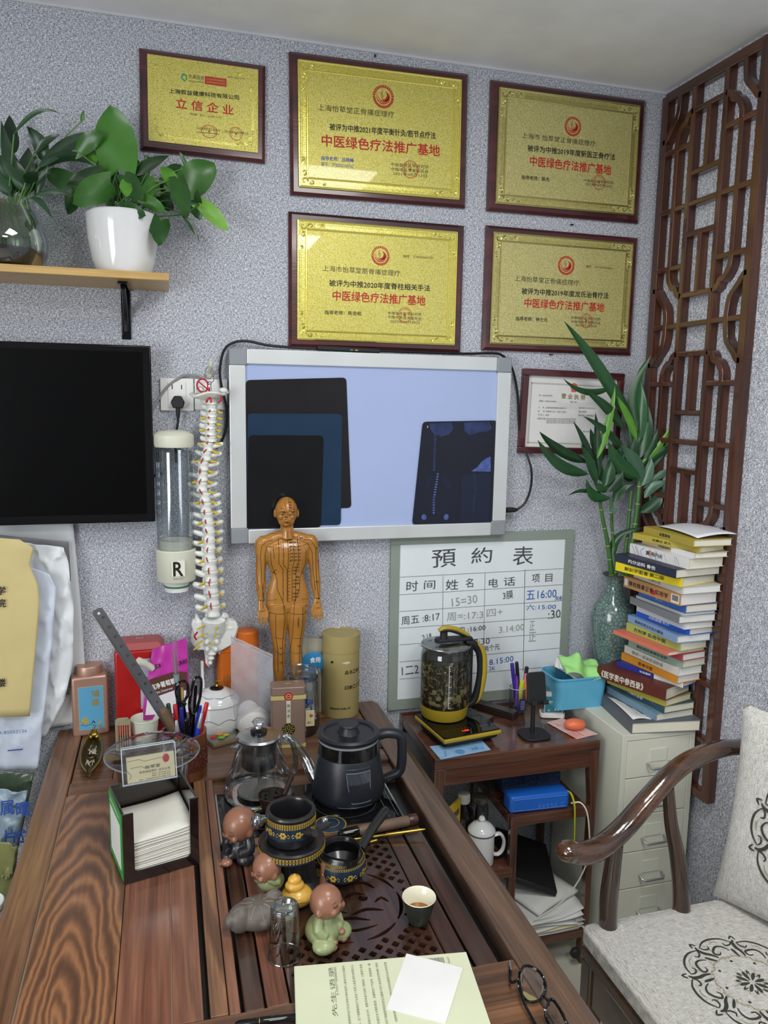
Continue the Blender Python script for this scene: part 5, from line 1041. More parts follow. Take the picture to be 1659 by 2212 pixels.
# paper cup
p = on(314, 1612, zb); t = thing('paper_cup', 'pale paper cup standing left of the brush pot', 'cup', (p.x, p.y+.02, zb)); hh = at(314, 1552, p.y+.02).z-zb; rr = (at(345, 1552, p.y).x-at(282, 1552, p.y).x)/2
G().lathe([(rr*.74, 0), (rr*.75, .002), (rr*.97, hh), (rr*1.02, hh+.001), (rr*1.0, hh+.003), (rr*.95, hh), (rr*.72, .006), (0, .006)], 40).mk('cup_wall', mat('pale_mint_cup', 'd6dccb', .5), t)
g = G(); g.b2((-.002, -rr*.9, .012), (.006, -rr*.87, .0125)); T(t, '健康', (-rr*.45, -rr*.78, .016), (1, -.3, 0), RZ, .010, .004, INK, 0, .001); T(t, 'PAPER CUP', (-rr*.45, -rr*.79, .008), (1, -.3, 0), RZ, .010, .002, INK, 0, .001)
p = on(287, 1580, zb); o = G().ell((0, 0, 0), (.010, .010, .009), 20, 12).mk('porcelain_bead', CER); o.location = (p.x, p.y+.015, zb+.009); tag(o, 'small white round porcelain piece peeping out behind the paper cup', 'ornament')
# lotus tureen
p = on(470, 1583, zb); R = (at(513, 1520, p.y).x-at(415, 1520, p.y).x)/2*1.06; t = thing('porcelain_jar', 'white lidded porcelain jar with lotus petal outline behind the brush pot', 'jar', (p.x, p.y+R*.1, zb)); zz = lambda y: at(470, y, p.y+R*.1).z-zb
H1 = zz(1512); G().lathe([(R*.62, 0), (R*.66, .003), (R*.9, .02), (R*1.0, .042), (R*.98, .056), (R*.9, H1)], 48).mk('jar_bowl', CER, t); H2 = zz(1487)
G().lathe([(R*.96, H1-.002), (R*.93, H1+.005), (R*.75, H1+.5*(H2-H1)+.004), (R*.4, H2), (0, H2+.001)], 48).mk('lid', CER, t)
LN = mat('gold_black_line', '4a463f', .4); g = G(); pts = []
for k in range(120): a = 2*pi*k/120; s = abs(sin(a*4)); zq = .046+.010*s; pts.append((R*1.005*cos(a)*(1-.012*s), R*1.005*sin(a)*(1-.012*s), zq))
pts.append(pts[0]); g.tube(pts, .0006, 4); g.tube([(R*.74*cos(2*pi*k/90)*(1+.05*sin(8*2*pi*k/90)), R*.74*sin(2*pi*k/90)*(1+.05*sin(8*2*pi*k/90)), H1+.5*(H2-H1)+.0055) for k in range(91)], .0006, 4); g.mk('petal_outline', LN, t)
G().lathe([(R*.28, H2-.001), (R*.29, H2+.003), (R*.2, H2+.005), (0, H2+.005)], 32).mk('dark_knob_plate', KG, t); G().lathe([(.004, H2+.004), (.006, H2+.008), (.003, H2+.013), (.006, H2+.02), (0, H2+.024)], 16).mk('knob', BRASS, t)
G().tube([V(0, 0, H2+.02), V(.012, -.004, H2+.022)], .0015, 6).mk('knob_pin', BRASS, t)
# orange tins
OR = mat('orange_tin', 'c8661a', .4, var=.08)
a, b = at(467, 1400, -.05), at(512, 1400, -.05); t = thing('orange_tin', 'tall orange tin with a tree print partly behind the zip bag', 'tin', ((a.x+b.x)/2+.012, -.029, zb)); w = b.x-a.x+.02; hh = at(490, 1392, -.06).z-zb
G().prism(rrect(w, .048, .020), 0, hh*.88, 'z').mk('tin_body', OR, t, ang=50); G().prism(rrect(w+.001, .049, .020), hh*.885, hh, 'z').mk('lid', OR, t, ang=50)
g = G(); g.ell((-.012, -.0245, hh*.55), (.012, .0006, .013), 14, 8); g.b2((-.0128, -.0252, hh*.3), (-.0112, -.0243, hh*.5)); g.mk('tree_print', mat('print_amber', 'a8601f', .5), t); T(t, 'HEALTH', (-.008, -.0240, hh*.13), RX, RZ, .036, .010, mat('print_amber', ''), .01, .0006)
a = at(528, 1362, -.042); t = thing('orange_canister', 'round orange canister behind the clear zip bag', 'canister', (a.x+.008, -.036, zb)); hh = a.z-zb
G().lathe([(.031, 0), (.031, hh*.84), (.0295, hh*.842), (.0295, hh*.85)], 36).mk('canister_body', OR, t); G().lathe([(.0315, hh*.85), (.0315, hh-.004), (.028, hh), (0, hh+.001)], 36).mk('lid', OR, t)
# zip bag of powder
ZF = film('zip_bag_film', 'd3d6de', .34, .2)
t, q, c = pouch('zip_bag', 'clear zip bag half full of white powder, between jar and figure', [(498, 1372), (589, 1414), (592, 1572), (500, 1572)], -.150, ZF, .020)
inv = mlocal(t).inverted()
z0 = ZD-c.z
g = G(); g.ell((.002, .0, z0+.034), (.047, .026, .042), 20, 12); g.ell((-.012, .002, z0+.06), (.030, .018, .034), 16, 8); g.mk('white_powder', mat('white_powder', 'e4e4e2', .9, bump=.8, bscale=200), t)['kind'] = 'stuff'
g = G(); g.tube([inv @ at(499, 1376, -.153), inv @ at(589, 1418, -.153)], .0014, 6); g.mk('zip_strip', mat('zip_pink', 'c49a98', .4), t); G().tube([inv @ at(499, 1382, -.153), inv @ at(589, 1424, -.153)], .0009, 6).mk('zip_strip', mat('zip_clear', 'b9bcc4', .3), t)
# edible bag behind the jar
t, q, c = pouch('edible_bag', 'clear bag with blue printed oval standing between the figure and the tube', [(652, 1376), (697, 1380), (697, 1560), (655, 1560)], -.035, mat('bag_greyish', 'a8a595', .4), .012)
inv = mlocal(t).inverted(); g = G(); p = inv @ at(676, 1432, -.052); g.lathe([(.034, 0), (.032, .001), (0, .0012)], 32, M=tr(p.x, p.y, p.z) @ rotM('X', pi/2)); g.mk('blue_oval', mat('print_blue', '2c7fb4', .4), t); T(t, '食用', p+Vector((.006, -.0016, .009)), RX, RZ, .030, .016, INKW, .02, .0003)
# clear jar
p = on(652, 1580, zb); R = (at(694, 1480, p.y).x-at(611, 1480, p.y).x)/2*.97; t = thing('candy_jar', 'round clear plastic jar with blue and white sachets behind the brown tin', 'jar', (p.x, p.y+R*.1, zb)); yy = p.y+R*.1; hh = at(652, 1452, yy).z-zb
G().lathe([(R*.9, 0), (R*.97, .005), (R*.97, hh-.022), (R*.9, hh-.016), (R*.9, hh-.012)], 40).mk('jar_wall', thin_glass('jar_plastic', (.80, .84, .86), .06, base=.06), t); G().lathe([(R*.98, hh-.013), (R*1.0, hh-.011), (R*1.0, hh+.004), (R*.93, hh+.007), (R*.88, hh+.004), (0, hh+.004)], 40).mk('lid', thin_glass('jar_lid', (.78, .82, .84), .12, base=.1), t)
SB, SW = mat('sachet_blue', '3a62b4', .4), mat('sachet_white', 'dfe3e8', .4)
for k in range(34):
    a = random.uniform(0, 6.28); r = R*.72*sqrt(random.random()); G().box((0, 0, 0), (.020, .006, .013), Matrix.LocRotScale(V(r*cos(a), r*sin(a), .010+.0021*k), Euler((random.uniform(-1, 1), random.uniform(-1, 1), random.uniform(0, 3))), None)).mk('sachet', SB if k % 2 else SW, t, bev=.002)
G().b2((.002, -R-.0015, .034), (.026, -R*.97, .078)).mk('label', mat('jar_label', 'd9cfa4', .5), t, smooth=False, bev=.001); G().ell((.017, -R-.0018, .064), (.005, .0006, .005)).mk('label_fruit', mat('print_orange', 'b8642c', .5), t); T(t, '杏仁', (.014, -R-.0017, .045), RX, RZ, .016, .008, INK, 0, .0003)
# paper tube
p = on(736, 1549, zb); R = (at(777, 1450, p.y).x-at(696, 1450, p.y).x)/2*.985; yy = p.y+R*.75; t = thing('tea_tube', 'tall olive paper tea tube with black printed characters at the desk corner', 'canister', (at(736, 1450, yy).x, yy, zb)); hh = at(736, 1366, yy).z-zb; zz = lambda y: at(736, y, yy-R).z-zb
TB = mat('khaki_tube', 'a39560', .5, var=.05)
G().lathe([(R*.985, 0), (R, .002), (R, hh*.80)], 48).mk('tube_body', TB, t); G().lathe([(R*1.02, hh*.80), (R*1.02, hh), (R*.98, hh+.001), (R*.97, hh-.003), (0, hh-.003)], 48).mk('tube_lid', TB, t)
def cyltext(t, s, R, a0, z, sp, hgt, m, yc=0):
    for i, ch in enumerate(s):
        if ch == ' ': continue
        a = a0+i*sp/R; T(t, ch, (R*sin(a), -R*cos(a)+yc, z), (cos(a), sin(a), 0), RZ, sp*.82 if ord(ch) > 255 else sp*.5, hgt, m, .01, .0006)
cyltext(t, '品名：奇兰', R, .10, zz(1454), .0125, .0105, INK); cyltext(t, '日期：2017', R, .10, zz(1487), .0125, .0105, INK)
cyltext(t, '福建省茶叶有限公司', R, -.75, zz(1532), .0068, .006, INK); G().box((-R*.62, -R*.80, hh*.70), (.010, .001, .006), rotM('Z', 0)).mk('bird_print', INK, t, smooth=False)
g = G(); g.prism([(-.014, 0), (.002, -.004), (.012, 0), (.008, .004), (-.006, .003)], -R*1.005, -R*.98, 'y', M=tr(.004, 0, hh*.69)); g.mk('torn_patch', mat('torn_paper', 'c8c3b4', .8), t, smooth=False)
# brown tea tin with round seal
a, b = on(588, 1618, zb), on(662, 1613, zb); w = (b-a).length; rz = atan2(b.y-a.y, b.x-a.x); d = .052; cx = (a+b)/2+Vector((0, d/2, 0)); hh = at(588, 1487, a.y).z-zb
t = thing('brown_tea_tin', 'taupe rectangular tea tin with red round seal and black floral disc', 'tin', (cx.x, cx.y, zb), rz); TP = mat('taupe_tin', '8d766a', .4, .2)
G().prism(rrect(w, d, .009), 0, hh*.86, 'z').mk('tin_body', TP, t, ang=50); G().prism(rrect(w+.001, d+.001, .009), hh*.865, hh, 'z').mk('lid', TP, t, ang=50, bev=.002)
yy = -d/2-.0006; LGd = mat('label_olive_gold', 'b9ad72', .5)
G().b2((-w/2-.0006, yy, hh*.80), (w/2+.0006, -d/2+.01, hh*.865)).mk('gold_band', LGd, t, smooth=False); G().b2((-w/2+.02, yy, .001), (w/2+.0006, -d/2+.01, .009)).mk('gold_band', LGd, t, smooth=False)
G().b2((-.0055, yy-.0004, hh*.38), (.0055, yy+.0002, hh*.82)).mk('label_strip', mat('label_pale', 'c9c8b0', .5), t, smooth=False)
for k, ch in enumerate('普洱茶'): T(t, ch, (0, yy-.0005, hh*(.70-.085*k)), RX, RZ, .0085, .0095, INK, 0, .0002)
g = G(); g.lathe([(.0115, 0), (.011, .0005), (0, .0006)], 28, M=tr(0, yy-.0004, hh*.855) @ rotM('X', pi/2)); g.mk('red_seal', mat('seal_red', 'a8242c', .4), t); g = G(); ring(g, (0, hh*.855), .0055, .0075, yy-.0012); g.b2((-.004, yy-.0013, hh*.855-.0008), (.004, yy-.0011, hh*.855+.0008)); g.mk('seal_ring', LGd, t, smooth=False)
g = G(); g.lathe([(.0185, 0), (.018, .0005), (0, .0006)], 32, M=tr(0, yy-.0001, hh*.31) @ rotM('X', pi/2)); g.mk('black_disc', INK, t); g = G(); ring(g, (0, hh*.31), .0172, .0180, yy-.0009)
for k in range(26):
    a = k*2.4; r = .0155*sqrt((k+.5)/26); g.box((0, 0, 0), (.0042, .0002, .0016), tr(r*cos(a), yy-.0009, hh*.31+r*sin(a)) @ rotM('Y', a*1.7))
g.mk('gold_flower_print', mat('pale_gold_print', 'b8a850', .4), t, smooth=False); T(t, '茶', (0, 0, hh+.0006), RX, RY, .018, .010, LGd, .01)
# flat tray with incense sticks
a, b, c_, d_ = on(449, 1602, zb), on(523, 1570, zb), on(529, 1590, zb), on(452, 1622, zb); cc = (a+b+c_+d_)/4
t = thing('plastic_tray', 'flat clear plastic box of incense sticks with bright stickers behind the glass teapot', 'box', (cc.x, cc.y, zb), atan2(b.y-a.y, b.x-a.x)*.6); L = .115
g = G(); g.b2((-L/2, -.04, 0), (L/2, .04, .002)); g.b2((-L/2, -.04, .002), (L/2, -.0385, .016)); g.b2((-L/2, .0385, .002), (L/2, .04, .016)); g.b2((-L/2, -.0385, .002), (-L/2+.0015, .0385, .016)); g.b2((L/2-.0015, -.0385, .002), (L/2, .0385, .016)); g.b2((-L/2-.001, -.041, .016), (L/2+.001, .041, .0175)); g.mk('clear_case', GLP, t, smooth=False)
for k in range(16): G().b2((-L/2+.004, -.036+k*.0045, .0022), (L/2-.004, -.0325+k*.0045, .0075)).mk('incense_stick', mat('incense', 'a08a5a', .7), t, smooth=False)
for k, (x, y, r, m_) in enumerate(((-.04, -.005, .009, 'c22a22'), (-.024, -.02, .010, '6fae3a'), (-.02, .0, .009, 'd88a2a'), (-.008, -.014, .008, 'c8b030'))): G().lathe([(r, 0), (r*.8, .0008), (0, .001)], 12, c=(x, y, .0178+k*.0003)).mk('sticker', mat('sticker_'+m_, m_, .4), t)
# brass incense boat
a, b = on(193, 1681, zb), on(207, 1577, zb); b = a+(b-a)*.80; dr = (b-a); L = dr.length; t = thing('incense_boat', 'small brass boat-shaped dish with ash standing before the rose-gold tin', 'dish', ((a.x+b.x)/2, (a.y+b.y)/2, zb), atan2(dr.y, dr.x)-pi/2)
def fn(u, v):
    y = (v-.5)*L; w = .030*(sin(pi*min(max(v*.92+.04, 0), 1))**.7)*(1.0-.35*v); s = (u-.5)*2; return (s*w, y, .004+.016*abs(s)**2.2+.012*max(0, v-.8)*5*.5)
AB = mat('dark_brass', '5f5a3c', .35, .8); G().grid(fn, 14, 24).mk('boat_hull', AB, t, solid=.002)
g = G()
for s in (-1, 1): g.tube([fn(.5+.5*s, k/20) for k in range(21)], .0016, 6)
g.mk('brass_rim', BRASS, t)
for k in range(22): G().tube([V(random.uniform(-.012, .012), random.uniform(-.3, .25)*L, .0085), V(random.uniform(-.012, .012), random.uniform(-.3, .25)*L, .010)], .0009, 5).mk('ash_fragment', mat('ash_white', 'c9c4b4', .9), t) if k < 20 else None
G().lathe([(.010, 0), (.011, .012), (.009, .014), (.0085, .006), (0, .006)], 20, c=(0, -.12*L, .004)).mk('incense_cup', AB, t)
g = G(); g.ell((0, L*.44, .018), (.012, .010, .008)); g.ell((-.008, L*.38, .017), .006); g.ell((.008, L*.38, .017), .006); g.tube([V(0, L*.46, .02), V(0, L*.5, .03)], [.003, .0015], 8); g.ell((0, L*.5, .033), .003); g.mk('brass_knot', BRASS, t)

# ================================================================== brush pot with tools
zr = ZD-.001
p = on(398, 1690, zr); R = (at(450, 1600, p.y).x-at(344, 1600, p.y).x)/2*.99; yy = p.y+R*.8; p.x = at(397, 1620, yy).x; hh = at(397, 1578, yy).z-zr
t = thing('brush_pot', 'carved brown bamboo brush pot crammed with pens, scissors and steel ruler', 'pen holder', (p.x, yy, zr)); BP = t
BAM = wood('carved_bamboo', ['4a2a1a', '6e4127', '7d4d2e'], 'Z', .35, coat=.3)
G().lathe([(R*.97, 0), (R*.99, .003), (R*.99, hh-.001), (R*.95, hh), (R*.86, hh), (R*.84, hh-.004), (R*.84, .01), (0, .01)], 56).mk('pot_wall', BAM, t, ang=50)
CV = mat('carved_relief', '5a2a1c', .5, bump=1, bscale=300, var=.3, vscale=200); g = G(); random.seed(3)
g.shell([(R*1.0, hh*.22), (R*1.004, hh*.225), (R*1.004, hh*.74), (R*1.0, hh*.75)], 56)
for k in range(230):
    a = random.uniform(-2.6, .5); z = random.uniform(hh*.25, hh*.72); g.tube([(R*1.003*cos(a-.0), R*1.003*sin(a), z), (R*1.012*cos(a+.035), R*1.012*sin(a+.035), z+random.uniform(-.003, .003)), (R*1.003*cos(a+.07), R*1.003*sin(a+.07), z+random.uniform(-.004, .004))], .0011, 4)
g.mk('carved_band', CV, t)['kind'] = 'stuff'
def stick(name, label, cat, base, tip, secs, org=None):
    """long tool from base to tip: list of (f0, f1, r0, r1, material, part name)"""
    base, tip = Vector(base), Vector(tip); t = thing(name, label, cat, base); d = tip-base
    for f0, f1, r0, r1, m, nm in secs: G().tube([d*f0, d*(f0+(f1-f0)*.03), d*(f1-(f1-f0)*.03), d*f1], [r0*.8, r0, r1, r1*.8], 12).mk(nm, m, t)
    return t
PB = V(p.x, yy, zr+.012)
def inpot(dx, dy): return PB+V(dx, dy, 0)
# steel ruler with wooden grip end
a, b = at(372, 1572, yy-.02), at(208, 1316, yy-.03); rl = (b-a); L = rl.length; ang = atan2(rl.z, rl.x)
t = thing('steel_ruler', 'long steel ruler leaning up to the left out of the brush pot', 'ruler', inpot(.016, -.012)); base = t.location; ex = rl.normalized(); cen = a-base; wv = .0125; dn = V(-ex.z, 0, ex.x)
g = G(); e = b-base; s_ = cen-ex*.05; th = V(0, .0009, 0)
pts = [s_-dn*wv, s_+dn*wv, e+dn*wv*1.0-ex*.006, e+dn*wv*.6, e-dn*wv*.6, e-dn*wv-ex*.006]; g.add([q-th for q in pts]+[q+th for q in pts], [tuple(range(6)), tuple(range(11, 5, -1))]+[(i, (i+1) % 6, (i+1) % 6+6, i+6) for i in range(6)]); g.mk('blade', mat('ruler_steel', '7d8086', .35, .8), t, smooth=False)
p_ = e-ex*.011-th*1.6; G().lathe([(.0032, 0), (.003, .0004), (0, .0005)], 16, M=tr(*p_) @ rotM('X', pi/2)).mk('hanging_hole', mat('hole_pale', 'c9cad0', .8), t)
for k, s in enumerate(('16', '15', '14', '13', '12', '11', '10', '9', '8', '7')): T(t, s, e-ex*(.024+.0265*k)-dn*.003-th*1.2, dn, -ex, .006, .006, INK, .02, .0002)
g = G()
for k in range(10):
    for j in range(10): c_ = e-ex*(.024+.0265*k+.00265*j)+dn*(wv-.0018)-th*1.25; g.box(c_, (.0004, .0002, .0025), None) if 0 else g.tube([c_, c_-dn*.003], .00025, 3)
g.mk('graduation_marks', INK, t, smooth=False)['kind'] = 'stuff'
t = stick('bamboo_tool', 'thick brown bamboo tool handle beside the ruler in the brush pot', 'tool', inpot(.02, -.02), at(352, 1532, yy-.025), [(0, 1, .010, .0115, mat('bamboo_brown', '5d4a36', .4, var=.2, vscale=40), 'handle'), (.97, 1.01, .0085, .0085, mat('bronze_end', '86715a', .4, .5), 'end_cap')])
t = stick('writing_brush', 'writing brush with clear cap standing tallest among the pens', 'brush', inpot(.0, .01), at(374, 1376, yy+.01), [(0, .66, .0045, .0065, mat('navy_lacquer', '1c2433', .2), 'handle'), (.66, .72, .0065, .007, mat('grey_collar', '7f8a90', .3), 'collar'), (.72, .9, .003, .0012, mat('brush_hair', '8a857c', .8), 'hair')])
d = at(374, 1376, yy+.01)-t.location; G().tube([d*.70, d*.72, d*.98, d], [.0058, .0066, .0075, .0068], 14).mk('clear_cap', GLP, t)
# scissors (two handle loops)
t = thing('scissors', 'black-handled scissors upright in the brush pot', 'scissors', inpot(.012, .0)); o0 = t.location
def P2_(x, y, dy=0): return at(x, y, yy+dy)-o0
G().tube([P2_(x, y) for x, y in ((402, 1522), (388, 1514), (381, 1500), (382, 1482), (392, 1472), (402, 1474), (406, 1486), (404, 1504), (397, 1520), (400, 1545), (404, 1572))], .0036, 8, smooth=4).mk('handle_loop', KG, t)
G().tube([P2_(x, y, .004) for x, y in ((412, 1545), (409, 1520), (414, 1490), (420, 1468), (428, 1463), (434, 1468), (434, 1490), (430, 1515), (420, 1540), (412, 1548), (408, 1575))], .0036, 8, smooth=4).mk('handle_loop', KG, t)
G().tube([P2_(404, 1570), V(0, 0, .01)], [.004, .002], 6).mk('blade', STEEL, t); G().tube([P2_(409, 1572, .004), V(.004, .004, .01)], [.004, .002], 6).mk('blade', STEEL, t)
CL = [('green', '1f4a3c', 363, 1520), ('red', 'b0282c', 378, 1522), ('deep blue', '20308a', 392, 1528), ('cobalt blue', '2438b0', 432, 1524), ('red-capped', 'b8242a', 447, 1518)]
for nm, cc, x, y in CL:
    e = at(x, y, yy+random.uniform(-.01, .015)); stick('pen', {'green': 'dark green pen in the brush pot, left of the red one', 'red': 'red marker pen in the brush pot behind the silver pen', 'deep blue': 'deep blue pen between the red marker and the scissors', 'cobalt blue': 'bright blue thick pen leaning right in the brush pot', 'red-capped': 'red pen at the right rim of the brush pot'}[nm], 'pen', inpot((x-398)*.0004, 0), e, [(0, .75, .0045, .005, mat('pen_'+cc, cc, .3), 'barrel'), (.74, 1, .0055, .0052, mat('pen_'+cc, cc, .3), 'cap')])
stick('pen', 'silver click pen with red grip at the front of the brush pot', 'pen', inpot(-.01, -.025), at(381, 1556, yy-.03), [(0, .8, .006, .0065, mat('pen_b0282c', 'b0282c', .3), 'grip'), (.8, 1, .0062, .0035, mat('silver_plastic', 'a9adb0', .3, .5), 'tip_cone')])
stick('pen', 'silver and blue click pen at the right front of the brush pot', 'pen', inpot(.01, -.022), at(436, 1540, yy-.022), [(0, .75, .005, .006, mat('pen_2438b0', '', .3), 'grip'), (.75, 1, .0055, .004, mat('silver_plastic', ''), 'barrel')])
stick('pen', 'black gloss pen lying forward at the front of the brush pot', 'pen', inpot(.0, -.026), at(403, 1553, yy-.028), [(0, 1, .0065, .0075, KG, 'barrel')])
stick('pencil', 'yellow pencil behind the left scissor loop', 'pencil', inpot(.004, .012), at(393, 1486, yy+.016), [(0, 1, .004, .004, mat('pencil_yellow', 'cdb268', .4), 'shaft')])
stick('pen', 'black clip-topped pen standing high right of the scissors', 'pen', inpot(.016, .014), at(423, 1480, yy+.02), [(0, 1, .0035, .004, KG, 'barrel')])

# ================================================================== napkin box
zf = ZD-.002
a, b, e = on(268, 1910, zf), on(432, 1868, zf), on(238, 1850, zf); w = (b-a).length; rz = .25; d = w*.86; c_ = a+Vector((cos(rz), sin(rz), 0))*w/2+Vector((-sin(rz), cos(rz), 0))*d/2
hh = .139
t = thing('napkin_box', 'dark glossy napkin box full of white napkins with green side panel', 'box', (c_.x, c_.y, zf), rz)
BX = mat('dark_acrylic_brown', '1a1110', .08, coat=.6); s = .0045
w2, d2 = w/2, d/2
G().b2((-w2, -d2, 0), (w2, d2, s)).mk('bottom', BX, t, bev=.001)
for sg_ in (-1, 1): G().prism([(-d2, s), (d2, s), (d2, hh), (-d2, hh)], sg_*w2, sg_*(w2-s), 'x').mk('side_panel', BX, t, bev=.001)
G().prism([(-w2+s, s), (w2-s, s), (w2-s, hh), (-w2+s, hh)], d2-s, d2, 'y').mk('back_panel', BX, t, bev=.001)
fp_ = [(-w2, 0), (w2, 0), (w2, hh), (w2-.017, hh)]+arc((w2-.017-.008, .020+.008), .008, 0, -pi/2, 6)+arc((-w2+.020+.008, .020+.008), .008, -pi/2, -pi, 6)+[(-w2+.020, hh), (-w2, hh)]
G().prism(fp_, -d2-s, -d2, 'y').mk('front_panel', BX, t, smooth=False, bev=.001)
GRN = mat('pay_green', '2f9a48', .4); G().b2((-w2-.0008, -d2+.002, .004), (-w2, d2-.002, hh-.004)).mk('green_panel', GRN, t, smooth=False); G().b2((-w2-.0012, -d2+.018, .018), (-w2-.0008, d2-.014, hh-.030)).mk('white_panel', mat('panel_white', 'e4e8e4', .4), t, smooth=False)
T(t, '推荐使用微信支付', (-w2-.0012, 0, hh-.017), (0, -1, 0), RZ, d*.72, .008, INKW, 0, .0002)
# stack of napkins: separate curved sheets
random.seed(5); NP = mat('napkin', 'd2d0c6', .85, bump=.3, bscale=400)
for k in range(26):
    z0 = .007+k*.0027; q = random.uniform(-.0015, .0015); tilt = .010*(k/25)
    def fn(u, v, z0=z0, q=q, k=k, tilt=tilt): x = (u-.5)*(w-.013)+q*.3; return (x, -d2+.001+v*(d-.010)+q, z0+tilt*u**1.6+.0013*sin(u*5+k*.3)*(k/25)+(.014*v*(k/25)**3))
    g = G(); g.grid(fn, 12, 4); g.mk('napkin', NP, t, solid=.0013, ang=180)
# card holder on the napkin box rim, clear lid behind
za = zf+hh; a, b = on(262, 1706, za), on(386, 1684, za)
t = thing('card_holder', 'clear plastic holder of cream business cards resting on the napkin box', 'card holder', ((a.x+b.x)/2, (a.y+b.y)/2+.012, za), atan2(b.y-a.y, b.x-a.x)); w = (b-a).length
hh2 = .070; TL = rotM('X', -.30)
g = G(TL)
for (p0, p1) in (((-w/2+.003, 0, .002), (w/2-.003, .0015, hh2)), ((-w/2+.003, .024, .002), (w/2-.003, .0255, hh2*.98)), ((-w/2+.003, .0015, .002), (-w/2+.0045, .024, hh2)), ((w/2-.0045, .0015, .002), (w/2-.003, .024, hh2)), ((-w/2-.002, -.006, 0), (w/2+.002, .028, .003))): g.b2(p0, p1)
g.mk('clear_case', GLP, t, smooth=False, bev=.0008)
g = G(TL)
for z in (.0, hh2-.0008): g.tube([(-w/2+.003, .0, z+.001), (w/2-.003, .0, z+.001), (w/2-.003, .0255, z+.001), (-w/2+.003, .0255, z+.001), (-w/2+.003, 0, z+.001)], .0011, 5)
for x in (-w/2+.003, w/2-.003): g.tube([(x, 0, 0), (x, 0, hh2)], .0009, 5)
g.mk('bright_edge', mat('plastic_edge', 'b9c0c8', .2, alpha=1), t)
CC = mat('card_cream', 'ded3b0', .6); o = G(TL).b2((-w*.39, .004, .003), (w*.45, .016, .052)).mk('business_cards', CC, t, smooth=False)
fr = TL.to_3x3(); 
def ct(s, x, z, w_, h_, m_, bold=0): T(t, s, fr @ V(x, .0036, z), RX, fr @ V(0, 0, 1), w_, h_, m_, bold, .0003)
CG = mat('card_grey_print', '7d7866', .7); ct('怡草堂', .006, .029, .030, .0062, CG, .02); ct('筋骨痛症理疗  徒手正骨', .010, .0205, .060, .0050, CG); ct('手机：147 6188 5165', .022, .0145, .036, .0030, CG); ct('电话：021 6188 8051', .022, .0105, .036, .0030, CG); ct('地址：上海市嘉定区金沙江西路1067弄', .010, .0060, .062, .0026, CG)
g = G(TL); g.tube([(-w*.38, .0036, .045), (-.018, .0036, .046), (-.010, .0036, .041), (w*.3, .0036, .044)], .0004, 4); g.tube([(-w*.33, .0036, .031), (-.016, .0036, .032), (-.008, .0036, .027), (.0, .0036, .028)], .0004, 4); g.tube([(-w*.36+.004*sin(k), .0036, .010+.004*k) for k in range(6)], .0004, 4); g.mk('card_lines', CG, t)
g = G(TL); g.ell((w*.30, .0034, .041), (.0065, .0006, .0085), 10, 8); g.mk('red_flower_mark', mat('card_red', 'b8444c', .6), t)
p = V(on(331, 1650, za).x*1.05, t.location.y+.128, za); t = thing('glass_bowl', 'lidded smoky glass bowl standing behind the napkin box and card holder', 'bowl', (p.x, p.y, ZD)); R = .098; G().shell([(.055, .001), (.062, .004), (.072, .06), (.078, hh-.002)], 40).mk('bowl_wall', thin_glass('bowl_smoky', (.72, .72, .71), .05, base=.06), t)
G(tr(0, 0, hh)).shell([(R*1.02, .0), (R, .004), (R*.8, .014), (R*.45, .022), (0, .025)], 40).mk('lid', thin_glass('lid_glass', (.72, .74, .74), .04, base=.08), t); G(tr(0, 0, hh)).tube([(R*cos(2*pi*k/48), R*sin(2*pi*k/48), .001) for k in range(49)], .0022, 6).mk('lid_rim', mat('rim_grey', '8a8e90', .2, .3), t)

# ================================================================== glass teapot with steel infuser
zc = ZD-.034+.028
p = on(556, 1748, zc); R = (at(648, 1700, p.y).x-at(484, 1700, p.y).x)/2*.98; yy = p.y+R*.85; t = thing('glass_teapot', 'clear glass teapot with steel infuser and crystal knob on the cooker', 'teapot', (at(560, 1700, yy).x, yy, zc)); ZZ = lambda y: at(560, y, yy).z-zc
G().shell([(0, .001), (R*.9, .001), (R*.99, .012), (R*.97, .03), (R*.80, ZZ(1660)), (R*.66, ZZ(1625)), (R*.60, ZZ(1600)), (R*.61, ZZ(1592))], 48).mk('glass_body', GL, t)
G().tube([(R*.93*cos(2*pi*k/48), R*.93*sin(2*pi*k/48), .004) for k in range(49)], .0028, 6).mk('base_ring', thin_glass('thick_glass', (.75, .8, .8), .05, base=.2), t)
ht_ = ZZ(1590)
G().lathe([(R*.60, ht_-.004), (R*.61, ht_), (R*.57, ht_+.004), (R*.2, ht_+.010), (0, ht_+.010)], 48).mk('steel_lid', STEEL, t); G().lathe([(R*.23, ht_+.010), (R*.24, ht_+.014), (R*.1, ht_+.016), (0, ht_+.016)], 32).mk('black_disc', KG, t)
G().lathe([(.004, ht_+.015), (.008, ht_+.020), (.016, ht_+.036), (.013, ht_+.040), (0, ht_+.039)], 10).mk('crystal_knob', thin_glass('crystal', (.85, .88, .9), .02, base=.35), t, smooth=False)
zb2 = ZZ(1652); G().lathe([(R*.47, zb2), (R*.49, zb2+.004), (R*.49, ht_-.005), (R*.52, ht_-.002)], 44).mk('infuser_cup', STEEL, t); G().tube([V(0, 0, zb2), V(0, 0, .02)], .0032, 8).mk('infuser_rod', STEEL, t); G().lathe([(R*.62, .008), (R*.6, .012), (0, .022)], 36).mk('lift_plate', mat('dim_steel', '9a9a98', .35, .7), t); T(t, 'SUS304', (.0, -R*.495, (zb2+ht_)/2), RX, RZ, .022, .008, INKG, 0, .001)
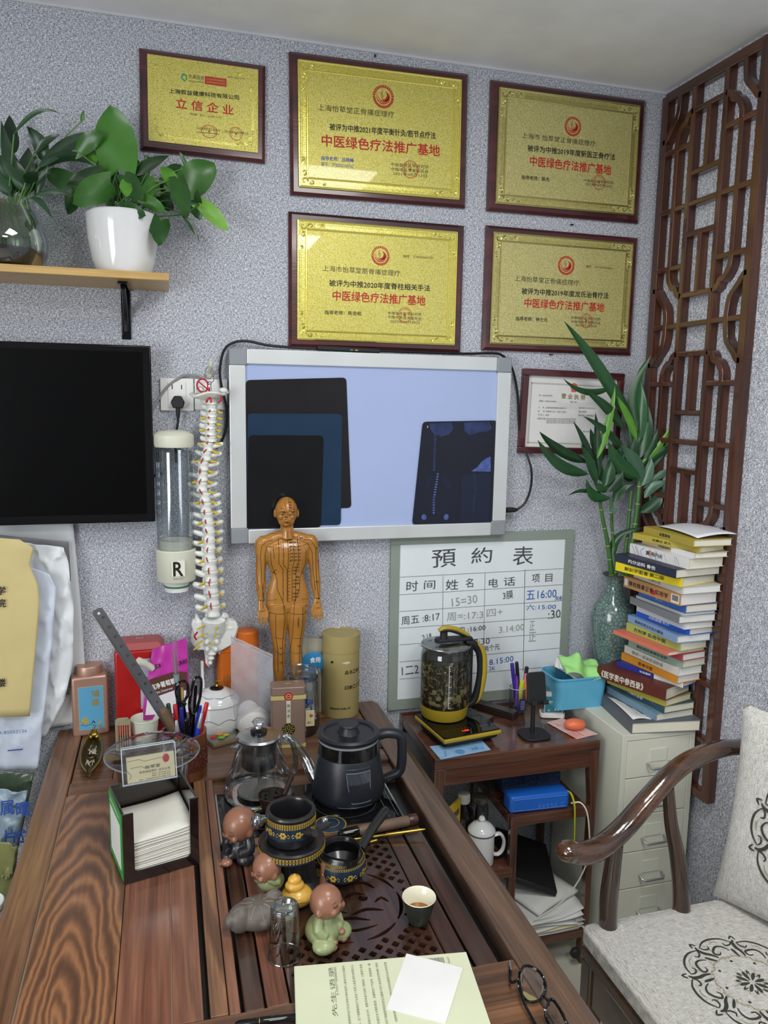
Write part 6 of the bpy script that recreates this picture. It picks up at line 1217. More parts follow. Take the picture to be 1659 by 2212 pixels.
h = [V(R*.60, 0, ht_-.012), V(R*.78, -.004, ht_-.004), V(R*.95, -.006, ht_-.028), V(R*1.02, -.006, ht_-.068), V(R*.96, -.006, ht_-.095)]; G().tube(h, .0062, 12, smooth=6).mk('glass_handle', thin_glass('thick_glass', ''), t)
sp = [V(-R*.55, -.01, ht_-.012), V(-R*.72, -.014, ht_-.018), V(-R*.74, -.014, ht_-.012)]; G().tube(sp, [.008, .006, .004], 10).mk('pouring_lip', thin_glass('thick_glass', ''), t)
# bent glass tube (separate spout/straw) leaning on the black kettle
t = thing('glass_siphon', 'curved clear glass tube leaning between the teapot and the black kettle', 'glass tube', at(688, 1688, p.y-.01)); o0 = t.location
cps = [at(x, y, yy_) - o0 for x, y, yy_ in ((612, 1590, yy+.01), (634, 1604, yy), (658, 1634, yy-.01), (672, 1666, yy-.03), (684, 1686, yy-.045))]
G().tube(cps, [.008, .010, .0125, .0145, .013], 16, smooth=5).mk('glass_tube', thin_glass('siphon_glass', (.80, .84, .84), .03, base=.12), t)
# clay tea sieve with black tea between teapot and tea set
p = on(592, 1764, zc); t = thing('tea_filter', 'small dark round-bodied tea holder heaped with black leaves beside the glass teapot', 'tea strainer', (p.x, p.y+.02, zc)); G().lathe([(.018, 0), (.022, .004), (.029, .028), (.033, .042), (.031, .043), (.026, .028), (0, .026)], 28).mk('filter_body', mat('dark_clay', '35231c', .45), t)
g = G(); random.seed(11)
for k in range(70): a = random.uniform(0, 6.3); r = .027*sqrt(random.random()); g.ell((r*cos(a), r*sin(a), .034+.013*(1-r/.03)+random.uniform(0, .004)), (.005, .0035, .003), 6, 4)
g.mk('tea_leaves', mat('black_tea', '1d1712', .9), t)['kind'] = 'stuff'
G().tube([V(-.03, -.01, .018), V(-.045, -.012, .01), V(-.046, -.012, -.0)+V(0, 0, .004), V(-.03, -.018, .003), V(.0, -.03, .003)], .0018, 6, smooth=4).mk('brass_wire_loop', BRASS, t)
G().tube([V(.026, .0, .04), V(.036, .002, .06), V(.044, .004, .078)], [.006, .0045, .0055], 10).mk('wooden_grip', mat('dark_clay', ''), t)

# ================================================================== black kettle
p = on(752, 1750, zc); R = (at(833, 1690, p.y).x-at(668, 1690, p.y).x)/2*.98; yy = p.y+R*.85; t = thing('black_kettle', 'black electric kettle with side window standing on the cooker', 'kettle', (at(752, 1690, yy).x, yy, zc)); ZZ = lambda y: at(752, y, yy).z-zc
KB = mat('kettle_black', '1c2027', .38)
h1, h2 = ZZ(1622), ZZ(1590)
G().lathe([(R*.9, 0), (R*.93, .003), (R*.94, .010)], 56).mk('base', KB, t); G().lathe([(R*.945, .010), (R*.95, .012)], 56).mk('steel_line', STEEL, t)
G().lathe([(R*.985, .0125), (R, .03), (R*.93, h1*.55), (R*.845, h1), (R*.83, h1+.002)], 64).mk('outer_jacket', KB, t)
G().shell([(R*.82, h1), (R*.80, h2)], 56).mk('glass_collar', GLD, t); G().lathe([(R*.82, h2-.004), (R*.83, h2), (R*.80, h2+.001)], 56).mk('collar_rim', mat('collar_grey', 'a4a8ae', .2, .3), t)
G().lathe([(R*.82, h2+.0015), (R*.85, h2+.004), (R*.86, h2+.010), (R*.80, h2+.014), (R*.68, h2+.0125), (R*.66, h2+.009), (R*.3, h2+.009), (R*.28, h2+.012), (R*.22, h2+.024), (R*.28, h2+.028), (R*.26, h2+.031), (0, h2+.031)], 56).mk('lid', KB, t)
def onk(a, z, off=0): r = R*(1.0-(z/h1)*.155)+off; a -= .40; return (r*sin(a), -r*cos(a), z)
g = G(); q = []
wpts = [(.12, h1*.82), (.85, h1*.86), (.85, h1*.60), (.80, h1*.22), (.55, h1*.16), (.30, h1*.20), (.14, h1*.62)]
g.add([onk(a, z, .0007) for a, z in wpts], [tuple(range(len(wpts)))]); 
def gfn(u, v):
    a0 = .12+.16*(1-v)**1.5; a1 = .86-.05*(1-v); return onk(a0+(a1-a0)*u, h1*(.18+.64*v), .0012)
g = G(); g.grid(gfn, 10, 8); g.mk('side_window', mat('kettle_window', '3c4148', .04, coat=.8), t)
g = G(); g.tube([gfn(k/8, 1) for k in range(9)]+[gfn(1, 1-k/8) for k in range(9)]+[gfn(1-k/8, 0) for k in range(9)]+[gfn(0, k/8) for k in range(9)], .0013, 6); g.mk('window_frame', mat('frame_grey_blue', '5d6672', .3), t)
g = G()
for zq in (.90, .09): g.tube([onk(-.1+k*.12, h1*zq, .0006) for k in range(9)], .0008, 5)
g.mk('moulded_line', mat('line_grey', '3a404a', .3), t)
h = [V(R*.78, -.004, h2-.004), V(R*1.05, -.008, h2+.002), V(R*1.38, -.012, h2-.004), V(R*1.46, -.014, h2-.024), V(R*1.46, -.014, h1*.62), V(R*1.38, -.014, h1*.44), V(R*1.15, -.01, h1*.34), V(R*.92, -.006, h1*.26)]; G().tube(h, [.012, .0115, .0115, .0115, .0115, .011, .010, .009], 14, flat=1.3, upv=(0, 1, 0), smooth=5).mk('handle', KB, t)

a_ = on(812, 1616, ZD-.001); o = G().b2((-.03, -.022, 0), (.03, .022, .008)).mk('small_device', K, bev=.001); o.location = (a_.x-.014, a_.y+.02, ZD); G().b2((-.0302, -.0225, .003), (.0302, -.0215, .0055)).mk('silver_edge', STEEL, o, smooth=False); tag(o, 'small flat black device with a silver edge behind the black kettle', 'device')
# ================================================================== tea set on the board
zt = ZD-.006; BLK = mat('black_clay', '1b1b1e', .28, coat=.3); BLUEP = mat('enamel_blue', '182c40', .4, var=.3, vscale=120); GLDP = mat('enamel_gold', 'b5963c', .4, .4)
def flowerband(t, R0, z0, z1, n=9, fl=True, Rf=None, key=True):
    Rf = Rf or (lambda z: R0); g = G(); m = [(Rf(z0+(z1-z0)*k/6)+.0006, z0+(z1-z0)*k/6) for k in range(7)]; g.shell(m, 56); g.mk('blue_band', BLUEP, t)
    g = G()
    if key:
        for zz in (z1-.002, z1-.0075):
            for k in range(64): a = 2*pi*k/64; r = Rf(zz)+.0012; g.box((0, 0, 0), (r*.06, .0008, .003), tr(r*sin(a), -r*cos(a), zz) @ rotM('Z', a))
        g.shell([(Rf(z1)+.0011, z1-.0002), (Rf(z1)+.0011, z1+.0008)], 56); g.shell([(Rf(z1-.0055)+.0011, z1-.0053), (Rf(z1-.0055)+.0011, z1-.0044)], 56)
    if fl:
        for k in range(n):
            a = 2*pi*k/n+.15; zz = z0+(z1-z0-.010)*.5; r = Rf(zz)+.001; B = tr(r*sin(a), -r*cos(a), zz) @ rotM('Z', a)
            for j in range(6): b = 2*pi*j/6; g.ell((.0042*cos(b), 0, .0042*sin(b)), (.0028, .0005, .0028), 8, 4, M=B)
            for s in (-1, 1): g.tube([(s*.007, 0, 0), (s*.010, 0, .004), (s*.013, 0, .0), (s*.011, 0, -.003), (s*.009, 0, -.001)], .0005, 4, M=B, smooth=2)
    g.mk('gold_pattern', GLDP, t)['kind'] = 'stuff'
p = on(640, 1940, zt); yy = p.y+.035; t = thing('tea_stand', 'black sculpted clay stand with cut-out sides carrying the filter ring', 'stand', (at(630, 1900, yy).x, yy, zt))
S0 = t.location.copy(); ztop = at(622, 1868, yy-.04).z-zt
g = G(); g.tube([V(.004, -.002, 0), V(.002, 0, .02), V(0, 0, ztop-.006), V(0, 0, ztop)], [.046, .036, .030, .042], 20); g.tube([V(.028, -.01, .002), V(.030, -.01, .02), V(.02, -.006, ztop-.002)], [.026, .018, .02], 12); g.tube([V(-.03, .0, .002), V(-.032, .0, .02), V(-.02, .0, ztop-.002)], [.022, .014, .018], 12); o = g.mk('stand_body', BLK, t); bake(o, .002, .5, 5)
z1_ = zt+ztop-.002
tr_ = thing('filter_ring', 'black clay ring dish with blue and gold band under the handled cup', 'dish', (S0.x, S0.y, z1_)); R = .060
G().lathe([(.040, 0), (.050, .004), (R*.985, .010), (R, .014), (R*1.0, .020), (R*1.03, .026), (R*.98, .029), (R*.72, .0285), (R*.62, .024), (0, .022)], 56).mk('ring_body', BLK, tr_); flowerband(tr_, R, .010, .0225, fl=False, Rf=lambda z: R*.985+.0015)
G().prism([(.045, -.012), (.085, -.008), (.095, 0), (.085, .008), (.045, .012)], .022, .027, 'z', M=rotM('Z', .45)).mk('tab_handle', BLK, tr_, bev=.002)
t = thing('filter_cup', 'tall black tea cup with blue floral band and side spout, on the ring dish', 'cup', (S0.x-.001, S0.y+.002, z1_+.0285)); R = .045
G().lathe([(R*.9, 0), (R*.95, .002), (R*.98, .012), (R*1.0, .050), (R*1.03, .056), (R*.99, .059), (R*.86, .059), (R*.82, .055), (R*.82, .010), (0, .008)], 56).mk('cup_body', BLK, t); flowerband(t, R, .018, .050, n=10, Rf=lambda z: R*.995)
G().tube([V(.020, -.036, .030), V(.030, -.052, .034), V(.034, -.058, .038)], [.009, .008, .007], 12).mk('spout', BLK, t); g = G(); g.tube([V(-R*.9, -.004, .046), V(-R*1.15, -.006, .048), V(-R*1.35, -.008, .046)], [.006, .008, .012], 14); g.ell(V(-R*1.42, -.008, .046), (.011, .013, .015)); g.mk('side_knob', mat('mirror_glaze', '8d8f92', .06, .9), t)
p = on(716, 1802, zt); t = thing('small_cover', 'small blue and gold clay lid with glass knob lying behind the pitcher', 'lid', (p.x+.004, p.y+.03, zt)); G().lathe([(.034, 0), (.036, .002), (.030, .006), (0, .010)], 40).mk('lid_body', BLUEP, t); g = G(); circ(g, 0, 0, .032, .0345, .0052); circ(g, 0, 0, .018, .0195, .0087); g.mk('gold_ring', GLDP, t, smooth=False); G().ell((-.012, 0, .016), .0075).mk('glass_knob', mat('knob_chrome', 'b9bcc4', .05, .8), t)
# pitcher with side handle
p = on(748, 1918, zt); R = .047; yy = p.y+R*.75; t = thing('tea_pitcher', 'black clay pitcher with blue floral band, pouring lip and long side handle', 'pitcher', (at(737, 1880, yy).x, yy, zt))
PRF = [(R*.55, 0), (R*.62, .002), (R*.93, .014), (R*1.0, .028), (R*.93, .042), (R*.78, .052), (R*.74, .056), (R*.80, .062)]
g = G(); n = 56; vs = []; fs = []
prf = PRF+[(R*.75, .061), (R*.70, .054), (R*.86, .04), (R*.9, .028), (R*.5, .006), (0.0001, .005)]
for j, (r, z) in enumerate(prf):
    for k in range(n):
        a = 2*pi*k/n; lip = max(0, cos(a+1.25))**14*(max(0, z-.040)/.022)*.016 if j > 4 and j < 10 else 0; vs.append(((r+lip)*cos(a), (r+lip)*sin(a), z+lip*.12))
for j in range(len(prf)-1):
    for k in range(n): k2 = (k+1) % n; fs.append((j*n+k, j*n+k2, (j+1)*n+k2, (j+1)*n+k))
g.add(vs, fs); g.mk('pitcher_body', BLK, t)
def RfP(z):
    for (r0, a), (r1, b) in zip(PRF, PRF[1:]):
        if a <= z <= b: return r0+(r1-r0)*(z-a)/(b-a)
    return R
flowerband(t, R, .012, .048, n=9, Rf=RfP)
G().tube([V(R*.85, .012, .044), V(R*1.2, .030, .052), V(R*1.7, .055, .062), V(R*2.3, .085, .070), V(R*2.45, .094, .072)], [.011, .0095, .0095, .010, .007], 14, smooth=5).mk('side_handle', BLK, t)
# brush and brass sticks behind
a, b = on(732, 1815, zt), on(882, 1783, zt); a.z = b.z = zt+.011; t = thing('tea_brush', 'wooden-handled tea brush with black collar lying behind the pitcher', 'brush', a-V(0, 0, .011)); q = V(0, 0, .011); d = b-a
G().tube([q+d*.25, q+d*.3, q+d*.98, q+d], [.010, .0115, .0115, .010], 18).mk('wooden_handle', mat('olive_wood', '6a5647', .5, var=.15, vscale=30), t); G().tube([q, q+d*.04, q+d*.27], [.008, .0105, .0118], 18).mk('black_collar', KG, t); G().tube([q+d*1.0, q+d*1.03, q+d*1.12], [.011, .0125, .012], 18).mk('end_cap', mat('cap_mahogany', '42231c', .3), t)
for (xa, ya, xb, yb, lb) in ((745, 1820, 918, 1799, 'long brass tea pick reaching over the right desk rail'), (765, 1833, 815, 1822, 'shorter brass tea pick beside the pitcher handle')):
    a, b = on(xa, ya, zt), on(xb, yb, zt+.008); t = thing('brass_pick', lb, 'tea tool', a); q = V(0, 0, .004); d = b-a+V(0, 0, .004)
    G().tube([q, q+d*.3, q+d*.34, q+d*.36, q+d*.5, q+d*.52, q+d*.95, q+d], [.003, .003, .0038, .003, .003, .0038, .0032, .002], 10).mk('shaft', BRASS, t)
# tea cup
p = on(905, 2008, zt); Rt = (at(942, 1935, p.y).x-at(868, 1935, p.y).x)/2*.96; yy = p.y+Rt*.6; hh = at(905, 1937, yy).z-zt; t = thing('tea_cup', 'small tea cup, cream inside and dark green outside, holding a little tea', 'cup', (at(905, 1950, yy).x, yy, zt))
DG = mat('cup_dark_green', '2c3029', .3, var=.2, vscale=40); G().shell([(0, 0), (Rt*.48, 0), (Rt*.55, .002), (Rt*.62, .006), (Rt*.80, hh*.5), (Rt*.97, hh-.001)], 48).mk('outer_glaze', DG, t)
G().shell([(Rt*.97, hh-.001), (Rt*1.0, hh), (Rt*.98, hh+.0012), (Rt*.92, hh-.001), (Rt*.72, hh*.45), (Rt*.5, .009), (0, .008)], 48).mk('inner_glaze', mat('cup_cream', 'd9d6c0', .15, coat=.3), t); G().lathe([(0, .0225), (Rt*.74, .0225), (Rt*.74, .0232), (0, .0232)], 36).mk('tea', mat('tea_amber', '8a5a22', .05), t)
# upside-down drinking glass
p = on(614, 2082, zt); Rg = (at(652, 2060, p.y).x-at(580, 2060, p.y).x)/2; yy = p.y+Rg*.7; hh = at(614, 1955, yy).z-zt; t = thing('drinking_glass', 'upturned smoky drinking glass in front of the lotus stone figure', 'glass', (at(615, 2050, yy).x, yy, zt))
G().shell([(Rg, .001), (Rg*.99, .003), (Rg*.86, hh-.012), (Rg*.84, hh-.004)], 44).mk('glass_wall', thin_glass('brown_glass', (.80, .74, .68), .03, base=.04), t); G().lathe([(Rg*.84, hh-.012), (Rg*.86, hh-.004), (Rg*.80, hh), (Rg*.66, hh-.001), (Rg*.55, hh-.007), (0, hh-.007)], 44).mk('thick_base', thin_glass('glass_base', (.62, .66, .64), .03, base=.15), t)
G().tube([(Rg*cos(2*pi*k/40), Rg*sin(2*pi*k/40), .0015) for k in range(41)], .0012, 6).mk('rim', thin_glass('glass_base', ''), t)

# ================================================================== little monks and stone figures
HEADM = mat('clay_brown_skin', '8a5f4a', .35, coat=.2); ROBE = mat('robe_green', '8a9468', .4, coat=.2, var=.08, vscale=30); ROBED = mat('robe_black', '26262a', .35, coat=.2)
def face(t, c, r, fa, tl=0.2, eyes=True):
    """brow, closed eyes, nose, mouth and ears on a round head facing angle fa"""
    M = tr(*c) @ rotM('Z', fa) @ rotM('X', tl); g = G(M); g.ell((0, 0, 0), (r, r*1.02, r*1.02), 24, 16); g.ell((0, -r*.35, -r*.42), (r*.72, r*.62, r*.5), 20, 12); g.ell((0, -r*.98, -r*.28), (r*.11, r*.13, r*.12), 10, 8)
    for s in (-1, 1): g.ell((s*r*.98, r*.02, -r*.3), (r*.13, r*.2, r*.26), 12, 8); g.ell((s*r*.42, -r*.78, -r*.46), (r*.26, r*.2, r*.22), 12, 8)
    o = g.mk('head', HEADM, t); bake(o, r*.07, .5, 3)
    g = G(M)
    for s in (-1, 1): g.tube([(s*r*.2, -r*.965, -r*.14), (s*r*.36, -r*.955, -r*.19), (s*r*.52, -r*.86, -r*.14)], r*.04, 5); g.tube([(s*r*.2, -r*.955, r*.06), (s*r*.36, -r*.95, r*.09), (s*r*.52, -r*.86, r*.04)], r*.02, 5)
    g.tube([(-r*.15, -r*.985, -r*.52), (0, -r*1.0, -r*.55), (r*.15, -r*.985, -r*.52)], r*.045, 5); g.mk('facial_lines', mat('face_line_brown', '4a2c22', .6), t)
# seated monk in green at the front
p = on(710, 2053, zt); t = thing('monk_figurine', 'seated little monk in green robe with closed eyes facing right, front of tray', 'figurine', (p.x, p.y+.025, zt)); hT = at(700, 1915, p.y+.025).z-zt; r = .0275; hc = hT-r
g = G(rotM('Z', .7)); g.ell((0, .004, .022), (.035, .030, .024), 20, 12); g.tube([V(0, .004, .02), V(0, .003, hc-.012)], [.027, .015], 14); 
for s in (-1, 1): g.ell((s*.021, -.014, .011), (.022, .020, .013), 16, 10); g.tube([V(s*.014, .002, hc-.022), V(s*.024, -.004, .034), V(s*.018, -.016, .024)], [.009, .010, .0085], 10, smooth=3); g.ell((s*.012, -.018, .028 if s > 0 else .02), (.009, .008, .008), 12, 8)
o = g.mk('robe', ROBE, t); bake(o, .0014, .6, 4); g = G(rotM('Z', .7))
for s in (-1, 1): g.ell((s*.010, -.027, .018+.004*s), (.006, .006, .005), 12, 8); g.ell((s*.014, -.028, .007), (.008, .006, .005), 12, 8)
g.mk('hands_and_feet', HEADM, t); face(t, (0, .0, hc), r, .8, -.35)
# praying monk seated on lotus stone
p = on(585, 1960, zt); t = thing('monk_figurine', 'green-robed monk figurine seen from behind, seated on the grey lotus stone', 'figurine', (at(582, 1935, p.y+.02).x, p.y+.02, zt+.026)); hT = at(570, 1843, p.y+.02).z-zt-.026; r = .0262; hc = hT-r
g = G(rotM('Z', -.5)); g.ell((0, .006, .012), (.026, .024, .020), 18, 12); g.tube([V(0, .006, .014), V(-.002, .003, hc-.010)], [.023, .014], 14)
for s in (-1, 1): g.tube([V(s*.012, .002, hc-.018), V(s*.018, -.008, .020), V(s*.004, -.020, .030)], [.008, .0085, .006], 10, smooth=3)
o = g.mk('robe', ROBE, t); bake(o, .0014, .6, 4); g = G(rotM('Z', -.5)); g.ell((0, -.023, .032), (.005, .006, .009), 12, 8); g.mk('praying_hands', HEADM, t); face(t, (-.004, -.002, hc), r, -1.1, -.1)
# black-robed monk at the left
p = on(512, 1868, zt); t = thing('monk_figurine', 'bald monk figurine in black robe at the left rim of the tray', 'figurine', (at(520, 1840, p.y+.02).x, p.y+.02, zt)); hT = at(520, 1744, p.y+.02).z-zt; r = .0325; hc = hT-r
g = G(rotM('Z', -.6)); g.ell((0, .004, .022), (.028, .026, .024), 18, 12); g.tube([V(0, .004, .02), V(0, .003, hc-.012)], [.026, .014], 14)
for s in (-1, 1): g.tube([V(s*.016, .002, hc-.022), V(s*.026, -.010, .030), V(s*.010, -.024, .026)], [.010, .011, .009], 10, smooth=3); g.ell((s*.018, -.014, .012), (.018, .018, .012), 14, 10)
o = g.mk('robe', ROBED, t); bake(o, .0016, .6, 4); g = G(rotM('Z', -.6)); g.ell((-.012, -.034, .009), (.012, .010, .008), 14, 10)
for k in range(4): g.ell((-.020+.005*k, -.043+.001*k, .009), (.0028, .004, .003), 8, 6)
g.mk('bare_foot', HEADM, t); face(t, (-.002, -.003, hc), r, -1.0, .1)
# grey lotus stone
p = on(560, 2022, zt); ST = mat('grey_clay', '5c554f', .5, bump=.2, bscale=80, var=.12); yy = p.y+.03; t = thing('lotus_stone', 'grey clay lotus-leaf tea pet under the praying monk', 'ornament', (at(563, 1985, yy).x, yy, zt))
g = G(); g.ell((0, 0, .022), (.050, .036, .025), 24, 14); g.ell((-.036, -.010, .024), (.022, .022, .024), 16, 10); g.ell((.030, -.012, .018), (.026, .024, .019), 16, 10); g.ell((-.054, -.016, .026), (.010, .012, .012), 12, 8); g.ell((.004, -.030, .022), (.010, .009, .010)); g.ell((.024, .012, .038), (.017, .011, .015)); o = g.mk('stone_body', ST, t); bake(o, .0016, .6, 4)
bv = BVHTree.FromPolygons([v.co[:] for v in o.data.vertices], [q.vertices[:] for q in o.data.polygons]); g = G()
for a in [k*pi/4.5 for k in range(9)]:
    run = []
    for j in range(9):
        f = .25+j*.09; x, y = -.004+.044*f*cos(a)*(1+.1*sin(j)), -.006+.034*f*sin(a); h = bv.ray_cast(Vector((x, y, .1)), Vector((0, 0, -1)))[0]
        if h: run.append(h)
    if len(run) > 2: g.tube(run, .0009, 5)
g.mk('leaf_veins', mat('vein_grey', '7a736a', .5), t)
# yellow gourd
p = on(640, 1978, zt); YC = mat('ochre_clay', 'c79a3c', .3, coat=.3, var=.1, vscale=40); yy = p.y+.03; t = thing('gourd_figurine', 'yellow gourd-shaped tea pet behind the upturned glass', 'figurine', (at(641, 1960, yy).x, yy, zt)); hh = .060
g = G(); g.ell((0, 0, .018), (.029, .027, .019), 24, 14); g.ell((-.004, 0, hh-.022), (.018, .016, .012), 20, 12); g.ell((-.004, 0, hh-.011), (.0125, .012, .011), 18, 12); g.ell((-.004, -.002, hh-.001), .004); o = g.mk('gourd_body', YC, t); bake(o, .0013, .5, 3); G().tube([(.0292*cos(a), .0272*sin(a), .018+.003*sin(3*a)) for a in [2*pi*k/30 for k in range(31)]], .0006, 4).mk('incised_line', mat('ochre_dark', '6f4f1c', .5), t)
# small brown horn piece behind the front monk
p = on(714, 1935, zt+.02); o = G().tube([V(0, 0, -.0), V(.001, 0, .02), V(0, 0, .045)], [.012, .009, .006], 12, smooth=3).mk('clay_peg', HEADM); o.location = (p.x, p.y+.06, zt); tag(o, 'small brown clay peg standing behind the front monk', 'ornament')

# ================================================================== book, card, glasses, pen in the foreground
zt2 = ZD; tk = .013
a, b, c_ = on(637, 2087, zt2+tk), on(1007, 2056, zt2+tk), on(1062, 2182, zt2+tk); ex = (b-a); rz = atan2(ex.y, ex.x); w = ex.length; d = .40*w+.0+.11; 
dd = .205; cc = (a+b)/2+Vector((sin(rz), -cos(rz), 0))*dd/2
t = thing('book', 'pale green paperback lying back cover up at the bottom of the photo', 'book', (cc.x, cc.y, zt2), rz+.0)
G().b2((-w/2+.001, -dd/2+.001, .001), (w/2-.001, dd/2-.001, tk-.001)).mk('page_block', PAGES, t, smooth=False)
CGN = mat('cover_pale_green', 'c6cbae', .5); g = G(); g.b2((-w/2, -dd/2, tk-.0012), (w/2, dd/2, tk)); g.b2((-w/2, -dd/2, 0), (w/2, dd/2, .0012)); g.b2((-w/2-.0012, -dd/2, 0), (-w/2, dd/2, tk)); g.mk('cover', CGN, t, smooth=False, bev=.0005)
gi = mat('print_grey_green', '5f6553', .7)
for k, (x, l, s) in enumerate(((-.083, .10, '先生语录'), (-.0765, .06, '是一位书生写下不起的高级医术医生。'), (-.063, .135, '然一直也很神奇的近代针灸学的代表的世界上最伟大的主流医学'), (-.049, .13, '的关系。这个就要看他对于生命这个世界上各医流的本质是什么'), (-.035, .13, '是。没有办法分开，是数字本身它这真了阴阳的。它要真不是有'), (-.022, .13, '是要知道这本书里的思想，他要把这个气运用，把道理说一遍'), (-.010, .125, '世间万物都是阴阳的变化也都是不同于此的是世界的整个原则'), (.004, .12, '他能够用数字来表达的，同时代的和各国家医生会运用自然道'))):
    T(t, s, (x, -.0+(dd/2-.008-l/2), tk), RY, (-1, 0, 0), l, .0042 if k else .008, gi, 0, .0002)
g = G(); random.seed(2); x = .062
while x < .098: q = random.uniform(.0004, .0013); g.b2((x, dd/2-.030, tk+.0001), (x+q, dd/2-.008, tk+.0003)); x += q+random.uniform(.0004, .0010)
g.mk('barcode', INKG, t, smooth=False); T(t, '定价：48.00元', (.106, dd/2-.022, tk), RY, (-1, 0, 0), .028, .004, gi, 0, .0002)
zz2 = zt2+tk
q = [on(878, 2061, zz2), on(1000, 2092, zz2), on(962, 2213, zz2), on(835, 2180, zz2)]; c4_ = sum(q, Vector())/4
o = G().prism([(v.x-c4_.x, v.y-c4_.y) for v in q], .0002, .0012, 'z').mk('white_card', PAPER, None, smooth=False); o.location = (c4_.x, c4_.y, zz2); tag(o, 'blank white card lying on the pale green book', 'card')
# eyeglasses
t = thing('eyeglasses', 'black-framed eyeglasses lying open at the right front of the desk', 'glasses', on(1160, 2160, ZD)); o0 = t.location
def P3(x, y, h): return on(x, y, ZD+h)-o0
for pts in (((1123, 2101), (1135, 2086), (1160, 2095), (1175, 2115), (1178, 2140), (1165, 2160), (1140, 2163), (1122, 2135)), ((1178, 2180), (1190, 2158), (1206, 2175), (1222, 2205), (1230, 2230), (1215, 2240), (1195, 2225), (1180, 2200))):
    ps = [P3(x, y, .028-.022*abs(k-0)/8 if k < 4 else .006+.0*k) for k, (x, y) in enumerate(pts)]; ps.append(ps[0]); G().tube(ps, .0021, 8, smooth=4, flat=1.2).mk('lens_rim', KG, t)
    g = G(); g.add([tuple(v) for v in ps[:-1]], [tuple(range(len(ps)-1))]); g.mk('lens', thin_glass('lens_glass', (.9, .92, .92), .02, base=.02), t, smooth=False)
G().tube([P3(1173, 2150, .012), P3(1182, 2160, .016), P3(1186, 2172, .014)], .002, 7).mk('bridge', KG, t)
G().tube([P3(1123, 2110, .02), P3(1116, 2118, .018), P3(1103, 2120, .010), P3(1102, 2080, .004)], .0022, 8, smooth=4).mk('temple_arm', KG, t); G().tube([P3(1104, 2098, .006), P3(1102, 2078, .004)], .0028, 8).mk('clear_tip', STEEL, t)
G().tube([P3(1122, 2112, .018), P3(1130, 2160, .012), P3(1150, 2200, .006), P3(1172, 2240, .004)], .0024, 8, smooth=4).mk('temple_arm', KG, t)
a, b = on(560, 2209, ZD+.006), on(646, 2198, ZD+.006); t = thing('fountain_pen', 'black pen with gold ring lying left of the book at the bottom edge', 'pen', a-V(0, 0, .006)); q = V(0, 0, .0065); d = b-a; G().tube([q-d*.6, q-d*.5, q, q], [.004, .0062, .0065, .0065], 14).mk('barrel', KG, t); G().tube([q+d*.01, q+d*.9, q+d*.97], [.0066, .006, .004], 14).mk('cap', KG, t); G().tube([q-d*.005, q+d*.012], .0068, 14).mk('gold_ring', BRASS, t)

# ================================================================== small side table
TT = .70; TX0, TX1, TY0, TY1 = .672, 1.172, -.328, -.006; TL_ = (.92, -.165, 0); TMm = tr(-TL_[0], -TL_[1], 0)
t = thing('side_table', 'small rosewood side table with stepped open shelves beside the drawer cabinet', 'table', TL_)
def tb(name, a, b, m=ROSE, bev=.003): return G(TMm).b2(a, b).mk(name, m, t, smooth=False, bev=bev)
tb('top_panel', (TX0+.03, TY0+.03, TT-.022), (TX1-.03, TY1-.03, TT-.002))
for a, b in (((TX0, TY0, TT-.03), (TX1, TY0+.032, TT)), ((TX0, TY1-.032, TT-.03), (TX1, TY1, TT)), ((TX0, TY0+.032, TT-.03), (TX0+.032, TY1-.032, TT)), ((TX1-.032, TY0+.032, TT-.03), (TX1, TY1-.032, TT))): tb('top_frame', a, b)
tb('drawer_front', (TX0+.03, TY0+.006, TT-.082), (TX1-.025, TY0+.018, TT-.031)); tb('back_apron', (TX0+.03, TY1-.02, TT-.082), (TX1-.03, TY1-.008, TT-.031))
DKP = wood('dark_side_panel', ['1b1513', '2a2220', '332a27'], 'Y', .3)
tb('side_panel', (TX0+.004, TY0+.03, TT-.11), (TX0+.016, TY1-.02, TT-.031), DKP); tb('side_panel', (TX1-.016, TY0+.03, TT-.082), (TX1-.004, TY1-.02, TT-.031))
def legp(x0, y0, sx):
    pr = [(0, 0), (.026, 0), (.026, .05), (.020, .12), (.019, .45), (.021, .52), (.029, .60), (.030, TT-.03), (0, TT-.03), (0, .62), (.002, .54), (.002, .06), (-.004, .02)]
    pr = [(x0+(p if sx > 0 else -p), z) for p, z in pr]; return G(TMm).prism(pr, y0, y0+.028, 'y').mk('leg', ROSEZ, t, smooth=False, bev=.003)
for y in (TY0+.001, TY1-.03): legp(TX0, y, 1); legp(TX1, y, -1)
tb('shelf_board', (.915, TY0+.012, .478), (TX1-.02, TY1-.02, .495)); tb('shelf_edge', (.905, TY0+.002, .47), (TX1-.018, TY0+.022, .500)); tb('shelf_edge', (.905, TY0+.022, .47), (.925, TY1-.02, .500))
tb('shelf_board', (TX0+.02, TY0+.012, .328), (.915, TY1-.02, .345)); tb('shelf_edge', (TX0+.02, TY0+.002, .318), (.915, TY0+.022, .348))
tb('divider_post', (.905, TY0+.003, .115), (.927, TY0+.023, .470), ROSEZ); tb('divider_post', (.905, TY1-.035, .115), (.927, TY1-.015, .470), ROSEZ)
tb('bottom_shelf', (TX0+.02, TY0+.012, .095), (TX1-.02, TY1-.02, .112)); tb('shelf_edge', (TX0+.02, TY0+.002, .085), (TX1-.02, TY0+.022, .114))
for x in (TX1-.045,): G(TMm).lathe([(.012, -.008), (.016, -.004), (.016, .004), (.012, .008)], 20, M=tr(x, TY0-.004, .045) @ rotM('X', pi/2)).mk('round_foot', KM, t)

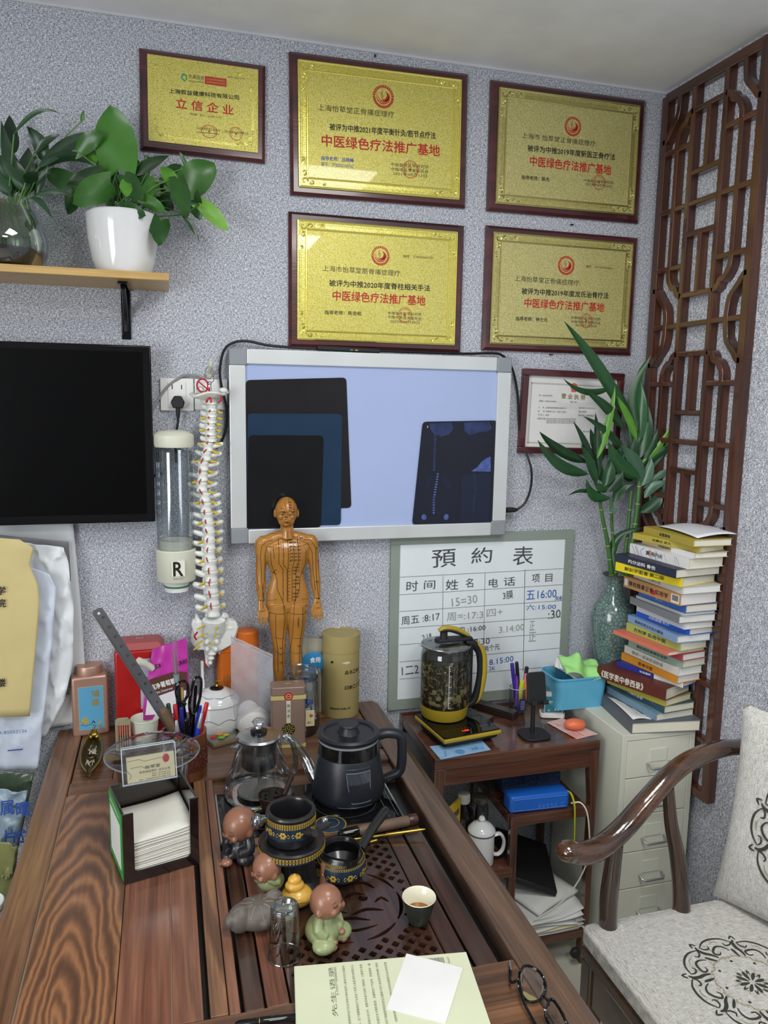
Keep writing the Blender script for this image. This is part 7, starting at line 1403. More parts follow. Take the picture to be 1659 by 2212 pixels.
# ---- things on the table shelves
z5 = .500
a, b = on(1103, 1762, z5), on(1232, 1748, z5); w = (b-a).length; t = thing('speaker', 'bright blue rectangular portable speaker on the upper right shelf of the side table', 'speaker', ((a.x+b.x)/2, (a.y+b.y)/2+.03, z5), atan2(b.y-a.y, b.x-a.x)); BLU = mat('speaker_blue', '1f62c4', .35)
G().b2((-w/2, -.027, .001), (w/2, .027, .052)).mk('speaker_body', BLU, t, bev=.009, seg=4); g = G(); g.tube([(-w/2+.010, -.0275, .010), (w/2-.010, -.0275, .010), (w/2-.010, -.0275, .043), (-w/2+.010, -.0275, .043), (-w/2+.010, -.0275, .010)], .0006, 4)
for k in range(5): xk = -.002+k*.0125; g.tube([(xk+.0035*cos(q*pi/5), -.0277, .018+.0035*sin(q*pi/5)) for q in range(11)], .0005, 4)
g.tube([(w/2-.027, -.0277, .014), (w/2-.017, -.0277, .014), (w/2-.017, -.0277, .022), (w/2-.027, -.0277, .022), (w/2-.027, -.0277, .014)], .0005, 4); g.mk('button_outlines', mat('speaker_line', '6a9be0', .4), t)
s0 = Vector(t.location); G().tube([V(w/2-.004, .0, .035), V(w/2+.004, -.02, .045), V(w/2+.008, -.04, .02), V(w/2+.010, -.044, -.03), V(w/2+.012, -.044, -.10)], .011, 8, flat=.25, upv=(0, 1, 0), smooth=4).mk('yellow_strap', mat('strap_yellow', 'c9cc2a', .5), t)
o = G().tube([at(1234, 1735, -.33), at(1254, 1734, -.345), at(1268, 1755, -.36), at(1273, 1800, -.365), at(1272, 1850, -.36), at(1245, 1910, -.35), at(1205, 1955, -.34), at(1150, 1990, -.33), at(1140, 2000, -.32)], .0022, 8, smooth=6).mk('charging_cable', CREAM); tag(o, 'cream charging cable hanging from the blue speaker down over the papers', 'cable')
a, b = on(1090, 1722, z5), on(1225, 1712, z5); t = thing('pencil_case', 'dark blue patterned zip pouch behind the blue speaker', 'pouch', ((a.x+b.x)/2, -.17, z5)); w = .19
G().prism([(-.035, 0), (.035, 0), (.030, .045), (.006, .064), (-.006, .064), (-.030, .045)], -w/2, w/2, 'x').mk('pouch_body', mat('batik_blue', '2c4068', .7, var=.5, vscale=120), t, bev=.006, ang=60); G().tube([V(-w/2+.004, -.004, .060), V(0, -.006, .066), V(w/2-.004, -.004, .062)], .0018, 6, smooth=4).mk('zipper', mat('zip_lime', 'a8b04a', .4), t)
z3 = .348
t = thing('enamel_mug', 'white enamel mug with lid and dark blue rim on the lower shelf', 'mug', (.838, -.275, z3)); R = .0375; hm = .090
G().lathe([(R*.97, 0), (R, .003), (R, hm)], 44).mk('mug_body', CER, t); NV = mat('navy_enamel', '1d2340', .3); G().lathe([(R*1.01, hm), (R*1.03, hm+.0015), (R*1.01, hm+.003)], 44).mk('navy_rim', NV, t)
G().lathe([(R*1.02, hm+.003), (R*1.06, hm+.006), (R*1.02, hm+.012), (R*.7, hm+.024), (R*.3, hm+.031), (.006, hm+.033), (.010, hm+.039), (.007, hm+.046), (0, hm+.047)], 44).mk('lid', CER, t)
G().tube([V(R*.95, 0, hm*.82), V(R*1.5, -.002, hm*.86), V(R*1.85, -.002, hm*.62), V(R*1.78, -.002, hm*.32), V(R*1.4, -.002, hm*.17), V(R*.95, 0, hm*.2)], .0052, 10, flat=1.5, upv=(0, 1, 0), smooth=5).mk('handle', CER, t)
t = thing('medicine_bottle', 'dark glass bottle with white ribbed cap behind the enamel mug', 'bottle', (at(1001, 1760, -.21).x, -.21, z3)); G().lathe([(.030, 0), (.032, .003), (.032, .105), (.028, .125), (.014, .142), (.0135, .150)], 36).mk('bottle_glass', mat('amber_black_glass', '120f0e', .06), t)
g = G(); g.lathe([(.0165, .150), (.017, .152), (.017, .176), (.0155, .178), (0, .178)], 32)
for k in range(24): a = 2*pi*k/24; g.box((.0172*cos(a), .0172*sin(a), .163), (.0012, .0012, .020))
g.mk('ribbed_cap', mat('cap_offwhite', 'c4c4bc', .5), t)
t = thing('glass_jar', 'small glass jar with metal lid behind the enamel mug', 'jar', (at(1036, 1740, -.15).x, -.15, z3)); G().shell([(0, .001), (.026, .001), (.027, .01), (.027, .095), (.022, .105), (.022, .112)], 32).mk('jar_glass', thin_glass('jar_glass', (.7, .74, .72), .03, base=.1), t); G().lathe([(.024, .112), (.0245, .114), (.0245, .126), (.022, .128), (0, .128)], 32).mk('metal_lid', mat('tarnished_lid', '8f8c7c', .35, .7), t); G().lathe([(.0, .003), (.024, .003), (.024, .03), (0, .032)], 24).mk('dried_herb', mat('herb_red_brown', '6a3a2c', .8), t)
t = thing('yellow_packet', 'yellow packet printed with a price at the left of the lower shelf', 'packet', (at(976, 1745, -.27).x, -.27, z3), .75); G().b2((-.05, -.004, 0), (.05, .004, .180)).mk('packet_body', mat('packet_yellow', 'cfae2c', .4), t, bev=.001)
G().b2((-.038, -.0046, .138), (.04, -.004, .156)).mk('grey_tag', mat('tag_grey', '5a5a4a', .5), t, bev=.002); T(t, '¥50', (.004, -.0042, .108), RX, RZ, .05, .036, INK, .01, .0003)
# papers on the bottom shelf
random.seed(21); zb_ = .114
for k in range(9):
    m = PAPER if k % 3 else mat('ivory_paper', 'd9cfa8', .7); cx, cy = 1.042+random.uniform(-.012, .012), -.200+random.uniform(-.008, .008)
    def fn(u, v, k=k): return ((u-.5)*.205, (v-.5)*.26, .004*k*0+.012*(u**3)*(k > 6)+.003*sin(u*5+v*4+k))
    o = G().grid(fn, 10, 8).mk('paper_sheet', m, None, solid=.0008, ang=180); o.location = (cx, cy, zb_+.004+k*.0062); o.rotation_euler = (0, 0, random.uniform(-.12, .12))
    tag(o, 'topmost printed sheet of the paper heap under the side table' if k == 8 else ['ivory sheet within the untidy paper heap under the side table', 'white sheet within the untidy paper heap under the side table'][k % 3 > 0], 'paper', ['papers on the bottom shelf', 'ivory papers on the bottom shelf'][k % 3 == 0])
    if k == 8: T(o, '诊 疗 记 录 单', (.05, -.07, .006), RX, RY, .06, .008, INKG, 0, .002); T(o, '骨科 2021', (.02, -.04, .005), RX, RY, .05, .006, INKG, 0, .002)
o = G().grid(lambda u, v: ((u-.5)*.17, (v-.5)*.25, .006+.05*(1-u)**4*0+.006*sin(u*4)), 10, 6).mk('notebook', mat('white_pages', ''), None, solid=.010); o.location = (1.045, -.175, zb_+.066); o.rotation_euler = (.0, -.08, .35); tag(o, 'curled white notepad lying on the heap of papers under the side table', 'notebook')
o = G().box((0, 0, 0), (.20, .25, .018)).mk('black_folder', KM, bev=.003); o.location = (1.035, -.135, zb_+.124); o.rotation_euler = (.0, .30, -.35); tag(o, 'black ring folder slanting on the papers under the side table', 'folder')
o = G().b2((-.09, -.11, 0), (.09, .11, .035)).mk('stack_of_paper', PAPER, bev=.002); o.location = (.808, -.18, .1145); tag(o, 'white paper ream on the bottom shelf left of the divider', 'paper')
# wires left of the table
o = G().tube([at(884, 1560, -.02), at(858, 1600, -.06), at(852, 1650, -.1), at(853, 1690, -.14)], .003, 8, smooth=5).mk('black_cable', K); tag(o, 'black cable dropping behind the hot plate at the left of the side table', 'cable')

# ================================================================== hot plate and glass health pot
zh = TT+.040
BL, FL, FR = on(873, 1542, zh), on(960, 1596, zh), on(1084.5, 1573, zh); w = (FR-FL).length; d = .185; rz = atan2((FR-FL).y, (FR-FL).x); cc = (FL+FR)/2+Vector((-sin(rz), cos(rz), 0))*d/2
t = thing('hot_plate', 'yellow-edged black glass hot plate under the glass pot on the side table', 'hot plate', (cc.x, cc.y, TT), rz); OLV = mat('mustard_plastic', 'a8922a', .35)
G().prism([(-d/2+.03, 0), (d/2-.03, 0), (d/2-.004, .016), (d/2-.001, .022), (-d/2+.001, .022), (-d/2+.004, .016)], -w/2+.012, w/2-.012, 'x').mk('black_base', KM, t, bev=.003)
G().b2((-w/2, -d/2, .022), (w/2, d/2, .034)).mk('yellow_rim', OLV, t, bev=.004, seg=3); G().b2((-w/2+.003, -d/2+.006, .0335), (w/2-.003, d/2-.002, .0375)).mk('glass_top', KG, t, bev=.001)
T(t, '1:88', (-.008, -d/2+.030, .0376), RX, RY, .020, .008, mat('led_red', 'ff2a18', .4, emit='ff2a18', estr=3), .01, .0002)
for k in range(9): T(t, 'o', (-w/2+.02+k*.010, -d/2+.045, .0376), RX, RY, .003, .003, mat('dim_gold', '8a7a3a', .5), .01, .0002)
T(t, '养生壶', (w/2-.035, -d/2+.040, .0376), RX, RY, .030, .010, INKG, 0, .0002)
zp = TT+.0378; p = on(962, 1560, zp); R = (at(1014, 1450, p.y).x-at(906, 1450, p.y).x)/2*.97; yy = p.y+R*.70; t = thing('health_pot', 'glass electric pot of dried herbs with mustard base and handle', 'pot', (at(960, 1500, yy).x, yy, zp)); ZZ = lambda y: at(960, y, yy).z-zp; HP = t
hb, ht_ = ZZ(1517), ZZ(1392)
G().lathe([(R*.80, 0), (R*.88, .003), (R*.93, .014), (R*.97, hb)], 52).mk('mustard_base', OLV, t); G().shell([(R*.955, hb), (R*.985, hb+.02), (R*.985, ht_-.034), (R*.97, ht_-.022), (R*.93, ht_-.016), (R*.95, ht_-.002)], 52).mk('glass_wall', thin_glass('pot_glass', (.90, .92, .90), .03, base=.03), t)
G().lathe([(R*.93, hb), (R*.94, hb+.003), (R*.94, ht_-.040), (R*.90, ht_-.034), (0, ht_-.036)], 40).mk('herb_mass', mat('dark_brew', '2a2416', .5, bump=1, bscale=120, var=.5, vscale=50), t)['kind'] = 'stuff'
random.seed(4); HB = [mat('herb_straw', '8f8556', .7), mat('herb_dark', '1c170e', .7), mat('herb_tan', '7a6a40', .7)]; gs = [G(), G(), G()]
for k in range(420):
    a = random.uniform(-pi, .6); z = random.uniform(hb+.008, ht_-.044); r = R*.950; c_ = V(r*cos(a), r*sin(a), z); i = random.choice((0, 0, 1, 1, 2)); tv = V(-sin(a), cos(a), 0); dv = (tv*random.uniform(-1, 1)+V(0, 0, random.uniform(-1, 1))); dv = dv.normalized()*random.uniform(.003, .009)
    gs[i].tube([c_-dv, c_+dv*.3+V(0, 0, random.uniform(-.002, .002)), c_+dv], random.uniform(.0007, .0018), 4)
for k in range(26):
    a = random.uniform(-2.6, -.2); z = random.uniform(hb+.008, hb+.055); r = R*.95; gs[0].ell((0, 0, 0), (.006+.004*random.random(), .0012, .005+.003*random.random()), 8, 5, M=tr(r*cos(a), r*sin(a), z) @ rotM('Z', a+pi/2))
for g, m in zip(gs, HB): g.mk('dried_herbs', m, t)['kind'] = 'stuff'
g = G(); zs = lambda f: hb+.010+(ht_-.050-hb)*f
for k in range(9): a = -1.75; g.box((R*.992*cos(a)+(.002 if k % 2 else .003), R*.992*sin(a), zs(k/8)), (.004 if k % 2 else .007, .0006, .0009))
g.box((R*.992*cos(-1.75)-.001, R*.992*sin(-1.75), zs(.5)), (.0009, .0006, zs(1)-zs(0))); g.mk('scale_marks', INKW, t, smooth=False); T(t, 'MAX', (R*.992*cos(-1.68), R*.995*sin(-1.68), zs(1.05)), RX, RZ, .007, .003, INKW, 0, .0004); T(t, '1.8L', (R*.992*cos(-1.93), R*.995*sin(-1.93), zs(.85)), RX, RZ, .006, .003, INKW, 0, .0004)
G().lathe([(R*.985, ht_-.003), (R*1.0, ht_), (R*.99, ht_+.003), (R*.96, ht_+.003)], 52).mk('steel_rim', STEEL, t); G().shell([(R*.96, ht_+.003), (R*.6, ht_+.010), (0, ht_+.014)], 44).mk('glass_lid', thin_glass('pot_lid', (.72, .76, .76), .03, base=.12), t)
G().prism([(-R*.35, -.018), (R*.45, -.016), (R*1.08, -.014), (R*1.08, .014), (R*.45, .016), (-R*.35, .018), (-R*.5, 0)], ht_+.010, ht_+.020, 'z').mk('lid_bridge', KM, t, bev=.004, seg=3)
G().lathe([(.013, ht_+.018), (.011, ht_+.024), (.011, ht_+.038)], 20, c=(-R*.1, 0, 0)).mk('lid_post', KM, t); G().tube([V(-R*.32, 0, ht_+.043), V(-R*.05, 0, ht_+.050), V(R*.4, 0, ht_+.044), V(R*.85, 0, ht_+.027), V(R*.98, 0, ht_+.021)], [.007, .009, .009, .007, .005], 12, flat=.75, smooth=5).mk('lid_grip', OLV, t); G().tube([V(-R*.2, 0, ht_+.041), V(R*.2, 0, ht_+.042), V(R*.8, 0, ht_+.022)], [.006, .007, .005], 10, smooth=4).mk('grip_underside', KM, t)
h = [V(R*.90, 0, ht_+.004), V(R*1.25, 0, ht_-.004), V(R*1.52, 0, ht_-.030), V(R*1.60, 0, ht_-.07), V(R*1.58, 0, ht_-.115), V(R*1.42, 0, hb+.004), V(R*1.1, 0, hb-.014), V(R*.93, 0, hb-.008)]
G().tube([v+V(-.008, 0, 0) for v in h], [.012, .013, .010, .009, .009, .011, .010, .008], 12, flat=1.15, upv=(0, 1, 0), smooth=5).mk('handle_inner', KM, t); G().tube([v+V(.003, 0, .001) for v in h[1:-1]], [.008, .010, .0105, .0105, .009, .006], 12, flat=1.2, upv=(0, 1, 0), smooth=5).mk('handle_outer', OLV, t)
G().b2((R*.80, -.013, hb-.002), (R*1.12, .013, ht_+.004)).mk('handle_back', KM, t, bev=.005, seg=3); G().prism([(-R*.99, ht_-.001), (-R*1.12, ht_+.004), (-R*.9, ht_+.001)], -.008, .008, 'y').mk('pouring_lip', thin_glass('pot_lid', ''), t)

# ---- ink-black wooden blocks
for (x0, y0, x1, y1, lb, nm) in ((1035, 1518, 1128, 1553, 'longer dark wooden block lying between the hot plate and the pen cup', 'b'), (1008, 1545, 1074, 1566, 'shorter dark wooden block touching the glass pot side', 'a')):
    b = on(x1-14, y1, TT); L = .15 if nm == 'b' else .10; o = G().b2((-.016, 0, 0), (.016, L, .022)).mk('wooden_block', DKP, bev=.002, smooth=False); o.location = (b.x, b.y, TT); o.rotation_euler = (0, 0, .62); tag(o, lb, 'block')
# ---- pen cup
p = on(1122, 1546, TT); t = thing('pen_cup', 'clear plastic cup of highlighters and markers behind the phone stand', 'pen holder', (p.x+.004, p.y+.03, TT)); R = .026; o0 = t.location
G().shell([(R*.9, .001), (R*.92, .003), (R*1.0, .080), (R*.98, .080), (R*.88, .003), (0, .003)], 36).mk('clear_cup', GLP, t); G().tube([(R*cos(2*pi*k/32), R*sin(2*pi*k/32), .080) for k in range(33)], .0012, 5).mk('rim', mat('plastic_edge', ''), t)
G().b2((-.004, -R*1.02, .012), (.018, -R*.9, .050)).mk('blue_label', mat('label_navy', '1d2a5c', .4), t, smooth=False, bev=.001)
for k in range(6): T(t, '————', (.007, -R*1.021, .018+k*.005), RX, RZ, .014, .0008, INKW, 0, .0003)
for nm, cc, x, y, x2, r, lb in (('highlighter', 'c8d22a', 1128, 1470, 1118, .008, 'yellow-green highlighter in the clear cup'), ('highlighter', 'e07a3a', 1135, 1480, 1128, .007, 'orange highlighter in the clear cup'), ('highlighter', '6a3aa8', 1115, 1458, 1116, .007, 'violet-capped highlighter in the clear cup'), ('marker', '3a2a8a', 1106, 1433, 1118, .006, 'indigo marker leaning left in the clear cup'), ('marker', '1d1d22', 1116, 1430, 1124, .0055, 'black marker leaning in the clear cup'), ('marker', '25252a', 1138, 1440, 1128, .006, 'black-capped marker at the right of the clear cup'), ('highlighter', 'e07f88', 1137, 1456, 1130, .006, 'pink marker at the right of the clear cup')):
    e = at(x, y, o0.y+random.uniform(-.012, .012)); stick(nm, lb, 'pen', V(at(x2, 1540, o0.y).x, o0.y+random.uniform(-.008, .008), TT+.005), e, [(0, .7, r*.9, r, mat('pen_'+cc, cc, .35), 'barrel'), (.69, 1, r*1.08, r, mat('pen_'+cc, cc, .35), 'cap')])
# ---- phone stand
p = on(1153, 1588, TT); t = thing('phone_stand', 'black phone stand with rounded square base on the side table', 'phone stand', (p.x, p.y, TT)); G().prism(rrect(.088, .082, .028, 6), 0, .006, 'z').mk('base', KM, t, bev=.002); hz_ = at(1157, 1498, p.y).z-TT
G().tube([V(0, .01, .006), V(0, .012, hz_)], [.0065, .006], 14).mk('post', KM, t); M = tr(.003, .004, hz_+.014) @ rotM('X', -.22); G(M).prism(rrect(.058, .092, .012, 5), -.004, .004, 'y').mk('backrest', KM, t, bev=.002)
for s in (-1, 1): G(M).b2((s*.017-.008, -.022, -.044), (s*.017+.008, .0, -.038)).mk('ledge', KM, t, bev=.001); G(M).b2((s*.017-.008, -.024, -.044), (s*.017+.008, -.020, -.032)).mk('ledge_lip', KM, t, bev=.001)
# ---- dental floss box
a, b = on(1154, 1556, TT), on(1218, 1560, TT); w = .068; t = thing('floss_box', 'clear box of dental floss picks with teal label behind the phone stand', 'box', ((a.x+b.x)/2+.028, (a.y+b.y)/2+.035, TT), -.30)
G().prism(rrect(w+.006, .038, .010), 0, .014, 'z').mk('white_base', WH, t, bev=.001); G().prism(rrect(w, .034, .010), .014, .088, 'z').mk('clear_cover', GLP, t); G().prism(rrect(w+.002, .036, .010), .088, .094, 'z').mk('lid', GLP, t); G().b2((-w/2+.007, -.016, .014), (w/2-.005, -.010, .082)).mk('card_insert', WH, t, smooth=False)
G().b2((-w/2+.009, -.0178, .018), (w/2-.007, -.0174, .068)).mk('teal_label', mat('label_teal', '2a7a8c', .4), t, smooth=False); yy_ = -.0179; T(t, 'DENTAL FLOSS', (.002, yy_, .052), RX, RZ, .038, .005, INKW, .01, .0003); T(t, 'PICK', (-.006, yy_, .046), RX, RZ, .014, .004, mat('pale_gold', ''), .01, .0003)
g = G(); g.ell((.010, yy_-.0004, .036), (.0075, .0006, .006)); g.ell((.006, yy_-.0004, .029), (.003, .0006, .006)); g.ell((.014, yy_-.0004, .029), (.003, .0006, .006)); g.mk('tooth_picture', INKW, t); G().ell((-.014, yy_-.0003, .024), (.003, .0005, .0035)).mk('shield_mark', mat('pale_gold', ''), t)
# ---- banknotes and case
def note(name, label, q, m, z):
    c_ = sum(q, Vector())/4; t = thing(name, label, 'banknote', (c_.x, c_.y, z)); G().add([(v.x-c_.x, v.y-c_.y, h) for h in (.0003, .0009) for v in q], [(3, 2, 1, 0), (4, 5, 6, 7), (0, 1, 5, 4), (1, 2, 6, 5), (2, 3, 7, 6), (3, 0, 4, 7)]).mk('note_paper', m, t, smooth=False); return t, [v-c_ for v in q]
q = [on(928, 1613, TT), on(952, 1641, TT), on(1060, 1620, TT), on(1040, 1598, TT)]
t, l = note('banknote', 'pale blue ten note slipped under the front of the hot plate', q, mat('note_blue', '8fb8dc', .6, var=.1, vscale=60), TT)
ex = (l[2]-l[1]).normalized(); ey = (l[0]-l[1]).normalized(); nb = mat('note_ink_blue', '2f5f9a', .6); T(t, '10', l[1]*.25+l[2]*.75+ey*.022, ex, ey, .018, .012, nb, .01, .001); T(t, '10', l[1]+ex*.008+ey*.006, ex, ey, .008, .005, nb, .01, .001)
g = G(); c_ = l[1]*.56+l[2]*.44+ey*.020; g.lathe([(.014, 0), (0, .0002)], 20, c=(c_.x, c_.y, .0011)); g.mk('oval_vignette', mat('note_mid_blue', '5f8fc0', .6), t, smooth=False)
g = G()
for k in range(4): c_ = l[1]+ex*(.020+.003*k)+ey*(.012+.008*k); g.box((c_.x, c_.y, .0010), (.007, .0025, .0003))
for k in range(8): c_ = l[1]*.25+l[2]*.75+ey*(.006+.004*k); g.tube([c_-ex*.02+V(0, 0, .001), c_+ex*.025+ey*.003*sin(k)+V(0, 0, .001)], .0003, 4)
g.mk('note_print', nb, t, smooth=False)
q = [on(1181, 1561, TT), on(1246, 1597, TT), on(1292, 1586, TT), on(1215, 1552, TT)]
t, l = note('banknote', 'pale red note lying under the orange earbud case', q, mat('note_pink', 'dcb4ae', .6, var=.1, vscale=60), TT); ex = (l[1]-l[0]).normalized(); ey = (l[3]-l[0]).normalized(); nr_ = mat('note_ink_red', 'b0484a', .6); T(t, '100', l[0]+ex*.03+ey*.018, ex, ey, .018, .009, INKG, 0, .001)
g = G()
for k in range(10): c_ = l[1]*.8+l[0]*.2+ey*.004*k; g.tube([c_-ex*.02+V(0, 0, .001), c_+ex*.02+ey*.003*sin(k*2)+V(0, 0, .001)], .0004, 4)
g.mk('note_print', nr_, t, smooth=False)
p = on(1242, 1576, TT+.004); o = G().ell((0, 0, 0), (.032, .021, .0165), 28, 16).mk('earbud_case', mat('coral_orange', 'e0714a', .35)); o.location = (p.x+.002, p.y+.006, TT+.0178); o.rotation_euler = (0, 0, -.25); tag(o, 'coral orange oval earbud case on the red banknote', 'case'); G().ell((.022, -.012, .004), .0014, 8, 6).mk('status_light', INK, o)

# ================================================================== drawer cabinet
CX0, CX1, CY0, CY1, CT = 1.205, 1.442, -.385, -.02, .735; CLm = tr(-1.33, .20, 0); t = thing('drawer_cabinet', 'cream steel cabinet of flat drawers under the pile of books', 'cabinet', (1.33, -.20, 0)); CBM = mat('cream_steel', 'd3d5c6', .35, var=.04, vscale=5); CBD = mat('cream_drawer', 'd8d8c8', .32, var=.04, vscale=9)
G(CLm).b2((CX0, CY0+.018, .04), (CX1, CY1, CT)).mk('cabinet_body', CBM, t, smooth=False, bev=.002); G(CLm).b2((CX0, CY0, CT-.018), (CX1, CY0+.02, CT)).mk('top_lip', CBM, t, smooth=False, bev=.001)
for s in (CX0, CX1-.016): G(CLm).b2((s, CY0, .03), (s+.016, CY0+.02, CT-.018)).mk('front_post', CBM, t, smooth=False, bev=.001)
G(CLm).b2((CX0, CY0, 0), (CX1, CY1, .04)).mk('plinth', CBM, t, smooth=False)
for k in range(6):
    z1 = CT-.020-k*.1135; z0 = z1-.1105; dr = G(CLm).b2((CX0+.017, CY0+.001, z0), (CX1-.017, CY0+.019, z1)).mk('drawer', CBD, t, smooth=False, bev=.0015)
    xm = (CX0+CX1)/2-1.33+.0; ym = CY0+.2; zc_ = (z0+z1)/2
    G().b2((xm-.028, ym-.0015, zc_-.012), (xm+.028, ym+.001, zc_+.026)).mk('label_holder', CBM, dr, smooth=False, bev=.001)
    hd = G(); hd.tube([V(xm-.036, ym, zc_-.016), V(xm-.036, ym-.016, zc_-.022), V(xm-.030, ym-.022, zc_-.024), V(xm+.030, ym-.022, zc_-.024), V(xm+.036, ym-.016, zc_-.022), V(xm+.036, ym, zc_-.016)], .0032, 8); hd.mk('wire_handle', STEEL, dr)

# ================================================================== pile of books
BK = [  # front-left corner x, top y, bottom y, front-right x, back-left x, cover colour, label words, page kind, spine text, ink, length
 (1364, 1563, 1586, 1551, 1293, '5b5e66', 'large grey notebook with cream pages at the very bottom of the pile', 0, '', None, .24),
 (1417, 1543, 1558, 1530, 1309, '6f8ea2', 'grey-blue ring planner, second from the bottom of the pile', 0, '', None, .23),
 (1434, 1529, 1542, 1550, 1326, '35525f', 'dark teal book between the ring planner and the thin olive book', 0, '中国针灸学', INKW, .22),
 (1437.6, 1514, 1521, 1543, 1312, 'a39a3c', 'thin olive yellow book directly under the thick maroon book', 0, '', None, .21),
 (1437.6, 1486, 1514, 1549, 1290, '5d2a22', 'thickest maroon book with cream title near the bottom of the pile', 0, '《医学衷中参西录》', CREAM, .23),
 (1476, 1478, 1486, 1572, 1331, '26328a', 'thin navy and white magazine sticking out over the maroon book', 1, '针灸临床', INKW, .22),
 (1463, 1462, 1472, 1551, 1343, 'd08a2c', 'orange thin book above the navy magazine', 1, '思考中医', INK, .22),
 (1464.6, 1445, 1461, 1555, 1349, 'd3cfc6', 'cream book with grey title above the orange one', 1, '脉诊一点诀古法针灸', INKG, .22),
 (1474, 1430, 1444, 1549, 1358, '8ba394', 'sage green book above the cream one', 0, '脊柱相关疾病诊治学', INK, .21),
 (1474, 1414, 1429, 1561, 1357, 'a8424c', 'crimson hardback under the coral leaflet', 1, '', None, .21),
 (1442, 1412, 1417.5, 1571, 1324, 'd9775f', 'thin coral red leaflet jutting far to the left out of the pile', 1, '', None, .22),
 (1469, 1390, 1404, 1558, 1353, 'a3ab5c', 'olive green softback in the middle of the pile', 0, '方剂学 实用中医', INK, .21),
 (1462, 1367, 1390, 1557, 1356, '7f9cc4', 'thick light blue book with black title in the middle of the pile', 1, '临床应用汉方处方解说', INK, .22),
 (1489, 1362, 1373, 1578, 1374, '2c5cc4', 'bright blue book just above the thick light blue one', 0, '内科疾病 针刀', INKW, .21),
 (1478.7, 1349, 1358, 1580, 1376, 'c9ccd2', 'thin pale white book above the bright blue one', 1, '', None, .20),
 (1466, 1334, 1347, 1559, 1361, '77797c', 'dark grey book with blank spine', 1, '', None, .22),
 (1477, 1325, 1331, 1560, 1374, 'b9bcc0', 'thin light grey book under the narrow blue one', 1, '', None, .20),
 (1481, 1311, 1325, 1584, 1380, '2f62b4', 'narrow blue book under the thick tan book', 0, '针刀', GOLDI, .20),
 (1469, 1287, 1309, 1584, 1347, 'b3824f', 'thick tan book with barcode label and red stamp', 1, '脊柱推拿正骨 实用学', INK, .23),
 (1474, 1271, 1281, 1571, 1369, 'c4c2ba', 'grey-white book half hidden under the yellow one', 1, '正骨心法', INKG, .21),
 (1473, 1252, 1266, 1587, 1330, 'e6cf1e', 'bright yellow softback near the top of the pile', 0, '解剖学图谱 第二版', INK, .23),
 (1460, 1232, 1243, 1579, 1331, '20263c', 'navy black book directly above the yellow one', 0, '内分泌科 骨伤', INKW, .23),
 (1487, 1208, 1230, 1598, 1361, 'dcdce0', 'white book with floral pattern below the tan and white one', 0, '黄帝内经', INK, .23),
 (1500, 1196, 1207, 1606, 1387, 'c9b98c', 'tan and white book fourth from the top', 1, '中医基础理论', INK, .22),
 (1512, 1184, 1195, 1580, 1368, 'b5a544', 'olive yellow softback second from the top of the pile', 0, '伤寒论 讲义', INK, .23),
 (1498, 1166, 1180, 1590, 1391, 'a8963c', 'topmost olive-spined book with a loose white cover', 0, '金匮要略', INK, .22)]
prevz = CT; YB_ = lambda i: -.380-.090*i/25   # the pile leans slightly forward
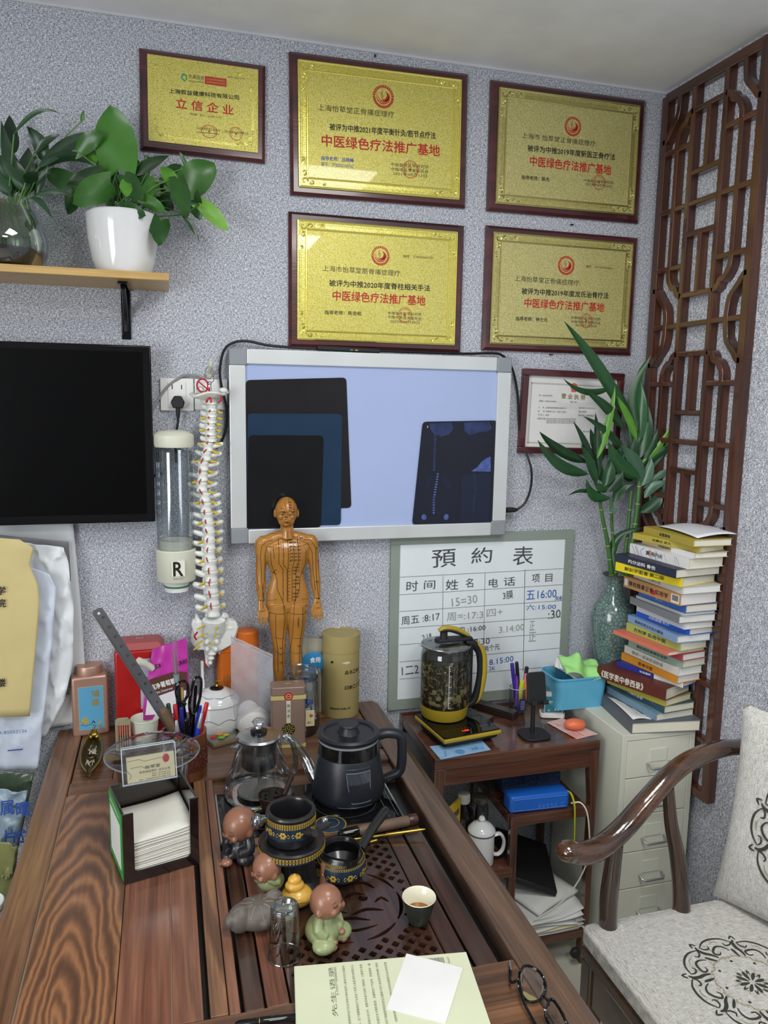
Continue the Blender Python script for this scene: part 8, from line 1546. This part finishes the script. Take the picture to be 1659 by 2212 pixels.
for i, (x, yt, yb, xr, xl, cc, lb, pk, sp, ink, L) in enumerate(BK):
    Y0b = YB_(i); A = at(x, yb, Y0b); z0 = prevz; z1 = max(at(x, yt, Y0b).z, z0+.006)
    if i+1 < len(BK): z1 = max(z0+.006, min(z1+.004, at(BK[i+1][0], BK[i+1][2], YB_(i+1)).z))
    h = z1-z0; prevz = z1
    w_ = .16
    fl = Vector((A.x, Y0b, 0)); best = None
    for k in range(-10, 60):
        th = radians(k*.75); e = Vector((fl.x-sin(th)*L, fl.y+cos(th)*L, (z0+z1)/2)); dx = abs(proj(e)[0]-xl)
        if best is None or dx < best[0]: best = (dx, th)
    th = min(best[1], .42); best = (999, .085)
    for k in range(60):
        w2_ = .09+k*.002;
        if fl.x+cos(th)*w2_ > 1.443 and k: break
        e = Vector((fl.x+cos(th)*w2_, fl.y+sin(th)*w2_, (z0+z1)/2)); dx = abs(proj(e)[0]-xr)
        if best is None or dx < best[0]: best = (dx, w2_)
    w_ = best[1]
    t = thing('book', lb, 'book', (fl.x, fl.y, z0+.0001), th, group='books piled on the cabinet'); h -= .0003
    cm = mat('cover_'+cc, cc, .45, var=.04); ct_ = .0013 if h > .009 else .0006; pm = PAGEW if pk else PAGES
    G().b2((.0015, .003, ct_), (w_-.003, L-.003, h-ct_)).mk('page_block', pm, t, smooth=False)
    g = G(); g.b2((0, 0, 0), (w_, L, ct_)); g.b2((0, 0, h-ct_), (w_, L, h)); g.b2((-.0008, 0, 0), (.0015, L, h)); g.mk('cover', cm, t, smooth=False, bev=min(.0012, h*.1))
    if sp:
        n_ = len(sp); wid = min(L*.7, n_*h*.62); off = L*.55
        if '衷' in sp: wid = L*.62; off = L*.62
        T(t, sp, (-.0010, off, h/2), (0, -1, 0), RZ, wid, h*(.62 if '衷' in sp else .44), ink, .01, .0003)
    if '丁' in lb: pass
    if 'barcode label' in lb:
        G().b2((-.0012, .004, h*.12), (-.0008, .034, h*.85)).mk('barcode_label', PAPER, t, smooth=False); g = G(); yb_ = .007
        while yb_ < .030: q_ = random.uniform(.0006, .0016); g.b2((-.0015, yb_, h*.3), (-.0012, yb_+q_, h*.78)); yb_ += q_+random.uniform(.0006, .0012)
        g.mk('barcode', INK, t, smooth=False); G().b2((-.0012, L*.42, h*.2), (-.0008, L*.50, h*.6)).mk('red_stamp', INKR, t, smooth=False); G().b2((-.0012, L-.018, h*.2), (-.0008, L-.005, h*.8)).mk('white_square', PAPER, t, smooth=False)
    if 'navy and white' in lb: G().b2((-.0014, 0, 0), (-.0008, L*.42, h)).mk('white_spine_part', PAPER, t, smooth=False)
    if 'floral' in lb:
        g = G()
        for k in range(12): y_ = random.uniform(.01, L-.01); g.tube([(-.0012, y_, h*.1), (-.0013, y_+.008, h*.5), (-.0012, y_+random.uniform(-.01, .02), h*.9)], .0006, 4, smooth=3)
        g.mk('floral_lines', INKG, t); G().ell((-.001, L*.62, h*.6), (.0006, .006, h*.2)).mk('flower', mat('peach_flower', 'c98a5c', .6), t)
    if 'tan and white' in lb: G().b2((-.0014, 0, h*.0), (-.0008, L*.42, h)).mk('white_spine_part', PAPER, t, smooth=False)
    if 'ring planner' in lb:
        for y_ in (.035, .045, .055, .15, .16, .17): G().tube([V(-.001, y_, h*.5), V(-.002, y_, h*.9), V(.004, y_, h+.003), V(.010, y_, h+.001)], .0007, 6, smooth=3).mk('ring', CHROME, t)
    if 'very bottom' in lb:
        o = G().grid(lambda u, v: (.012+u*.07, .02+v*.17, h+.002+.003*sin(u*5+v*3)), 6, 8).mk('loose_receipt', PAPER, t, solid=.0006); T(t, '收据 门诊 0.5', (.04, .08, h+.006), (0, -1, 0), (1, 0, 0), .07, .006, INKG, 0, .001); T(t, '合计 处方 2020', (.055, .08, h+.006), (0, -1, 0), (1, 0, 0), .06, .005, INKG, 0, .001)
    topz = z1; toploc = t
# loose white cover flap on the top
o = G().grid(lambda u, v: (u*.115, v*.19, .003+.010*sin(u*2.2)*(1-v*.3)+.004*sin(v*3)), 12, 8).mk('loose_cover', mat('cover_white', 'dfe1e8', .4), None, solid=.0016, ang=180); o.location = (toploc.location.x+.014, toploc.location.y+.004, topz+.0005); o.rotation_euler = (0, 0, toploc.rotation_euler.z-.08); tag(o, 'white magazine curling on top of the book pile', 'magazine')

# ================================================================== vase with lucky bamboo
YV = -.092; vx = at(1324, 1330, YV).x; vz = CT; t = thing('celadon_vase', 'crackle-glazed blue-green vase on the cabinet holding the bamboo stalks', 'vase', (vx, YV, vz)); ZZ = lambda y: at(1324, y, YV).z-vz
rb = .069
G().lathe([(.040, 0), (.042, .004), (.043, .02), (.046, ZZ(1440)), (.058, ZZ(1390)), (.067, ZZ(1355)), (rb, ZZ(1335)), (.060, ZZ(1308)), (.043, ZZ(1290)), (.029, ZZ(1276)), (.0245, ZZ(1262)), (.029, ZZ(1250)), (.038, ZZ(1241)), (.036, ZZ(1240)), (.025, ZZ(1250)), (.024, ZZ(1270)), (0, ZZ(1280))], 64).mk('vase_body', CRK, t)
G().tube([(.0375*cos(2*pi*k/40), .0375*sin(2*pi*k/40), ZZ(1241)) for k in range(41)], .0022, 8).mk('brown_rim', mat('brown_rim', '4a3a30', .3), t)
G().lathe([(.055, -.0), (.058, .006), (.050, .012), (.045, .010)], 40).mk('foot_ring', DKP, t)
zt_ = ZZ(1245)+vz; tb_ = thing('lucky_bamboo', 'lucky bamboo with long drooping leaves standing in the celadon vase', 'plant', (vx, YV, zt_-.02)); BST = mat('bamboo_stalk', '3f6a34', .35, var=.15, vscale=20); BRG = mat('bamboo_node', 'b8ac6a', .5)
def stalk(pts, r0, r1):
    o0 = tb_.location; P = [at(x, y, Y) for x, y, Y in pts]; P = [p-o0 for p in P]; n = len(P); o = G().tube(P, [r0+(r1-r0)*k/(n-1) for k in range(n)], 12, smooth=4).mk('stalk', BST, tb_)
    ps, rs = spl(P, 6, [r0+(r1-r0)*k/(n-1) for k in range(n)])
    for k in range(3, len(ps)-2, 4): a, b = ps[k], ps[k+1]; d = (b-a).normalized()*.001; G().tube([ps[k]-d, ps[k]+d], rs[k]*1.10, 10).mk('node_ring', BRG, tb_)
stalk([(1322, 1262, YV), (1318, 1215, YV), (1312, 1170, YV), (1300, 1110, YV), (1293, 1060, YV-.005)], .0085, .0045)
stalk([(1330, 1262, YV), (1328, 1200, YV-.005), (1322, 1140, YV), (1320, 1080, YV)], .0055, .0045)
stalk([(1344, 1262, YV), (1348, 1215, YV), (1356, 1150, YV), (1364, 1060, YV)], .0065, .0055)
stalk([(1350, 1262, YV-.006), (1362, 1195, YV-.02), (1374, 1120, YV-.02), (1380, 1060, YV-.02), (1383, 1010, YV-.02)], .0095, .006)
BLV = [  # base x,y  tip x,y  width px, material, side bend, Y offsets
 (1354, 905, 1217, 692, 27, BGD, .03, -.02, -.05), (1327, 835, 1217, 818, 15, BGD, -.14, -.02, -.06), (1356, 890, 1327, 825, 22, BGD, -.05, 0, 0), (1290, 990, 1329, 832, 17, BGL, .03, -.03, -.04), (1375, 950, 1327, 850, 16, BGL, .04, -.03, -.03),
 (1345, 925, 1261, 842, 22, BGD, .05, -.03, -.05), (1355, 985, 1260, 899, 18, BGD, .06, -.02, -.05), (1268, 1000, 1165, 932, 24, BGD, -.06, -.01, -.05), (1270, 1025, 1162, 951, 27, BGD, -.10, -.03, -.07), (1282, 1030, 1238, 910, 17, BGD, .06, -.02, -.04),
 (1290, 1035, 1286, 890, 20, BGD, .02, -.02, -.03), (1288, 980, 1275, 925, 16, BGD, 0, 0, 0), (1376, 930, 1406, 768, 27, BGD, -.12, -.01, .0), (1375, 960, 1382, 820, 26, BGD, .05, -.0, .0), (1386, 960, 1393, 840, 16, BGD, .03, .01, .01),
 (1380, 990, 1396, 868, 34, BGD, .05, -.01, .02), (1378, 1035, 1316, 955, 34, BGD, -.10, -.04, -.06), (1384, 1040, 1340, 960, 30, BGG, .08, -.03, -.05), (1385, 1000, 1455, 908, 14, BGL, .08, -.02, -.04), (1388, 1020, 1480, 958, 16, BGD, -.12, -.02, -.06),
 (1388, 1040, 1477, 945, 20, BGG, -.10, -.02, -.05), (1390, 1055, 1511, 1019, 16, BGG, -.16, -.02, -.07), (1380, 1105, 1432, 1053, 28, BGD, .16, -.01, -.04), (1322, 1045, 1342, 965, 38, BGD, -.04, -.02, -.04), (1304, 1050, 1318, 990, 28, BGD, .08, -.03, -.04),
 (1318, 1078, 1267, 1036, 24, BGD, -.18, -.02, -.05), (1322, 1055, 1283, 1040, 20, BGD, -.15, -.03, -.04), (1326, 1085, 1370, 1045, 22, BGD, -.20, -.01, -.03), (1292, 1070, 1225, 1072, 9, BGD, .12, -.02, -.05), (1320, 1100, 1335, 1100, 16, BGG, .2, -.03, -.05),
 (1326, 1225, 1390, 1140, 20, BGD, -.30, -.02, -.06), (1370, 1020, 1350, 900, 24, BGD, .05, .0, .01), (1385, 1050, 1405, 985, 22, BGG, .1, -.03, -.04), (1295, 1000, 1303, 930, 22, BGD, 0, 0, 0), (1350, 1010, 1372, 930, 24, BGD, .05, 0, .0), (1384, 1010, 1420, 925, 18, BGD, .08, -.02, -.03), (1392, 1075, 1450, 1040, 20, BGG, -.15, -.03, -.05), (1310, 1060, 1345, 1015, 26, BGD, .1, -.03, -.04), (1288, 1045, 1255, 960, 20, BGD, .04, -.02, -.04), (1376, 990, 1368, 870, 26, BGD, .03, .0, .01), (1300, 1040, 1270, 985, 24, BGD, .05, 0, -.02), (1365, 1040, 1335, 1005, 22, BGD, .05, 0, -.02)]
for (bx, by, tx, ty, w, m, sb, y0, y1) in BLV: leafpx(tb_, bx, by, tx, ty, w*.84, m, YV+y0, YV+y1, sidebend=sb, rollv=random.uniform(-.25, .25), fold=.3)

# ================================================================== blue basket with a green cloth
p = on(1245, 1517, CT); t = thing('blue_basket', 'sky blue plastic basket with papers and a green cloth on the cabinet edge', 'basket', (1.190, -.135, CT)); BB = mat('basket_blue', '5fb0d2', .4)
def rr_(w, d, z, r, n=5): return [(x, y, z) for x, y in rrect(w, d, r, n)]
Wb, Db, Hb = .180, .115, .100
lv_ = [rr_(Wb*.88, Db*.85, 0, .02), rr_(Wb*1.0, Db, Hb, .028), rr_(Wb*1.04, Db*1.05, Hb, .030), rr_(Wb*1.04, Db*1.05, Hb-.005, .030), rr_(Wb*.98, Db*.97, Hb-.006, .027), rr_(Wb*.86, Db*.82, .003, .019)]
n = len(lv_[0]); vs = sum(lv_, []); fs = [(j*n+k, j*n+(k+1) % n, (j+1)*n+(k+1) % n, (j+1)*n+k) for j in range(5) for k in range(n)]+[tuple(range(n)), tuple(5*n+k for k in range(n))]
G().add(vs, fs).mk('basket_wall', BB, t, ang=50)
o = G().tube([V(-.05, .03, Hb-.004), V(-.052, .03, Hb+.012), V(-.03, .034, Hb+.020), V(-.005, .036, Hb+.016)], .004, 8, smooth=4).mk('grey_lid_edge', mat('grey_cable', ''), t)
for k in range(3): o = G().grid(lambda u, v: ((u-.5)*.11, (v-.5)*.06, .004*sin(u*4+k)), 6, 4).mk('folded_paper', PAPER, None, solid=.0008, ang=180); o.location = (1.178+.01*k, -.135, CT+.106+.004*k); o.rotation_euler = (.5, .55-.15*k, .2*k-.4); tag(o, ['lowest folded paper poking out of the blue basket', 'middle folded paper poking out of the blue basket', 'upper folded paper under the green cloth in the blue basket'][k], 'paper')
def cloth(u, v):
    x = (u-.5)*.125; y = (v-.5)*.085; tip = .045*math.exp(-((u-.38)**2/.02+(v-.5)**2/.15)); return (x, y, .012*sin(u*7+1)+.006*sin(v*9+u*6)+tip-.045*max(0, u-.55)-.02*abs(v-.5))
o = G().grid(cloth, 28, 16).mk('green_cloth', mat('lime_cloth', '9fdc86', .9, bump=.4, bscale=500), None, solid=.002, ang=180); o.location = (1.200, -.155, CT+.126); o.rotation_euler = (.3, .0, -.15); tag(o, 'crumpled lime green cloth lying in the blue basket', 'cloth')

# ================================================================== armchair
t = thing('armchair', 'dark lacquered wooden armchair with curved arm at the lower right', 'chair', (1.12, -1.03, 0)); CH = t; CM = tr(-1.12, 1.03, 0); o0 = t.location
AP = [((1228, 1838), -.815), ((1262, 1843), -.812), ((1300, 1828), -.805), ((1345, 1790), -.795), ((1400, 1727), -.785), ((1450, 1672), -.770), ((1500, 1637), -.75), ((1560, 1617), -.725), ((1610, 1612), -.72)]
far = [at(*p, Y) for p, Y in AP]; pts = far+[V(1.40, -.76, .87), V(1.43, -.88, .885), V(1.44, -1.03, .89)]
rs = [.024, .0275, .0265, .0255, .025, .024, .0235, .023, .022, .021, .021, .021]
arm = G(tr(*(-o0))); arm.tube(pts, rs, 18, flat=.85, smooth=6); arm.ell(pts[0], (.027, .027, .022), 18, 12); o = arm.mk('curved_arm', CHW, t); bake(o, .003, .5, 4)
NA = [V(p.x+.03, -2.12-p.y-.03, p.z) for p in pts[1:]]; G(tr(*(-o0))).tube(NA, rs[1:], 16, flat=.85, smooth=5).mk('curved_arm', CHW, t)
CHZ = wood('chair_wood_upright', ['1c0f09', '352013', '4c2e1a', '27170d'], 'Z', .15, coat=.9)
def post(pts, rs, nm='arm_post'): return G(tr(*(-o0))).tube(pts, rs, 14, flat=1.1, smooth=5).mk(nm, CHZ, t)
post([at(1330, 1822, -.80), at(1322, 1880, -.80), at(1314, 1960, -.795), V(.925, -.79, .44)], [.016, .018, .020, .021]); post([at(1443, 1700, -.775), at(1450, 1780, -.775), at(1465, 1860, -.78), at(1472, 1960, -.785), V(1.10, -.79, .44)], [.0125, .0145, .0175, .0195, .020])
post([NA[3], V(.95, -1.36, .6), V(.925, -1.33, .44)], [.013, .015, .018])
G(CM).b2((.865, -1.34, .425), (1.37, -.77, .458)).mk('seat_frame', CHW, t, smooth=False, bev=.006)
for x, y in ((.885, -.795), (.885, -1.315), (1.345, -.795), (1.345, -1.315)): G(CM).b2((x-.019, y-.019, 0), (x+.019, y+.019, .43)).mk('leg', CHZ, t, smooth=False, bev=.005)
for a, b in (((.875, -1.31, .10), (.90, -.80, .125)), ((.89, -.81, .14), (1.34, -.785, .16)), ((.89, -1.325, .14), (1.34, -1.30, .16)), ((.873, -1.30, .33), (.889, -.81, .425)), ((.90, -.80, .34), (1.33, -.785, .425))): G(CM).b2(a, b).mk('stretcher', CHW, t, smooth=False, bev=.003)
G(tr(*(-o0))).tube([V(1.36, -1.04, .45), V(1.385, -1.04, .6), V(1.41, -1.04, .75), V(1.43, -1.04, .88)], .05, 10, flat=.15, upv=(1, 0, 0), smooth=4).mk('back_splat', CHW, t)
post([V(1.35, -.80, .45), V(1.36, -.79, .65), V(1.37, -.76, .86)], [.015, .013, .013], 'back_post')
post([V(1.35, -1.31, .45), V(1.36, -1.32, .65), V(1.40, -1.36, .87)], [.015, .013, .013], 'back_post')
# seat cushion
t = thing('seat_cushion', 'grey linen seat cushion embroidered with a dark round ornament', 'cushion', (1.105, -1.030, .458)); CW, CD = .475, .52
def dome(x, y): return .046+.006*(1-(2*x/CW)**4)*(1-(2*y/CD)**4)
def cush(u, v):
    x = (u-.5)*CW; y = (v-.5)*CD; e = max(abs(2*u-1), abs(2*v-1)); return (x, y, dome(x, y)-(.010*max(0, (e-.94)/.06)**2))
g = G(); N_ = 30; g.grid(cush, N_, N_); g.mk('cushion_top', FAB, t, ang=180)
G().prism([(x, y) for x, y in rrect(CW+.004, CD+.004, .018, 6)], .001, .040, 'z').mk('cushion_side', FAB, t, bev=.006, seg=3)
EMB = mat('embroidery_dark', '37382f', .7); EMG = mat('embroidery_gold', '9c9478', .7)
def ornament(parent, f, R, cx, cy):
    """round damask wreath drawn as raised stitching; f maps local x,y to a surface point"""
    g, g2 = G(), G()
    def cv(pts, w, gg, k=3):
        P, _ = spl([V(a, b, 0) for a, b in pts], k); n = len(P); gg.tube([f(cx+p.x, cy+p.y) for p in P], [w*(.35+.65*sin(pi*(i+.4)/n)) for i in range(n)], 5, flat=.35)
    def pol(r, a): return (r*R*cos(a), r*R*sin(a))
    for k in range(8):
        a = 2*pi*k/8; s = a+pi/8
        cv([pol(.93, a-.34), pol(1.0, a-.18), pol(1.02, a), pol(1.0, a+.18), pol(.93, a+.34)], .0026, g)
        cv([pol(.93, a+.34), pol(.86, a+.30), pol(.84, a+.20), pol(.90, a+.17)], .0022, g); cv([pol(.93, a-.34), pol(.86, a-.30), pol(.84, a-.20), pol(.90, a-.17)], .0022, g)
        cv([pol(.72, a-.22), pol(.80, a-.12), pol(.84, a), pol(.80, a+.12), pol(.72, a+.22), pol(.66, a+.13), pol(.70, a+.04)], .0028, g)
        cv([pol(.62, s-.16), pol(.72, s-.08), pol(.80, s), pol(.90, s+.03), pol(.98, s)], .0042, g); cv([pol(.58, s), pol(.68, s+.08), pol(.76, s+.12)], .0034, g); cv([pol(1.0, s-.05), pol(1.08, s), pol(1.0, s+.05)], .0024, g)
        cv([pol(.56, a-.36), pol(.60, a-.18), pol(.55, a), pol(.60, a+.18), pol(.56, a+.36)], .0015, g2)
        for j in range(6): q = a-.34+.136*j; cv([pol(.56, q), pol(.61, q+.06)], .0012, g2)
        cv([pol(.92, a-.1), pol(.95, a), pol(.92, a+.1)], .0014, g2); cv([pol(.46, a), pol(.50, a)], .0035, g); cv([pol(.75, s-.2), pol(.88, s-.16)], .0013, g2)
        cv([pol(.05, a), pol(.14, a+.12), pol(.22, a), pol(.14, a-.12), pol(.05, a)], .0024, g); cv([pol(.17, s-.12), pol(.25, s), pol(.17, s+.12)], .0018, g)
        cv([pol(.28, s), pol(.22, s+.25), pol(.30, s+.39)], .0010, g2)
    g.mk('dark_embroidery', EMB, parent)['kind'] = 'stuff'; g2.mk('gold_embroidery', EMG, parent)['kind'] = 'stuff'
mc = on(1625, 2122, .51)-t.location; ornament(t, lambda x, y: (x, y, dome(x, y)+.0004), .125, mc.x, mc.y)
# back cushion
A, B_, Cc = V(1.168, -.782, .512), V(1.335, -1.21, .512), at(1592, 1527, -.772); ex = (B_-A).normalized(); ey = (Cc-A); ey = (ey-ex*ey.dot(ex)); hC = ey.length; ey = ey.normalized(); nz_ = ey.cross(ex)*-1; nz_ = nz_ if nz_.dot(CAM-A) > 0 else -nz_
MB = Matrix((( ex.x, ey.x, nz_.x), (ex.y, ey.y, nz_.y), (ex.z, ey.z, nz_.z))); c_ = A+ex*.24-nz_*.055
t = thing('back_cushion', 'plump grey linen back cushion with dark embroidery leaning in the armchair', 'cushion', c_, rot=MB.to_euler()); wC = .48
def bk(x, y, s=1):
    u, v = min(1, abs(2*x/wC)), min(1, abs(2*(y-hC/2)/hC)); return s*(.056*((1-u**2.6)*(1-v**2.6))**.42+.0015*sin(y*42+x*20)*(1-u)*(1-v))
def pinch(u, v):
    x = (u-.5)*wC; y = v*hC; k = 1-.055*(1-abs(2*v-1)**2)*1; k2 = 1-.04*(1-abs(2*u-1)**2); return x*k, hC/2+(y-hC/2)*k2
g = G()
for s in (1, -1): g.grid(lambda u, v: (*pinch(u, v), bk((u-.5)*wC, v*hC, s)), 30, 30)
g.mk('cushion_cover', FAB, t, ang=180)
mp_ = MB.inverted() @ (at(1700, 1870, -.93)-c_); ornament(t, lambda x, y: (x, y, bk(x/.96, y)+.0025), .135, -.02, .225)
flush_text()
